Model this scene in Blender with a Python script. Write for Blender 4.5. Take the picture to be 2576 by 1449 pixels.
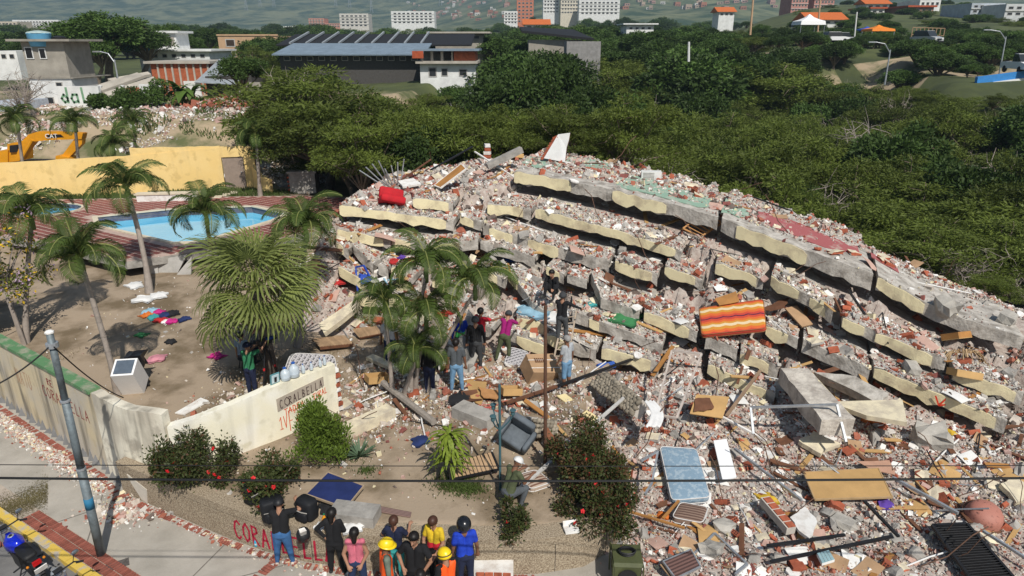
import bpy, bmesh, math, random, time
import numpy as np
from mathutils import Vector, Matrix, Euler, noise as mnoise
from mathutils.bvhtree import BVHTree
R = math.radians
random.seed(7); rng = np.random.default_rng(7)
for o in list(bpy.data.objects): bpy.data.objects.remove(o)
SC = bpy.context.scene; COL = SC.collection
# ---------------- camera, sky, sun, exposure
CAM_H, PITCH, FPX, CX, CY = 11.0, R(20), 1700.0, 1288.0, 724.5     # focal length in units of a 2576 px wide picture
cd = bpy.data.cameras.new('camera'); cam = bpy.data.objects.new('camera', cd); COL.objects.link(cam)
cd.sensor_width = 36; cd.lens = 36*FPX/2576; cd.clip_start = .1; cd.clip_end = 20000
cam.location = (0, 0, CAM_H); cam.rotation_euler = (math.pi/2-PITCH, 0, 0); SC.camera = cam
SUN_DIR = Vector((-.39*math.cos(R(48)), .92*math.cos(R(48)), -math.sin(R(48)))).normalized()   # the way the light travels
W = bpy.data.worlds.new('World'); SC.world = W; W.use_nodes = True
nt = W.node_tree; sky = nt.nodes.new('ShaderNodeTexSky'); sky.sky_type = 'NISHITA'; sky.sun_disc = False
sky.sun_elevation = R(48); sky.sun_rotation = math.atan2(-SUN_DIR.x, -SUN_DIR.y)
bg = nt.nodes['Background']; bg.inputs[1].default_value = .065; nt.links.new(sky.outputs[0], bg.inputs[0])
sl = bpy.data.lights.new('sun', 'SUN'); sl.energy = 5.0; sl.angle = R(.53); sl.color = (1, .955, .88)
so = bpy.data.objects.new('sun', sl); COL.objects.link(so); so.rotation_euler = SUN_DIR.to_track_quat('-Z', 'Y').to_euler(); so.location = (10, -20, 40)
SC.view_settings.view_transform = 'Standard'; SC.view_settings.look = 'None'; SC.view_settings.exposure = 0.12; SC.view_settings.gamma = 1
SC.view_settings.use_curve_mapping = False
SC.cycles.max_bounces = 6; SC.cycles.diffuse_bounces = 3; SC.cycles.glossy_bounces = 2; SC.cycles.transmission_bounces = 4; SC.cycles.transparent_max_bounces = 6; SC.cycles.volume_bounces = 0
# ---------------- picture <-> world
def ray(px, py):
    a = (px-CX)/FPX; b = (CY-py)/FPX; c, s = math.cos(PITCH), math.sin(PITCH)
    return Vector((a, c+b*s, -s+b*c))
def atz(px, py, z): d = ray(px, py); return Vector((0, 0, CAM_H))+d*((z-CAM_H)/d.z)
def aty(px, py, y): d = ray(px, py); return Vector((0, 0, CAM_H))+d*(y/d.y)
# ---------------- materials
MATS = {}
def mat(name, col, rough=.85, var=.25, scale=4., bump=.0, col2=None, metal=0., spec=.3, rnd=.0, detail=5., thr=None, bscale=None, alpha=None, trans=0.):
    """procedural colour: two tones mixed by noise, optional bump, optional shade change from object to object"""
    if name in MATS: return MATS[name]
    m = bpy.data.materials.new(name); m.use_nodes = True; n = m.node_tree; N = n.nodes; L = n.links
    b = N['Principled BSDF']; b.inputs['Roughness'].default_value = rough; b.inputs['Metallic'].default_value = metal
    b.inputs['Specular IOR Level'].default_value = spec
    if trans: b.inputs['Transmission Weight'].default_value = trans
    if alpha is not None: b.inputs['Alpha'].default_value = alpha
    c1 = col; c2 = col2 if col2 else tuple(max(0, c*(1-var)) for c in col)
    tc = N.new('ShaderNodeTexCoord'); no = N.new('ShaderNodeTexNoise'); no.inputs['Scale'].default_value = scale; no.inputs['Detail'].default_value = detail; no.inputs['Roughness'].default_value = .62
    L.new(tc.outputs['Object'], no.inputs['Vector'])
    rp = N.new('ShaderNodeValToRGB'); lo, hi = thr if thr else (.33, .67)
    rp.color_ramp.elements[0].position = lo; rp.color_ramp.elements[1].position = hi
    rp.color_ramp.elements[0].color = (*c2, 1); rp.color_ramp.elements[1].color = (*c1, 1)
    L.new(no.outputs[0], rp.inputs[0]); out = rp.outputs[0]
    if rnd:
        oi = N.new('ShaderNodeObjectInfo'); hs = N.new('ShaderNodeHueSaturation'); mr = N.new('ShaderNodeMapRange')
        mr.inputs[3].default_value = 1-rnd; mr.inputs[4].default_value = 1+rnd
        L.new(oi.outputs['Random'], mr.inputs[0]); L.new(mr.outputs[0], hs.inputs['Value']); L.new(out, hs.inputs['Color']); out = hs.outputs[0]
    L.new(out, b.inputs['Base Color'])
    if bump:
        bp = N.new('ShaderNodeBump'); bp.inputs['Strength'].default_value = bump; bp.inputs['Distance'].default_value = .03
        n2 = N.new('ShaderNodeTexNoise'); n2.inputs['Scale'].default_value = bscale or scale*5; n2.inputs['Detail'].default_value = 4
        L.new(tc.outputs['Object'], n2.inputs['Vector']); L.new(n2.outputs[0], bp.inputs['Height']); L.new(bp.outputs[0], b.inputs['Normal'])
    MATS[name] = m; return m
def leafmat(name, col, var=.5, rnd=.25, scale=1.2, tl=.25):
    if name in MATS: return MATS[name]
    m = mat(name, col, .6, var, scale, rnd=rnd, spec=.25); n = m.node_tree; N = n.nodes; L = n.links
    b = N['Principled BSDF']; src = b.inputs['Base Color'].links[0].from_socket
    t = N.new('ShaderNodeBsdfTranslucent'); mx = N.new('ShaderNodeMixShader'); mx.inputs[0].default_value = tl
    L.new(src, t.inputs[0]); L.new(b.outputs[0], mx.inputs[1]); L.new(t.outputs[0], mx.inputs[2]); L.new(mx.outputs[0], N['Material Output'].inputs[0])
    return m
# ---------------- mesh building
class MB:
    def __init__(s): s.v = []; s.f = []; s.m = []
    def add(s, vs, fs, mi=0):
        o = len(s.v); s.v.extend([tuple(v) for v in vs]); s.f.extend([tuple(i+o for i in f) for f in fs]); s.m.extend([mi]*len(fs)); return s
    def box(s, c, size, rot=None, mi=0, jit=0., bev=0.):
        hx, hy, hz = size[0]/2, size[1]/2, size[2]/2
        vs = [Vector((x*hx, y*hy, z*hz)) for z in (-1, 1) for x, y in ((-1, -1), (1, -1), (1, 1), (-1, 1))]
        if jit: vs = [v+Vector((random.uniform(-jit, jit)*hx, random.uniform(-jit, jit)*hy, random.uniform(-jit, jit)*hz)) for v in vs]
        if rot is not None: vs = [rot @ v for v in vs]
        c = Vector(c); return s.add([v+c for v in vs], [(3, 2, 1, 0), (4, 5, 6, 7), (0, 1, 5, 4), (1, 2, 6, 5), (2, 3, 7, 6), (3, 0, 4, 7)], mi)
    def bx(s, x0, x1, y0, y1, z0, z1, mi=0): return s.box(((x0+x1)/2, (y0+y1)/2, (z0+z1)/2), (abs(x1-x0), abs(y1-y0), abs(z1-z0)), None, mi)
    def loft(s, rings, mi=0, closed=True, caps=True):
        n = len(rings[0]); o = len(s.v)
        for r in rings: s.v.extend([tuple(p) for p in r])
        for i in range(len(rings)-1):
            for j in range(n if closed else n-1):
                k = (j+1) % n; s.f.append((o+i*n+j, o+i*n+k, o+(i+1)*n+k, o+(i+1)*n+j)); s.m.append(mi)
        if caps and closed:
            s.f.append(tuple(o+j for j in reversed(range(n)))); s.m.append(mi)
            s.f.append(tuple(o+(len(rings)-1)*n+j for j in range(n))); s.m.append(mi)
        return s
    def tube(s, pts, rad, n=6, mi=0, flat=1.):
        pts = [Vector(p) for p in pts]; rings = []; up = Vector((0, 0, 1)); prev = None
        for i, p in enumerate(pts):
            t = (pts[min(i+1, len(pts)-1)]-pts[max(i-1, 0)]); t = t.normalized() if t.length > 1e-9 else Vector((0, 0, 1))
            if prev is None: a = t.cross(up if abs(t.z) < .9 else Vector((1, 0, 0))).normalized()
            else:
                a = prev-t*prev.dot(t); a = a.normalized() if a.length > 1e-6 else t.orthogonal().normalized()
            prev = a; b = t.cross(a); r = rad[i] if isinstance(rad, (list, tuple)) else rad
            rings.append([p+a*(r*math.cos(2*math.pi*k/n))+b*(r*flat*math.sin(2*math.pi*k/n)) for k in range(n)])
        return s.loft(rings, mi)
    def bar(s, a, b, w, h=None, mi=0, up=(0, 0, 1)):
        a, b = Vector(a), Vector(b); h = h or w; t = (b-a).normalized(); up = Vector(up)
        x = t.cross(up); x = x.normalized() if x.length > 1e-4 else t.orthogonal().normalized(); y = x.cross(t)
        q = [(-w/2, -h/2), (w/2, -h/2), (w/2, h/2), (-w/2, h/2)]
        return s.loft([[p+x*i+y*j for i, j in q] for p in (a, b)], mi)
    def lathe(s, c, prof, n=12, mi=0, rot=None):
        c = Vector(c); rings = []
        for r, z in prof:
            q = [Vector((r*math.cos(2*math.pi*k/n), r*math.sin(2*math.pi*k/n), z)) for k in range(n)]
            rings.append([c+(rot @ p if rot is not None else p) for p in q])
        return s.loft(rings, mi)
    def sph(s, c, r, n=8, m=5, mi=0, rot=None):
        r = r if isinstance(r, (tuple, list)) else (r, r, r); c = Vector(c); rings = []
        for i in range(m+1):
            a = -math.pi/2+math.pi*i/m; ca = max(math.cos(a), .02)
            q = [Vector((r[0]*ca*math.cos(2*math.pi*k/n), r[1]*ca*math.sin(2*math.pi*k/n), r[2]*math.sin(a))) for k in range(n)]
            rings.append([c+(rot @ p if rot is not None else p) for p in q])
        return s.loft(rings, mi)
    def quad(s, a, b, c, d, mi=0): return s.add([a, b, c, d], [(0, 1, 2, 3)], mi)
    def plate(s, poly, nrm, th, mi=0):
        """flat polygon (list of points) with thickness th against nrm"""
        n = Vector(nrm).normalized(); top = [Vector(p) for p in poly]; bot = [p-n*th for p in top]; k = len(top)
        fs = [tuple(range(k)), tuple(range(2*k-1, k-1, -1))]+[(i, i+k, (i+1) % k+k, (i+1) % k) for i in range(k)]
        return s.add(top+bot, fs, mi)
    def mesh(s, name, mats, origin=(0, 0, 0), smooth=False):
        me = bpy.data.meshes.new(name); ox, oy, oz = origin
        me.from_pydata([(x-ox, y-oy, z-oz) for x, y, z in s.v] if any(origin) else s.v, [], s.f)
        for m in mats: me.materials.append(m)
        if len(mats) > 1: me.polygons.foreach_set('material_index', s.m)
        me.polygons.foreach_set('use_smooth', [bool(smooth)]*len(me.polygons))
        me.update(); return me
    def build(s, name, mats, parent=None, world=True, smooth=False, **k):
        mats = mats if isinstance(mats, (list, tuple)) else [mats]
        org = tuple(parent.matrix_basis.translation if parent.parent is None else parent['_o']) if (parent is not None and world) else (0, 0, 0)
        o = bpy.data.objects.new(name, s.mesh(name, mats, org, smooth)); COL.objects.link(o); o.parent = parent
        if parent is not None and world and org != (0, 0, 0) and parent.type == 'MESH': pass
        return tag(o, **k)
def tag(o, label=None, cat=None, group=None, kind=None):
    if label: o['label'] = label
    if cat: o['category'] = cat
    if group: o['group'] = group
    if kind: o['kind'] = kind
    return o
def thing(name, label, cat, loc=(0, 0, 0), rz=0., group=None, rot=None):
    o = bpy.data.objects.new(name, None); COL.objects.link(o); o.location = loc; o.empty_display_size = .2
    o.rotation_euler = rot if rot is not None else (0, 0, rz); return tag(o, label, cat, group)
def solo(name, mb, mats, label, cat, group=None, smooth=False, org=None):
    """a thing that is one mesh; its origin is put at its own base"""
    a = np.array(mb.v); c = (float(a[:, 0].mean()), float(a[:, 1].mean()), float(a[:, 2].min())) if org is None else org
    mats = mats if isinstance(mats, (list, tuple)) else [mats]
    o = bpy.data.objects.new(name, mb.mesh(name, mats, c, smooth)); COL.objects.link(o); o.location = c
    return tag(o, label, cat, group)
def copy_tree(o, parent=None):
    c = o.copy(); COL.objects.link(c); c.parent = parent
    if parent is not None: c.matrix_parent_inverse = o.matrix_parent_inverse.copy()
    for ch in o.children: copy_tree(ch, c)
    return c
def part(name, mb, mats, root, smooth=False, world=False, label=None):
    """a part in its thing's own frame (world=True: points given in the world, thing unrotated)"""
    mats = mats if isinstance(mats, (list, tuple)) else [mats]; org = (0, 0, 0)
    if world:
        p = root
        while p.parent is not None: p = p.parent
        org = tuple(p.location)
    o = bpy.data.objects.new(name, mb.mesh(name, mats, org, smooth)); COL.objects.link(o); o.parent = root
    if label: o['label'] = label
    return o
def structure(name, mb, mats, smooth=False):
    o = bpy.data.objects.new(name, mb.mesh(name, mats if isinstance(mats, (list, tuple)) else [mats], (0, 0, 0), smooth)); COL.objects.link(o); o['kind'] = 'structure'; return o
def fast_mesh(name, V, Fq, mats, mi=None, smooth=False):
    """numpy arrays -> mesh; Fq is (n,3) or (n,4)"""
    me = bpy.data.meshes.new(name); k = Fq.shape[1]; me.vertices.add(len(V)); me.vertices.foreach_set('co', V.astype(np.float32).ravel())
    me.loops.add(Fq.size); me.loops.foreach_set('vertex_index', Fq.astype(np.int32).ravel())
    me.polygons.add(len(Fq)); me.polygons.foreach_set('loop_start', np.arange(0, Fq.size, k, dtype=np.int32))
    for m in mats: me.materials.append(m)
    if mi is not None: me.polygons.foreach_set('material_index', mi.astype(np.int32))
    me.polygons.foreach_set('use_smooth', np.full(len(Fq), bool(smooth)))
    me.update(calc_edges=True); me.validate(); return me
def obj(name, me, parent=None, **k):
    o = bpy.data.objects.new(name, me); COL.objects.link(o); o.parent = parent; return tag(o, **k)
def sstep(a, b, x): t = np.clip((x-a)/(b-a), 0, 1); return t*t*(3-2*t)
def rotm(rz=0, rx=0, ry=0): return Euler((rx, ry, rz)).to_matrix()
# hand-lettering as strokes (unit box, x right, y up)
STROKES = {'C': [[(.9, .85), (.6, 1), (.25, .9), (.05, .5), (.25, .1), (.6, 0), (.9, .15)]], 'O': [[(.5, 1), (.1, .75), (.05, .35), (.45, 0), (.85, .2), (.95, .65), (.5, 1)]],
 'R': [[(.1, 0), (.1, 1), (.7, .95), (.8, .7), (.1, .5), (.9, 0)]], 'A': [[(0, 0), (.45, 1), (.9, 0)], [(.2, .4), (.75, .4)]], 'L': [[(.15, 1), (.1, 0), (.8, .02)]],
 'B': [[(.1, 0), (.1, 1), (.7, .85), (.65, .6), (.1, .52), (.8, .35), (.7, .05), (.1, 0)]], 'E': [[(.85, 1), (.1, 1), (.1, 0), (.85, 0)], [(.1, .5), (.7, .5)]], 'I': [[(.4, 1), (.4, 0)]],
 'T': [[(0, 1), (1, 1)], [(.5, 1), (.5, 0)]], 'U': [[(.1, 1), (.1, .2), (.45, 0), (.85, .2), (.85, 1)]], 'V': [[(0, 1), (.45, 0), (.9, 1)]], 'F': [[(.1, 0), (.1, 1), (.9, 1)], [(.1, .5), (.7, .5)]],
 'D': [[(.1, 0), (.1, 1), (.7, .85), (.85, .5), (.7, .12), (.1, 0)]], '1': [[(.1, .75), (.5, 1), (.5, 0)], [(.1, 0), (.9, 0)]], 'N': [[(.1, 0), (.1, 1), (.8, 0), (.8, 1)]], '2': [[(.1, .8), (.5, 1), (.85, .75), (.1, 0), (.9, 0)]],
 'a': [[(.8, .6), (.3, .6), (.1, .3), (.3, 0), (.8, .1)], [(.8, .6), (.85, 0)]], 'd': [[(.8, .3), (.4, .6), (.1, .3), (.4, 0), (.8, .15)], [(.8, 1.1), (.8, 0)]], 'o': [[(.5, .6), (.15, .3), (.5, 0), (.85, .3), (.5, .6)]], 'l': [[(.3, 1.1), (.35, 0), (.6, 0)]], 'v': [[(.3, .8), (.45, 0), (.95, .6)], [(0, .3), (.3, .8)]], ' ': []}
def lettering(text, place, h, w, th, gap=.25, mi=0, mb=None, drop=0.):
    """strokes as flat ribbons; place(u, v) -> point and outward normal for a text point (metres)"""
    mb = mb or MB(); u0 = 0.
    for i, ch in enumerate(text):
        for st in STROKES.get(ch, []):
            for (ax, ay), (bx_, by) in zip(st[:-1], st[1:]):
                a2 = Vector((u0+ax*w, ay*h-drop*i)); b2 = Vector((u0+bx_*w, by*h-drop*i)); t = (b2-a2)
                if t.length < 1e-5: continue
                t.normalize(); q = Vector((-t.y, t.x))*th/2; e = t*th*.35
                pts = []
                for p in (a2-e-q, b2+e-q, b2+e+q, a2-e+q):
                    P_, n_ = place(p.x, p.y); pts.append(P_+n_*.006)
                mb.add(pts, [(0, 1, 2, 3)], mi)
        u0 += w*(1+gap)
    return mb
def fontmesh(text, size, extrude=.01, name='lettering'):
    c = bpy.data.curves.new(name, 'FONT'); c.body = text; c.size = size; c.extrude = extrude; c.align_x = 'CENTER'; c.align_y = 'CENTER'
    o = bpy.data.objects.new(name, c); COL.objects.link(o); dg = bpy.context.evaluated_depsgraph_get(); me = bpy.data.meshes.new_from_object(o.evaluated_get(dg))
    bpy.data.objects.remove(o); bpy.data.curves.remove(c); return me
# ---------------- terrain: one ground sheet (street, garden, rubble mound, ravine, plateau)
_n = rng.random((256, 256))
def vnoise(x, y, s):
    x = np.asarray(x, float)/s; y = np.asarray(y, float)/s; i = np.floor(x).astype(int); j = np.floor(y).astype(int); u = x-i; v = y-j; u = u*u*(3-2*u); v = v*v*(3-2*v)
    g = lambda a, b: _n[a % 256, b % 256]
    return (g(i, j)*(1-u)+g(i+1, j)*u)*(1-v)+(g(i, j+1)*(1-u)+g(i+1, j+1)*u)*v-.5
FOOT = np.array([(-12, 25, 1.15), (-9, 23.5, 1.1), (-7, 22.6, 1.0), (1.5, 21, .85), (8.4, 19, .65), (14.2, 16.2, .55), (18, 14.2, .5), (26, 11, .4)])
SHOUL = np.array([(-9, 25.6, 4.6), (-7.0, 26, 5.0), (-4.7, 27, 5.35), (0, 29, 5.83), (6.7, 25.6, 5.02), (9.0, 23.8, 4.59), (11.0, 22, 4.0), (13.1, 20.6, 3.2), (15.8, 19, 2.45), (21, 17.2, 1.4), (28, 16, .7)])
RIDGE = np.array([(-9, 30, 4.8), (-6.2, 31.5, 5.1), (0, 33, 5.75), (2.15, 33, 5.76), (6.7, 31, 5.17), (10.6, 29, 4.58), (14.5, 26, 3.3), (16.6, 24, 2.65), (18.4, 22.3, 2.05), (26, 20, .9)])
WALLC = [(-30, 28.6), (-16.9, 19.75), (-10.75, 15.55), (-9.95, 14.82), (-8.35, 14.0), (-6.75, 13.2), (-5.65, 12.72), (-4.65, 12.38), (-3.32, 12.12), (-1.95, 12.05), (-.75, 11.97), (.53, 12.0), (1.5, 12.2), (2.1, 12.65), (2.38, 13.1), (2.4, 14.0), (1.9, 15.2)]
GARDEN = WALLC+[(2.2, 17.5), (4, 22), (6, 48), (-60, 48), (-60, 40)]
def inpoly(x, y, poly):
    x = np.asarray(x, float); y = np.asarray(y, float); r = np.zeros(x.shape, bool); n = len(poly)
    for i in range(n):
        x1, y1 = poly[i]; x2, y2 = poly[(i+1) % n]
        if y1 == y2: continue
        c = ((y1 > y) != (y2 > y)) & (x < (x2-x1)*(y-y1)/(y2-y1)+x1); r ^= c
    return r
def segdist(x, y, pts):
    d = np.full(np.asarray(x, float).shape, 1e9)
    for (x1, y1), (x2, y2) in zip(pts[:-1], pts[1:]):
        dx, dy = x2-x1, y2-y1; t = np.clip(((x-x1)*dx+(y-y1)*dy)/(dx*dx+dy*dy), 0, 1); d = np.minimum(d, np.hypot(x-x1-t*dx, y-y1-t*dy))
    return d
DECK = [(-16.6, 27.7), (-14.2, 29.2), (-12.3, 30.4), (-10.0, 32.2), (-9.2, 34), (-9.6, 40.3), (-13, 41), (-20, 40.6), (-31, 39.6), (-36, 37.5), (-30, 33.5), (-22, 30.6)]
POOL = [(-22.4, 35.5), (-21.2, 33.7), (-15.9, 30.55), (-14.7, 30.75), (-12.7, 34.8), (-12.4, 36.2), (-14.9, 38.0), (-19.4, 37.2)]
POND = [(-27.3+1.75*math.cos(a)*1.15+0.9, 37.3+1.45*math.sin(a)) for a in np.linspace(0, 2*math.pi, 21)[:-1]]
def ground_h(x, y):
    x = np.asarray(x, float); y = np.asarray(y, float)
    # outer land
    k = sstep(-17, -2, x); lo = 2.1*(1-k)-2.2*k; y0 = 46.5*(1-k)+70*k; y1 = 57*(1-k)+118*k
    ax = x/np.maximum(y, 20); kr = sstep(.2, .45, ax); k6 = sstep(.5, .64, ax); y0 = y0+kr*8-k6*28; y1 = y1-kr*8-k6*36
    b = sstep(y0, y1, y+3*vnoise(x, y, 9)+1.5*vnoise(x, y, 3.1)); pl = 5.6+.0105*np.clip(y-60, 0, 260)+k*1.2+kr*(2.6*sstep(84, 114, y)+.075*np.clip(y-118, 0, 180))
    far = lo*(1-b)+pl*b+(.5*vnoise(x, y, 4.)+.25*vnoise(x, y, 1.3))*b
    f = sstep(24, 44, y)*(1-sstep(26, 44, y)*0); z = far*sstep(26, 42, y)
    # behind the property, level with the garden
    g = inpoly(x, y, GARDEN); d = segdist(x, y, WALLC); s = np.where(g, .5+np.clip(d/.1, 0, .5), .5-np.clip(d/.1, 0, .5))
    gz = 1.0+.35*sstep(19, 27, y)*sstep(-6, -9, x)+.06*vnoise(x, y, 2.2)+.03*vnoise(x, y, .7)
    gz = gz+(2.06-gz)*sstep(30.5, 33, y)*sstep(-8, -9.5, x)
    nb = sstep(41, 45, y)
    z = np.where(y < 45, z*(1-s)*0+(gz*s)*(1-nb)+far*nb*1., far)
    z = np.where((y < 45) & ~g, np.where(y > 26, z*s+(1-s)*far*sstep(26, 38, y), z), z)
    # the mound
    fx = lambda T, c: np.interp(x, T[:, 0], T[:, c])
    yf, zf, ys, zs, yr, zr = fx(FOOT, 1), fx(FOOT, 2), fx(SHOUL, 1), fx(SHOUL, 2)-.5, fx(RIDGE, 1), fx(RIDGE, 2)-.15
    t = np.clip((y-yf)/(ys-yf), 0, 1); u = np.clip((y-ys)/np.maximum(yr-ys, .5), 0, 1); w = np.clip((y-yr)/7, 0, 1.6)
    m = zf+(zs-zf)*t+(zr-zs)*u-w*w*6
    m = m+.28*vnoise(x, y, 2.3)+.16*vnoise(x, y, .9)+.1*vnoise(x, y, .45)
    fr = np.clip((yf-y)/5.5, 0, 1); m = np.where(y < yf, zf*(1-fr)+.12*fr+(.22*vnoise(x, y, 1.7)+.13*vnoise(x, y, .6))*(1-.4*fr), m)
    left = sstep(-9.6, -7.6, x-.22*(y-24)); m = m*left-2*(1-left)
    fld = sstep(1.9, 2.8, x+.1*(y-13))*sstep(8.5, 10.5, y); m = np.where(y < yf-.4, np.where(x > 1.2, m*fld-(1-fld)*1., m-4*np.clip((yf-.4-y)/2.5, 0, 1)), m)
    for pl_ in (POOL, POND):
        qx = sum(p[0] for p in pl_)/len(pl_); qy = sum(p[1] for p in pl_)/len(pl_); z = np.where(inpoly(x, y, [((a-qx)*1.1+qx, (b_-qy)*1.1+qy) for a, b_ in pl_]), .2, z)
    return np.where(y < 50, np.maximum(z, m), z), m > z
def axis(lo, hi, st, out, g=1.28):
    a = list(np.arange(lo, hi+1e-6, st)); s = st*1.6
    while a[-1] < out[1]: a.append(a[-1]+s); s *= g
    s = st*1.6
    while a[0] > out[0]: a.insert(0, a[0]-s); s *= g
    return np.array(a)
gx = axis(-32, 27, .2, (-7200, 7200), 1.16); gy = axis(8, 46, .2, (-400, 7200), 1.1)
GX, GY = np.meshgrid(gx, gy); GZ, GM = ground_h(GX, GY)
nx, ny = len(gx), len(gy); idx = np.arange(nx*ny).reshape(ny, nx)
GF = np.stack([idx[:-1, :-1], idx[:-1, 1:], idx[1:, 1:], idx[1:, :-1]], -1).reshape(-1, 4)
cxm = (GX[:-1, :-1]+GX[1:, 1:])/2; cym = (GY[:-1, :-1]+GY[1:, 1:])/2; gard = inpoly(cxm, cym, GARDEN)
gmi = np.zeros(cxm.shape, int); gmi[gard] = 1; gmi[GM[:-1, :-1] | GM[1:, 1:]] = 2; gmi[(cym > 44) & (gmi != 2)] = 3; gmi[(cym > 30) & (cxm > -8) & (gmi != 2)] = 3; gmi[((cym > 78) | ((cxm > -10) & (cym > 34))) & (gmi == 3)] = 4; gmi[(cym > 78) & (cym < 116) & (cxm/cym > .36) & (vnoise(cxm, cym, 9.)+.5*vnoise(cxm, cym, 3.) > -.05)] = 3
M_asph = mat('street_asphalt', (.20, .195, .19), .92, .35, 1.5, .25)
M_soil = mat('garden_soil', (.34, .265, .19), .95, 0, .55, .35, col2=(.155, .115, .07), thr=(.38, .56), detail=9, bscale=14)
M_dust = mat('rubble_dust', (.46, .40, .35), .95, 0, 5, .8, col2=(.27, .2, .17), thr=(.3, .62), bscale=22)
M_land = mat('hill_soil', (.36, .28, .185), .95, 0, .25, .6, col2=(.10, .11, .045), thr=(.40, .56), detail=10, bscale=3)
M_scrub = mat('scrub_floor', (.085, .10, .035), .95, 0, .12, .8, col2=(.05, .062, .025), thr=(.4, .56), detail=10, bscale=1.2)
ground = obj('ground', fast_mesh('ground', np.stack([GX, GY, GZ], -1).reshape(-1, 3), GF, [M_asph, M_soil, M_dust, M_land, M_scrub], gmi.ravel(), True), kind='structure')
SUP_V = [tuple(v) for v in np.stack([GX, GY, GZ], -1).reshape(-1, 3)]; SUP_F = [tuple(f) for f in GF]
SUPPORT = BVHTree.FromPolygons(SUP_V, SUP_F)
def add_support(o):
    """let later things rest on this object too (rebuild with refresh())"""
    mw = o.matrix_world if o.parent is None else Matrix.Translation(o.parent.location); n0 = len(SUP_V)
    SUP_V.extend([tuple(mw @ v.co) for v in o.data.vertices]); SUP_F.extend([tuple(i+n0 for i in p.vertices) for p in o.data.polygons])
def refresh():
    global SUPPORT
    SUPPORT = BVHTree.FromPolygons(SUP_V, SUP_F)
def hit(px, py):
    d = ray(px, py); h = SUPPORT.ray_cast(Vector((0, 0, CAM_H)), d.normalized()); return h[0] if h[0] else atz(px, py, 0)
def drop(x, y, z0=60): h = SUPPORT.ray_cast(Vector((x, y, z0)), Vector((0, 0, -1))); return (h[0], h[1]) if h[0] else (Vector((x, y, 0)), Vector((0, 0, 1)))
# ---------------- pavement, kerb, road edge in front of the wall
M_conc = mat('pavement_concrete', (.42, .385, .335), .9, 0, .9, .25, col2=(.30, .275, .235), thr=(.35, .65), detail=9, bscale=30)
M_brickp = mat('pavement_brick', (.36, .12, .085), .85, .45, 6, .3, rnd=.22)
M_kerb = mat('kerb_paint', (.62, .43, .08), .85, 0, 2.2, .3, col2=(.42, .38, .32), thr=(.42, .52))
M_grit = mat('joint_mortar', (.45, .38, .31), .95, .3, 8)
kerb_a, kerb_b = atz(0, 1300, .1), atz(215, 1449, .1); kd = (kerb_b-kerb_a).normalized(); kn = Vector((-kd.y, kd.x, 0))   # kn points to the wall side
if kn.y < 0: kn = -kn
KA = kerb_a-kd*8
def kp(s, t, z): return KA+kd*s+kn*t+Vector((0, 0, z-KA.z))
mb = MB(); fr = [(w[0], w[1]) for w in WALLC[:13]]
low = [kp(-4, .18, 0), kp(30, .18, 0)]
pv = [(p.x, p.y) for p in low]+[(14, 11.2), (4.5, 12.0), (2.9, 12.6)]+[(x, y+.1) for x, y in reversed(WALLC[:14])]
mb.add([(x, y, .05) for x, y in pv], [tuple(range(len(pv)))]); pave = structure('pavement', mb, M_conc); add_support(pave)
# kerb stones, each a part of the pavement
KM = None
for i in range(22):
    m = MB(); s0 = 2+i*.9; a = [kp(s0+.005, -.02, .13), kp(s0+.885, -.02, .13), kp(s0+.885, .17, .13), kp(s0+.005, .17, .13)]
    m.plate(a, (0, 0, 1), .3); o = part('kerb_stone', m, M_kerb, pave)
# brick bands: two rows of bricks laid across, beside the kerb
bm_ = MB().box((0, 0, 0), (.19, .054, .05), None, 0, .05); bme = bm_.mesh('brick', [M_brickp])
ang = math.atan2(kn.y, kn.x)
mm = MB().add([kp(5.8, .2, .054), kp(20, .2, .054), kp(20, .66, .054), kp(5.8, .66, .054)], [(0, 1, 2, 3)]); part('brick_bed', mm, M_grit, pave)
nb = 0
for i in range(148):
    for r in range(2):
        p = kp(8.55+i*.088, .32+r*.215, .06)
        if not (-15 < p.x < -3.5 and p.y > 9.5): continue
        if nb >= 290: break
        o = bpy.data.objects.new('brick', bme); COL.objects.link(o); o.parent = pave; o.location = p; o.rotation_euler = (0, 0, ang+random.uniform(-.02, .02)); nb += 1
# second brick patch on the left edge, worn brick edging under the walls: joined, too small to pick apart
st = MB()
def bricks_along(pts, off, n, w=.19, skip=.25):
    L_ = [Vector((*p, 0)) for p in pts]
    for a, b in zip(L_[:-1], L_[1:]):
        t = (b-a).normalized(); q = Vector((t.y, -t.x, 0)); k = int((b-a).length/.075)
        for i in range(k):
            if random.random() < skip: continue
            st.box(a+t*(i*.075)+q*off+Vector((0, 0, .055+random.uniform(0, .012))), (.055, w, .035), rotm(math.atan2(t.y, t.x)+random.uniform(-.06, .06)), 0, .08)
bricks_along(WALLC[1:12], .36, 0, .17, .3); bricks_along([(-13.6, 13.6), (-14.6, 14.3)], -.2, 0, .5, .02); bricks_along([(-13.4, 13.9), (-14.4, 14.6)], -.2, 0, .5, .02)
bricks_along([(-6.2, 10.4), (-5.2, 12.3)], .0, 0, .22, .2); bricks_along([(-12.0, 12.6), (-9.6, 14.2)], 0, 0, .17, .45)
o = part('worn_brick_edging', st, M_brickp, pave); o['kind'] = 'stuff'
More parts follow.
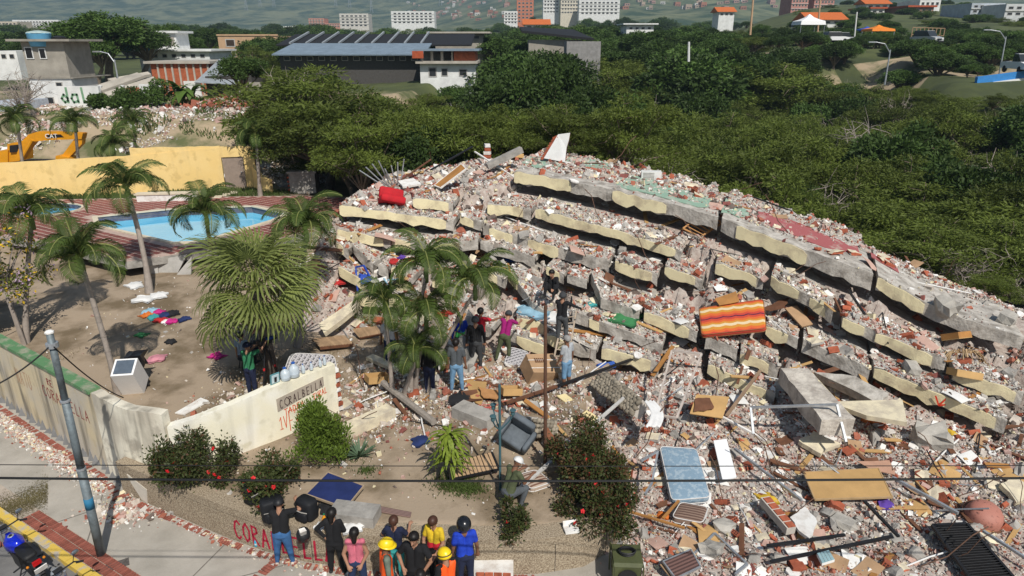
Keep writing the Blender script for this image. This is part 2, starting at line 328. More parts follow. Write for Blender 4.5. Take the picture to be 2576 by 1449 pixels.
# slab joints in the concrete
jm = MB()
for a, b in [((-13.8, 13.2), (-11.3, 16.4)), ((-8.6, 10.6), (-4.9, 12.1)), ((-9.3, 11.1), (-10.6, 14.7)), ((-11.8, 12.9), (-9.5, 14.6)), ((-7.4, 10.2), (-6.6, 12.9)), ((-2.6, 9.5), (-1.9, 11.7)), ((.6, 9.5), (.9, 11.7))]:
    jm.bar((*a, .0535), (*b, .0535), .03, .002)
part('slab_joint', jm, mat('joint_dark', (.2, .18, .155), .95), pave)
mm = MB(); c0 = atz(285, 1425, .054); mm.box((c0.x, c0.y, .058), (.62, .26, .012), rotm(.55)); part('inspection_cover', mm, mat('cover_iron', (.13, .115, .105), .8, .5, 20, .5), pave)
# ---------------- the collapsed block: slabs with painted edge beams, traced as stacked storeys on the mound
M_slab = mat('slab_concrete', (.50, .465, .415), .92, 0, 2.4, .9, col2=(.25, .225, .195), thr=(.36, .6), detail=12, bscale=11)
M_cream = mat('cream_paint', (.75, .66, .42), .8, 0, 1.8, .35, col2=(.50, .42, .28), thr=(.34, .54), detail=8, bscale=25)
M_green = mat('green_floor_paint', (.24, .36, .275), .8, 0, 2., .2, col2=(.40, .42, .35), thr=(.36, .5), detail=9)
M_redfl = mat('red_floor_paint', (.34, .10, .10), .8, 0, 2., .2, col2=(.42, .30, .26), thr=(.32, .46), detail=9)
def profile(x, y):
    """the even slope the storeys step up, without rubble"""
    fx = lambda T, c: np.interp(x, T[:, 0], T[:, c]); yf, zf, ys, zs = fx(FOOT, 1), fx(FOOT, 2), fx(SHOUL, 1), fx(SHOUL, 2)-.55
    return zf+(zs-zf)*np.clip((y-yf)/(ys-yf), -.35, 1.25)
_x, _y = np.meshgrid(np.linspace(-14, 24, 120), np.linspace(8, 40, 160)); _i = np.arange(120*160).reshape(160, 120)
SMOOTH_BVH = BVHTree.FromPolygons([tuple(v) for v in np.stack([_x, _y, profile(_x, _y)], -1).reshape(-1, 3)], [tuple(f) for f in np.stack([_i[:-1, :-1], _i[:-1, 1:], _i[1:, 1:], _i[1:, :-1]], -1).reshape(-1, 4)])
def hit_lift(px, py, c):
    """where the view line meets the mound raised by c"""
    h = SMOOTH_BVH.ray_cast(Vector((0, 0, CAM_H-c)), ray(px, py).normalized())[0]; return h+Vector((0, 0, c))
BLD = thing('collapsed_building', 'pancaked apartment block, cream edged concrete floors stacked in sloping layers', 'building', (2, 26, 0))
SLABS = []; CARVE = []
def floor_slab(px_pts, c=.72, th=.48, depth=2.6, paint=((0, 1),), rise=.10, name='floor_slab', Ys=None, jit=.045, slabth=.2, back=None):
    P3 = [hit_lift(x, y, c) for x, y in px_pts] if Ys is None else [aty(x, y, Y_) for (x, y), Y_ in zip(px_pts, Ys)]
    # resample the edge
    st = []
    for a, b in zip(P3[:-1], P3[1:]):
        k = max(1, int((b-a).length/.3))
        st += [a.lerp(b, i/k) for i in range(k)]
    st.append(P3[-1]); e = (P3[-1]-P3[0]); e.z = 0; e.normalize(); bk = Vector((-e.y, e.x, 0))
    if bk.y < 0: bk = -bk
    if back is not None: bk = Vector((*back, 0)).normalized()
    else: bk = (bk+Vector((.22, 1, 0)).normalized()*1.6).normalized()
    bs = bk+Vector((0, 0, rise)); rings = []; n = len(st)
    for i, p in enumerate(st):
        r = lambda s=jit: random.uniform(-s, s); en = .14*random.random() if i in (0, n-1) else 0; es = e*(en if i == 0 else -en)
        f0 = p+Vector((r()*.4, r()*.4, r()*.7))+es; dp = depth*(1+.12*r(1)) ; low = -th+r()*1.5
        rings.append([f0, f0+Vector((r(.015), r(.015), low)), f0+bk*(.28+r())+Vector((0, 0, low+r()))+es*2, f0+bk*(.32)+Vector((0, 0, -slabth-.03)), f0+bs*dp+Vector((0, 0, -slabth)), f0+bs*dp])
    mb = MB().loft(rings, 0); o = part(name, mb, M_slab, BLD, world=True); add_support(o); CARVE.append((st, bk, th))
    # painted skin on the beam: sheets a finger proud with ragged rims
    fw = -bk
    for a, b in paint:
        i0, i1 = int(a*(n-1)), max(int(b*(n-1)), int(a*(n-1))+1); i1 = min(i1, n-1); pm = MB(); rg = []; w1 = random.random()*9; k0 = 0
        seq = []
        for i in range(i0, i1):
            for q in (0, .5): seq.append((i, q))
        seq.append((i1-1, 1.))
        for j, (i, q) in enumerate(seq):
            T = rings[i][0].lerp(rings[min(i+1, n-1)][0], q); B = rings[i][1].lerp(rings[min(i+1, n-1)][1], q); ed = min(j, len(seq)-1-j)
            t0 = .02+.16*max(0, mnoise.noise((w1+j*.33, 0, 0)))+.05*random.random()+(.12 if ed == 0 else 0); t1 = .01+.22*max(0, mnoise.noise((w1+j*.29, 5, 0))-.1)+.04*random.random()+(.1 if ed == 0 else 0)
            a_ = T.lerp(B, t0)+fw*.045; b_ = B.lerp(T, t1)+fw*.045
            rg.append([a_, b_, b_-fw*.05, a_-fw*.05])
        pm.loft(rg, 0); part('painted_edge', pm, M_cream, o, world=True)
    SLABS.append((o, st, bs, e)); return len(SLABS)-1
def floor_patch(si, s0, s1, d0, d1, m, name):
    o, st, bs, e = SLABS[si]; n = len(st); i0, i1 = int(s0*(n-1)), int(s1*(n-1)); rg = []; up = Vector((0, 0, .035)); w = random.random()*9
    for i in range(i0, i1+1):
        ed = 0 if i0+1 < i < i1-1 else (d1-d0)*.3*random.random()
        q0 = d0+.5*mnoise.noise((w+i*.21, 0, 0))+ed; q1 = d1+.7*mnoise.noise((w+i*.17, 3, 0))-ed; q1 = max(q1, q0+.1); a, b = st[i]+bs*q0+up, st[i]+bs*q1+up
        rg.append([a, b, b-up, a-up])
    part(name, MB().loft(rg, 0), m, o, world=True)
_R = [(1290, 428, 29), (1420, 452, 28.1), (1560, 482, 26.9), (1717, 520, 25.6), (1810, 547, 24.7), (1900, 580, 23.8), (2010, 622, 22.8), (2100, 655, 22), (2200, 690, 21.4), (2300, 745, 20.6), (2420, 800, 19.8), (2590, 852, 18.9)]
def roof(i, j, **k): q = _R[i:j]; return floor_slab([(a, b) for a, b, _ in q], Ys=[c for *_, c in q], name='roof_slab', **k)
r1 = roof(0, 5, th=.5, depth=5.2, paint=((.02, .3), (.5, .76)), rise=.03, back=(.28, 1))
r2 = roof(4, 9, th=.54, depth=4.8, paint=((.12, .62),), rise=.03, back=(.38, 1))
r3 = roof(8, 12, th=.45, depth=4.0, paint=((.05, .38),), rise=-.02, back=(.45, 1), jit=.05)
floor_patch(r1, .02, .2, 1.2, 3.4, M_green, 'green_floor'); floor_patch(r1, .5, .98, .6, 3.0, M_green, 'green_floor'); floor_patch(r1, .2, .45, 3.2, 4.8, M_green, 'green_floor')
floor_patch(r2, .02, .2, .7, 3, M_green, 'green_floor'); floor_patch(r2, .24, .95, 1.2, 3.0, M_redfl, 'red_floor'); floor_patch(r3, .0, .25, 1.9, 3, M_redfl, 'red_floor')
W1 = ((.03, .97),)
SL = [ # top layer under the roof
 ([(1032, 497), (1090, 503), (1149, 510)], W1), ([(1222, 511), (1290, 519), (1342, 526)], W1), ([(1345, 522), (1412, 541), (1560, 582), (1640, 606), (1722, 632)], ((.02, .7), (.74, .98))),
 ([(1797, 658), (1860, 680), (1927, 703)], W1), ([(1934, 687), (1985, 717), (2037, 745), (2100, 785)], ((.02, .55), (.62, .95))), ([(2112, 795), (2175, 820), (2237, 846), (2310, 876), (2384, 905)], ((.02, .35), (.38, .97))), ([(2400, 927), (2490, 958), (2590, 990)], ((.0, .9),)),
 # second
 ([(845, 513), (930, 526), (1040, 541), (1142, 556)], ((.0, .95),)), ([(1152, 538), (1210, 560)], W1), ([(1212, 566), (1290, 588), (1328, 600), (1425, 627), (1540, 655)], ((.08, .26), (.36, .64))), ([(1541, 652), (1600, 672), (1660, 691)], W1), ([(1670, 665), (1770, 705)], W1),
 # third
 ([(845, 573), (900, 585), (986, 604)], W1), ([(988, 596), (1078, 617)], ((.12, .5),)), ([(1079, 612), (1120, 611), (1155, 608), (1204, 604)], ((.0, .6),)), ([(1206, 606), (1280, 625), (1352, 647)], ()), ([(1369, 666), (1425, 691)], W1), ([(1425, 690), (1480, 705)], ()),
 ([(1487, 684), (1512, 748), (1562, 768), (1616, 784)], ()), ([(1619, 780), (1690, 806), (1757, 836)], W1), ([(1925, 815), (2012, 852)], W1), ([(2014, 853), (2110, 893), (2196, 931)], ()), ([(2197, 921), (2310, 967), (2430, 1016), (2545, 1062)], ((.0, .98),)),
 # fourth
 ([(845, 607), (882, 627)], W1), ([(885, 614), (942, 664)], ()), ([(945, 668), (982, 675)], ()), ([(982, 670), (1039, 663)], W1), ([(1205, 673), (1272, 701)], ((0, .7),)), ([(1276, 675), (1312, 722), (1338, 760), (1374, 784)], ((.0, .3),)), ([(1299, 793), (1350, 807), (1402, 825)], W1), ([(1439, 783), (1530, 815), (1600, 842), (1668, 868)], ((.22, .3),)), ([(1768, 846), (1863, 881)], ()), ([(1855, 882), (1964, 921)], W1),
 # fifth
 ([(850, 666), (932, 714)], W1), ([(975, 702), (1036, 712)], ((.4, 1),)), ([(1085, 700), (1149, 713)], W1), ([(899, 740), (970, 750)], W1), ([(979, 746), (1034, 760)], W1), ([(1372, 838), (1440, 862), (1508, 880)], ((.05, .6),)), ([(1512, 873), (1590, 893), (1660, 912)], W1), ([(1778, 912), (1877, 958), (1952, 988)], W1),
 # bottom pieces near the ladder and palms
 ([(1262, 826), (1322, 848), (1372, 868)], ((.0, .35), (.55, 1))), ([(1180, 800), (1242, 828)], ((.1, .9),))]
for pts, pa in SL: floor_slab(pts, paint=pa, c=.45, th=random.uniform(.38, .46), depth=random.uniform(2.1, 2.6), rise=random.uniform(-.02, .05))
# hollow out the mound under every beam so that the storeys stand apart in shadow
gv = np.stack([GX, GY, GZ], -1).reshape(-1, 3)
for st, bk, th in CARVE:
    A = np.array([tuple(p) for p in st]); lo, hi = A.min(0)-2, A.max(0)+2; k = np.where((gv[:, 0] > lo[0]) & (gv[:, 0] < hi[0]) & (gv[:, 1] > lo[1]) & (gv[:, 1] < hi[1]))[0]
    if not len(k): continue
    e = np.array([bk.y, -bk.x]); q = gv[k, :2]; sa = A[:, :2] @ e; o_ = np.argsort(sa); s_ = q @ e; d_ = q @ np.array([bk.x, bk.y])-np.interp(s_, sa[o_], (A[:, :2] @ np.array([bk.x, bk.y]))[o_]); zt = np.interp(s_, sa[o_], A[o_, 2]); ins = (s_ > sa.min()-.1) & (s_ < sa.max()+.1)
    lim = np.where((d_ > -.25) & (d_ < 1.5), zt-th-.5, 99.); gv[k, 2] = np.where(ins, np.minimum(gv[k, 2], lim), gv[k, 2])
ground.data.vertices.foreach_set('co', gv.astype(np.float32).ravel()); ground.data.update()
for i in range(len(gv)): SUP_V[i] = tuple(gv[i])
refresh()
# big loose pieces of slab and wall, each its own thing
def quadpx(pts, lift=.15, Ys=None):
    """four picture points -> four coplanar world points on what lies below (or at given distances)"""
    H_ = [hit(*p) for p in pts] if Ys is None else [aty(*p, y) for p, y in zip(pts, Ys)]
    c = sum(H_, Vector())/len(H_); n = (H_[2]-H_[0]).cross(H_[3]-H_[1]).normalized()
    if n.z < 0: n = -n
    if Ys is None and n.z < .55: n = (n+Vector((0, -.15, .9))).normalized()
    c = c+n*lift; o = Vector((0, 0, CAM_H)); out = []
    for p in pts: d = ray(*p); out.append(o+d*((c-o).dot(n)/d.dot(n)))
    return out, n
def rag(poly, k=4, j=.04):
    """ragged outline: extra points along each side, shifted"""
    out = []
    for a, b in zip(poly, poly[1:]+poly[:1]):
        L_ = (b-a).length
        for i in range(k):
            q = a.lerp(b, i/k); out.append(q+(poly[0]-poly[2]).normalized()*random.uniform(-j, j)*L_+(b-a).normalized()*random.uniform(-j, j)*L_)
    return out
def panel(name, pts, th, m, label, cat, lift=.15, ragged=0., Ys=None, group=None, k=4, parts=None):
    q, n = quadpx(pts, lift, Ys); poly = rag(q, k, ragged) if ragged else q
    mb = MB().plate(poly, n, th); return solo(name, mb, m, label, cat, group), q, n
def bar(name, a, b, w, h, m, label, cat, la=.12, lb=.12, group=None, tube=False, Ya=None, Yb=None):
    A = hit(*a) if Ya is None else aty(*a, Ya); B = hit(*b) if Yb is None else aty(*b, Yb); A = A+Vector((0, 0, la)); B = B+Vector((0, 0, lb)); mb = MB()
    if tube: mb.tube([A, A.lerp(B, .33)+Vector((0, 0, random.uniform(-.02, .02))), A.lerp(B, .66), B], w/2, 8)
    else: mb.bar(A, B, w, h)
    return solo(name, mb, m, label, cat, group)
M_white = mat('white_plaster', (.76, .745, .71), .85, 0, 3, .15, col2=(.55, .50, .45), thr=(.32, .55), rnd=.08); M_wood = mat('varnished_wood', (.42, .20, .06), .55, .35, 1.5, .05); M_ply = mat('plywood', (.52, .32, .13), .7, .25, 1.2, .05); M_brick = mat('clay_brick', (.42, .115, .06), .9, .4, 7, .3, rnd=.2); M_grey = mat('old_concrete', (.40, .375, .34), .95, .4, 2.5, .6, rnd=.12); M_steel = mat('galvanised_steel', (.50, .52, .54), .45, .3, 6, metal=.6); M_dark = mat('black_plastic', (.018, .018, .02), .5, .3); M_brown = mat('brown_board', (.17, .075, .04), .8, .4, 3); M_cardb = mat('cardboard', (.44, .28, .16), .9, .25, 2); M_creamw = mat('cream_wall_face', (.68, .60, .43), .85, 0, 2.6, .15, col2=(.46, .40, .31), thr=(.35, .58), rnd=.1)
# standing white wall fragment with its broken bricks
A = [aty(1368, 398, 31.0), aty(1404, 338, 31.2), aty(1434, 334, 31.4), aty(1431, 352, 31.4), aty(1425, 372, 31.4), aty(1421, 408, 31.2)]
t = thing('wall_fragment', 'tall white plastered brick wall fragment still standing on top of the ruin', 'wall', tuple(A[0]-Vector((0, 0, .3))))
n_ = Vector((-.15, -.95, .25)); part('plaster_face', MB().plate(A, n_, .06), mat('pale_plaster', (.70, .70, .69), .85, .12, 2), t, world=True); part('masonry', MB().plate([p-n_.normalized()*.062 for p in A], n_, .16), M_brick, t, world=True)
for i in range(9):
    p = A[0].lerp(A[1], (i+.3)/9.5)-n_.normalized()*.1; part('brick', MB().box(p+Vector((-.06, 0, 0)), (.22, .13, .12), rotm(random.uniform(-.2, .2), 0, -.5), 0, .15), M_brick, t, world=True)
# the two long fallen beams at the foot of the pile
def fallen_beam(name, topa, topb, Ya, Yb, w, h, label, mats):
    a, b = aty(*topa, Ya), aty(*topb, Yb); t_ = (b-a).normalized(); x = t_.cross(Vector((0, 0, 1))).normalized(); y = x.cross(t_); rings = []
    for i in range(9):
        p = a.lerp(b, i/8); j = lambda: random.uniform(-.03, .03)
        rings.append([p+x*(sx*w/2+j())+y*(sy*h/2+j()) for sx, sy in ((-1, -1), (1, -1), (1, 1), (-1, 1))])
    o = solo(name, MB().loft(rings), mats[0], label, 'concrete beam'); c = o.location; s = -1 if x.y > 0 else 1
    rg = [[p+x*s*(w/2+.03)+y*q*h*.46 for q in (-1, 1)]+[p+x*s*(w/2-.01)+y*q*h*.46 for q in (1, -1)] for p in [a.lerp(b, .03+i/8*.94) for i in range(9)]]
    pm = MB().loft(rg); pm.v = [(x0-c.x, y0-c.y, z0-c.z) for x0, y0, z0 in pm.v]; part('painted_side', pm, mats[1], o); add_support(o); return o
fallen_beam('fallen_beam', (1995, 945), (2105, 1075), 18.6, 15.6, .85, .5, 'thick cream and grey column fallen steeply from the slabs to the rubble', [mat('pale_concrete', (.58, .53, .46), .9, 0, 3, .9, col2=(.33, .29, .25), thr=(.36, .58), detail=11), M_cream])
panel('slab_piece', [(2045, 935), (2150, 945), (2235, 990), (2215, 1015)], .32, M_slab, 'grey slab with a ragged tip hanging over the dark gap', 'slab', Ys=[19, 18.6, 17.6, 17.4], ragged=.06)
panel('wall_panel', [(2085, 1010), (2270, 1005), (2282, 1062), (2180, 1045)], .14, M_creamw, 'cream wall panel lying in the shade under the red arrow beam', 'wall panel', Ys=[17.8, 17.2, 16.2, 16.6])
panel('slab_piece', [(1180, 770), (1110, 985), (1165, 985), (1220, 850)], .2, M_grey, 'tall grey concrete slab leaning behind the palm clump', 'slab', Ys=[21.2, 19.2, 19.0, 20.6], ragged=.03)
panel('slab_piece', [(800, 815), (895, 752), (905, 768), (815, 838)], .2, M_creamw, 'cream slab strip propped up beside the wooden pallet', 'slab', Ys=[22.4, 23.2, 22.9, 21.9], ragged=.03)
# red arrow sprayed on the lowest beam
o_, st_, bs_, e_ = SLABS[3+22]; i_ = int(len(st_)*.55); cA = st_[i_]+Vector((0, 0, -.22)); fwd = -Vector((bs_.x, bs_.y, 0)).normalized(); rt = Vector((0, 0, 1)).cross(-fwd).normalized(); M_spray = mat('red_spray_paint', (.62, .05, .02), .7, .2)
if rt.x < 0: rt = -rt
am = MB()
for (u0, v0), (u1, v1) in (((-.16, .17), (-.02, -.13)), ((-.02, -.13), (.12, .14)), ((-.02, -.13), (.26, .0))):
    a, b = cA+rt*u0+Vector((0, 0, v0))+fwd*.085, cA+rt*u1+Vector((0, 0, v1))+fwd*.085; am.bar(a, b, .045, .006, 0, up=fwd)
part('sprayed_arrow', am, M_spray, o_, world=True)
refresh()
# ---------------- rubble: the uncounted mass, then the pieces large enough to tell apart
PAL = [mat('rubble_brick', (.40, .135, .085), .9, .35, 9), mat('rubble_maroon', (.25, .085, .07), .9, .35, 9), mat('rubble_pink', (.50, .33, .28), .9, .25, 9), mat('rubble_plaster', (.78, .76, .72), .9, .2, 6), mat('rubble_grey', (.46, .43, .39), .95, .3, 8), mat('rubble_beige', (.56, .49, .42), .9, .25, 8), mat('rubble_cream', (.68, .60, .40), .9, .2, 6), mat('rubble_shadow', (.17, .13, .11), .95, .4, 8)]
def spill(x, y):
    """how thickly rubble lies away from the mound itself"""
    a = np.exp(-((x+1.2)/3.6)**2-((y-18.6)/2.3)**2)*1.1+np.exp(-((x+7.6)/1.2)**2-((y-17.4)/1.2)**2)*.8+np.exp(-((x+9.6)/1.0)**2-((y-14.0)/.5)**2)*.7
    a = a+np.exp(-((x-2.7)/.9)**2-((y-15.5)/2.2)**2)*.9+np.exp(-((x+9.0)/1.8)**2-((y-31.5)/3.2)**2)*.8+np.exp(-((x+4.2)/1.3)**2-((y-16.6)/.8)**2)*.7
    return a
def rot_mats(n):
    q = rng.normal(size=(n, 4)); q /= np.linalg.norm(q, axis=1)[:, None]; w, x, y, z = q.T
    return np.stack([1-2*(y*y+z*z), 2*(x*y-z*w), 2*(x*z+y*w), 2*(x*y+z*w), 1-2*(x*x+z*z), 2*(y*z-x*w), 2*(x*z-y*w), 2*(y*z+x*w), 1-2*(x*x+y*y)], -1).reshape(n, 3, 3)
CUBE = np.array([(x, y, z) for z in (-1, 1) for x, y in ((-1, -1), (1, -1), (1, 1), (-1, 1))], float)*.5
CF = np.array([(3, 2, 1, 0), (4, 5, 6, 7), (0, 1, 5, 4), (1, 2, 6, 5), (2, 3, 7, 6), (3, 0, 4, 7)])
def chunks(C, S, mi):
    n = len(C); V = CUBE[None]*(1+rng.uniform(-.38, .38, (n, 8, 3))); V = V*S[:, None, :]; V = np.einsum('nij,nkj->nki', rot_mats(n), V)+C[:, None, :]
    return V.reshape(-1, 3), (CF[None]+(np.arange(n)*8)[:, None, None]).reshape(-1, 4), np.repeat(mi, 6)
NC = 330000; xs = rng.uniform(-11, 21, NC); ys = rng.uniform(10.3, 36, NC)
_, onm = ground_h(xs, ys); w = np.where(onm, 1., np.clip(spill(xs, ys), 0, 1)); w = w*np.clip((15.5/ys)**1.2, .2, 1)*.62
k = rng.random(NC) < w; k &= ~((xs > 21*ys/26+2)) ; xs, ys = xs[k], ys[k]
cs = []; gz0 = profile(xs, ys)-.2; kp_ = np.ones(len(xs), bool)
for i, (x, y) in enumerate(zip(xs, ys)):
    p, _ = drop(x, y); cs.append(tuple(p))
cs = np.array(cs); up = cs[:, 2]-gz0; roofy = np.interp(xs, SHOUL[:, 0], SHOUL[:, 1])-.3; onroof = (up > .12) & (ys > roofy) & (xs > -.5)
kp_ = np.where(onroof, rng.random(len(xs)) < np.where(ys-roofy < 3.4, .035+.25*np.clip(vnoise(xs, ys, 1.1)-.18, 0, 1), .6), np.where(up > .3, rng.random(len(xs)) < .95, True)); xs, ys, cs, up = xs[kp_], ys[kp_], cs[kp_], up[kp_]; n = len(cs)
sz = np.clip(.03*(rng.pareto(2.6, n)+1), .03, .15)*(.8+.028*(ys-10))*np.where(up > .3, .8, 1.); S = sz[:, None]*rng.uniform(.4, 1.7, (n, 3)); S[:, 2] *= .7
cs[:, 2] += sz*.12+np.where(up > .3, .1*np.abs(vnoise(cs[:, 0], cs[:, 1], .7)), 0)
zone = vnoise(cs[:, 0], cs[:, 1], 2.4)+.5; rr = rng.random(n); redp = .14+.5*np.clip(zone-.28, 0, .6)
mi = np.where(rr < redp*.5, 0, np.where(rr < redp*.68, 1, np.where(rr < redp, 2, rng.choice([3, 3, 4, 4, 4, 5, 5, 5, 5, 6, 7, 7, 2], n))))
V, Fq, MI = chunks(cs, S, mi)
obj('rubble', fast_mesh('rubble', V, Fq, PAL, MI), kind='stuff', label='broken brick, plaster and concrete crumbs covering the collapsed block')
print('rubble pieces', n)
# ---- pieces one can pick out
LAND = [('the blue mattress', 1720, 1190), ('the tawny plywood board', 2135, 1215), ('the black louvred shutter', 2440, 1390), ('the orange patterned mattress', 1840, 800), ('the green generator', 1580, 1370), ('the round-stone wall', 1540, 980), ('the aluminium ladder', 1420, 900), ('the palm clump', 1050, 900), ('the sprayed red arrow', 2390, 1010), ('the red floor paint', 2050, 600), ('the green floor paint', 1680, 500), ('the standing white wall fragment', 1405, 400), ('the red armchair', 985, 512), ('the brown crib rail', 1770, 560), ('the fallen cream column', 2050, 1020), ('the splintered wicker basket', 2420, 890), ('the blue high chair', 905, 690), ('the upturned wooden door', 1130, 440), ('the leaning plywood sheets', 1780, 1020), ('the white curtain', 1630, 1040), ('the slatted pallet', 840, 860), ('the rusty basin', 2470, 1300), ('the grey armchair', 1300, 1105), ('the wall with the carved sign', 780, 1000), ('the lamp post', 1258, 1150)]
LANDP = [(a, hit(x, y)) for a, x, y in LAND]
LANDX = dict((a, (x, y)) for a, x, y in LAND)
def near(p, px, py):
    a = min(LANDP, key=lambda q: (q[1]-p).length)[0]; x, y = LANDX[a]; dx, dy = px-x, (py-y)*1.6
    return ('left of ' if dx < 0 else 'right of ' if abs(dx) > abs(dy) else '') +a if abs(dx) > abs(dy) else ('above ' if dy < 0 else 'below ')+a
def hollow_block():
    m = MB(); L_, Wd, Hh = .28, .19, .11
    m.box((0, 0, 0), (L_, Wd, Hh), None, 0, .06)
    for i in range(3):
        for j in range(2): m.box((L_/2+.001, (i-1)*.055, (j-.5)*.048), (.006, .038, .032), None, 1); m.box((-L_/2-.001, (i-1)*.055, (j-.5)*.048), (.006, .038, .032), None, 1)
    return m
def chunk_mesh(name, size, mats, k=.3, sub=True):
    bm = bmesh.new(); bmesh.ops.create_cube(bm, size=1.)
    if sub: bmesh.ops.subdivide_edges(bm, edges=bm.edges[:], cuts=1, use_grid_fill=True)
    sd = random.random()*50
    for v in bm.verts:
        d = Vector((mnoise.noise(v.co*1.9+Vector((sd, 0, 0))), mnoise.noise(v.co*1.9+Vector((0, sd, 3))), mnoise.noise(v.co*1.9+Vector((5, 0, sd))))); v.co = v.co*(1-.18*(v.co.length > .7))+d*k
        v.co = Vector((v.co.x*size[0], v.co.y*size[1], v.co.z*size[2]))
    me = bpy.data.meshes.new(name); bm.to_mesh(me); bm.free(); me.polygons.foreach_set('use_smooth', [False]*len(me.polygons))
    for m in mats: me.materials.append(m)
    if len(mats) > 1:
        for p in me.polygons: p.material_index = 1 if p.normal.z > .75 else 0
    return me
def bent_sheet(L_, Wd, th, curl):
    m = MB(); rg = []
    for i in range(7):
        x = (i/6-.5)*L_; z = curl*(x*x)*4; j = random.uniform(-.04, .04) if i in (0, 6) else 0
        rg.append([(x+j, -Wd/2, z), (x, Wd/2, z+.01), (x, Wd/2, z+.01+th), (x+j, -Wd/2, z+th)])
    return m.loft(rg)
def flake(s):
    m = MB(); a0 = random.random()*6; k = random.randint(5, 8); pl = [Vector((s*(1+.35*random.uniform(-1, 1))*math.cos(a0+6.283*i/k), s*.8*(1+.35*random.uniform(-1, 1))*math.sin(a0+6.283*i/k), 0)) for i in range(k)]
    return m.plate(pl, (0, 0, 1), .035)
KINDS = {}
KINDS['hollow_brick'] = ([hollow_block().mesh('hollow_brick', [M_brick, mat('brick_hole', (.07, .025, .018), .95)]) for i in range(3)], 'hollow red clay brick', 'brick', 90, (.8, 1.25))
KINDS['brick_fragment'] = ([chunk_mesh('brick_fragment', (.22, .14, .1), [M_brick, PAL[2]], .35) for i in range(8)], 'broken chunk of red brickwork', 'brick fragment', 230, (.5, 1.15))
KINDS['concrete_chunk'] = ([chunk_mesh('concrete_chunk', (.32, .25, .17), [M_grey]) for i in range(8)], 'rough grey lump of concrete', 'concrete chunk', 160, (.35, 1.2))
KINDS['plaster_flake'] = ([flake(.19).mesh('plaster_flake', [M_white]) for i in range(8)], 'flat white flake of wall plaster', 'plaster flake', 210, (.35, 1.1))
KINDS['painted_wall_piece'] = ([chunk_mesh('painted_wall_piece', (.4, .3, .11), [M_brick if i % 2 else M_grey, M_creamw], .22) for i in range(6)], 'cream painted piece of broken wall', 'wall piece', 70, (.5, 1.3))
KINDS['plank'] = ([MB().box((0, 0, 0), (1.1, random.uniform(.06, .13), .025), None, 0, .03).mesh('plank', [mm_]) for mm_ in (M_ply, M_brown, M_wood, M_ply, M_brown)], 'splintered wooden plank', 'plank', 170, (.35, 1.25))
KINDS['metal_pipe'] = ([MB().tube([(-.8, 0, 0), (-.2, 0, .01), (.3, .02, 0), (.8, .0, .0)], .016, 6).mesh('metal_pipe', [mm_]) for mm_ in (M_steel, M_dark, mat('white_conduit', (.75, .74, .72), .5, .1))], 'thin bent pipe', 'pipe', 70, (.5, 1.3))
KINDS['reinforcing_bar'] = ([MB().tube([(0, 0, 0), (.3, .03, .12*q), (.55, .05, .34*q), (.75, .12, .42*q)], .009, 5).mesh('reinforcing_bar', [mat('rusty_bar', (.16, .09, .06), .9, .4, 20)]) for q in (.4, 1, 1.5)], 'curled rusty reinforcing bar', 'reinforcing bar', 60, (.8, 1.7))
KINDS['cardboard_sheet'] = ([bent_sheet(.5, .36, .012, random.uniform(-.12, .2)).mesh('cardboard_sheet', [mm_]) for mm_ in (M_cardb, M_ply, mat('white_board', (.74, .73, .7), .8, .1), M_brown, mat('pink_board', (.55, .36, .29), .85, .2))], 'warped sheet of board', 'board', 110, (.5, 1.4))
COLS = dict(red=(.5, .03, .03), blue=(.04, .12, .45), white=(.75, .74, .72), teal=(.06, .33, .33), purple=(.12, .06, .35), black=(.02, .02, .022), pink=(.6, .25, .3), yellow=(.65, .42, .04), green=(.05, .22, .08), magenta=(.55, .03, .22), orange=(.65, .17, .03), navy=(.02, .035, .12), lightblue=(.3, .5, .62))
def cloth_mesh(name, c, s=.3, h=.12):
    k = 9; sd = random.random()*40; m = MB(); vs = []
    for top in (1, 0):
        for i in range(k):
            for j in range(k):
                u, v = i/(k-1)-.5, j/(k-1)-.5; r = math.hypot(u, v); q = 1+.5*mnoise.noise((u*3+sd, v*3, 1))
                z = max(0, (1-r*1.7))*h*.6+h*abs(mnoise.noise((u*5+sd, v*5, 0)))*(1-r); vs.append((u*2*s*q, v*1.6*s*q, z*(1 if top else .15)+(.012 if top else 0)))
    fs = [(i*k+j, (i+1)*k+j, (i+1)*k+j+1, i*k+j+1) for i in range(k-1) for j in range(k-1)]; o = k*k; fs += [tuple(reversed([a+o for a in f])) for f in fs]
    for j in range(k-1): fs += [(j+1, j, o+j, o+j+1), (o-k+j, o-k+j+1, 2*o-k+j+1, 2*o-k+j), (j*k, (j+1)*k, o+(j+1)*k, o+j*k), ((j+1)*k+k-1, j*k+k-1, o+j*k+k-1, o+(j+1)*k+k-1)]
    m.add(vs, fs); return m.mesh(name, [mat('cloth_'+c, COLS[c], .9, .3, 5)], smooth=True)
def cloth(px, py, c, s, label, lift=.02, h=.12, name='cloth', rz=None):
    p = hit(px, py); o = obj(name, cloth_mesh(name, c, s, h), label=label, cat='cloth'); o.location = p+Vector((0, 0, lift)); o.rotation_euler = (0, 0, random.random()*6 if rz is None else rz); return o
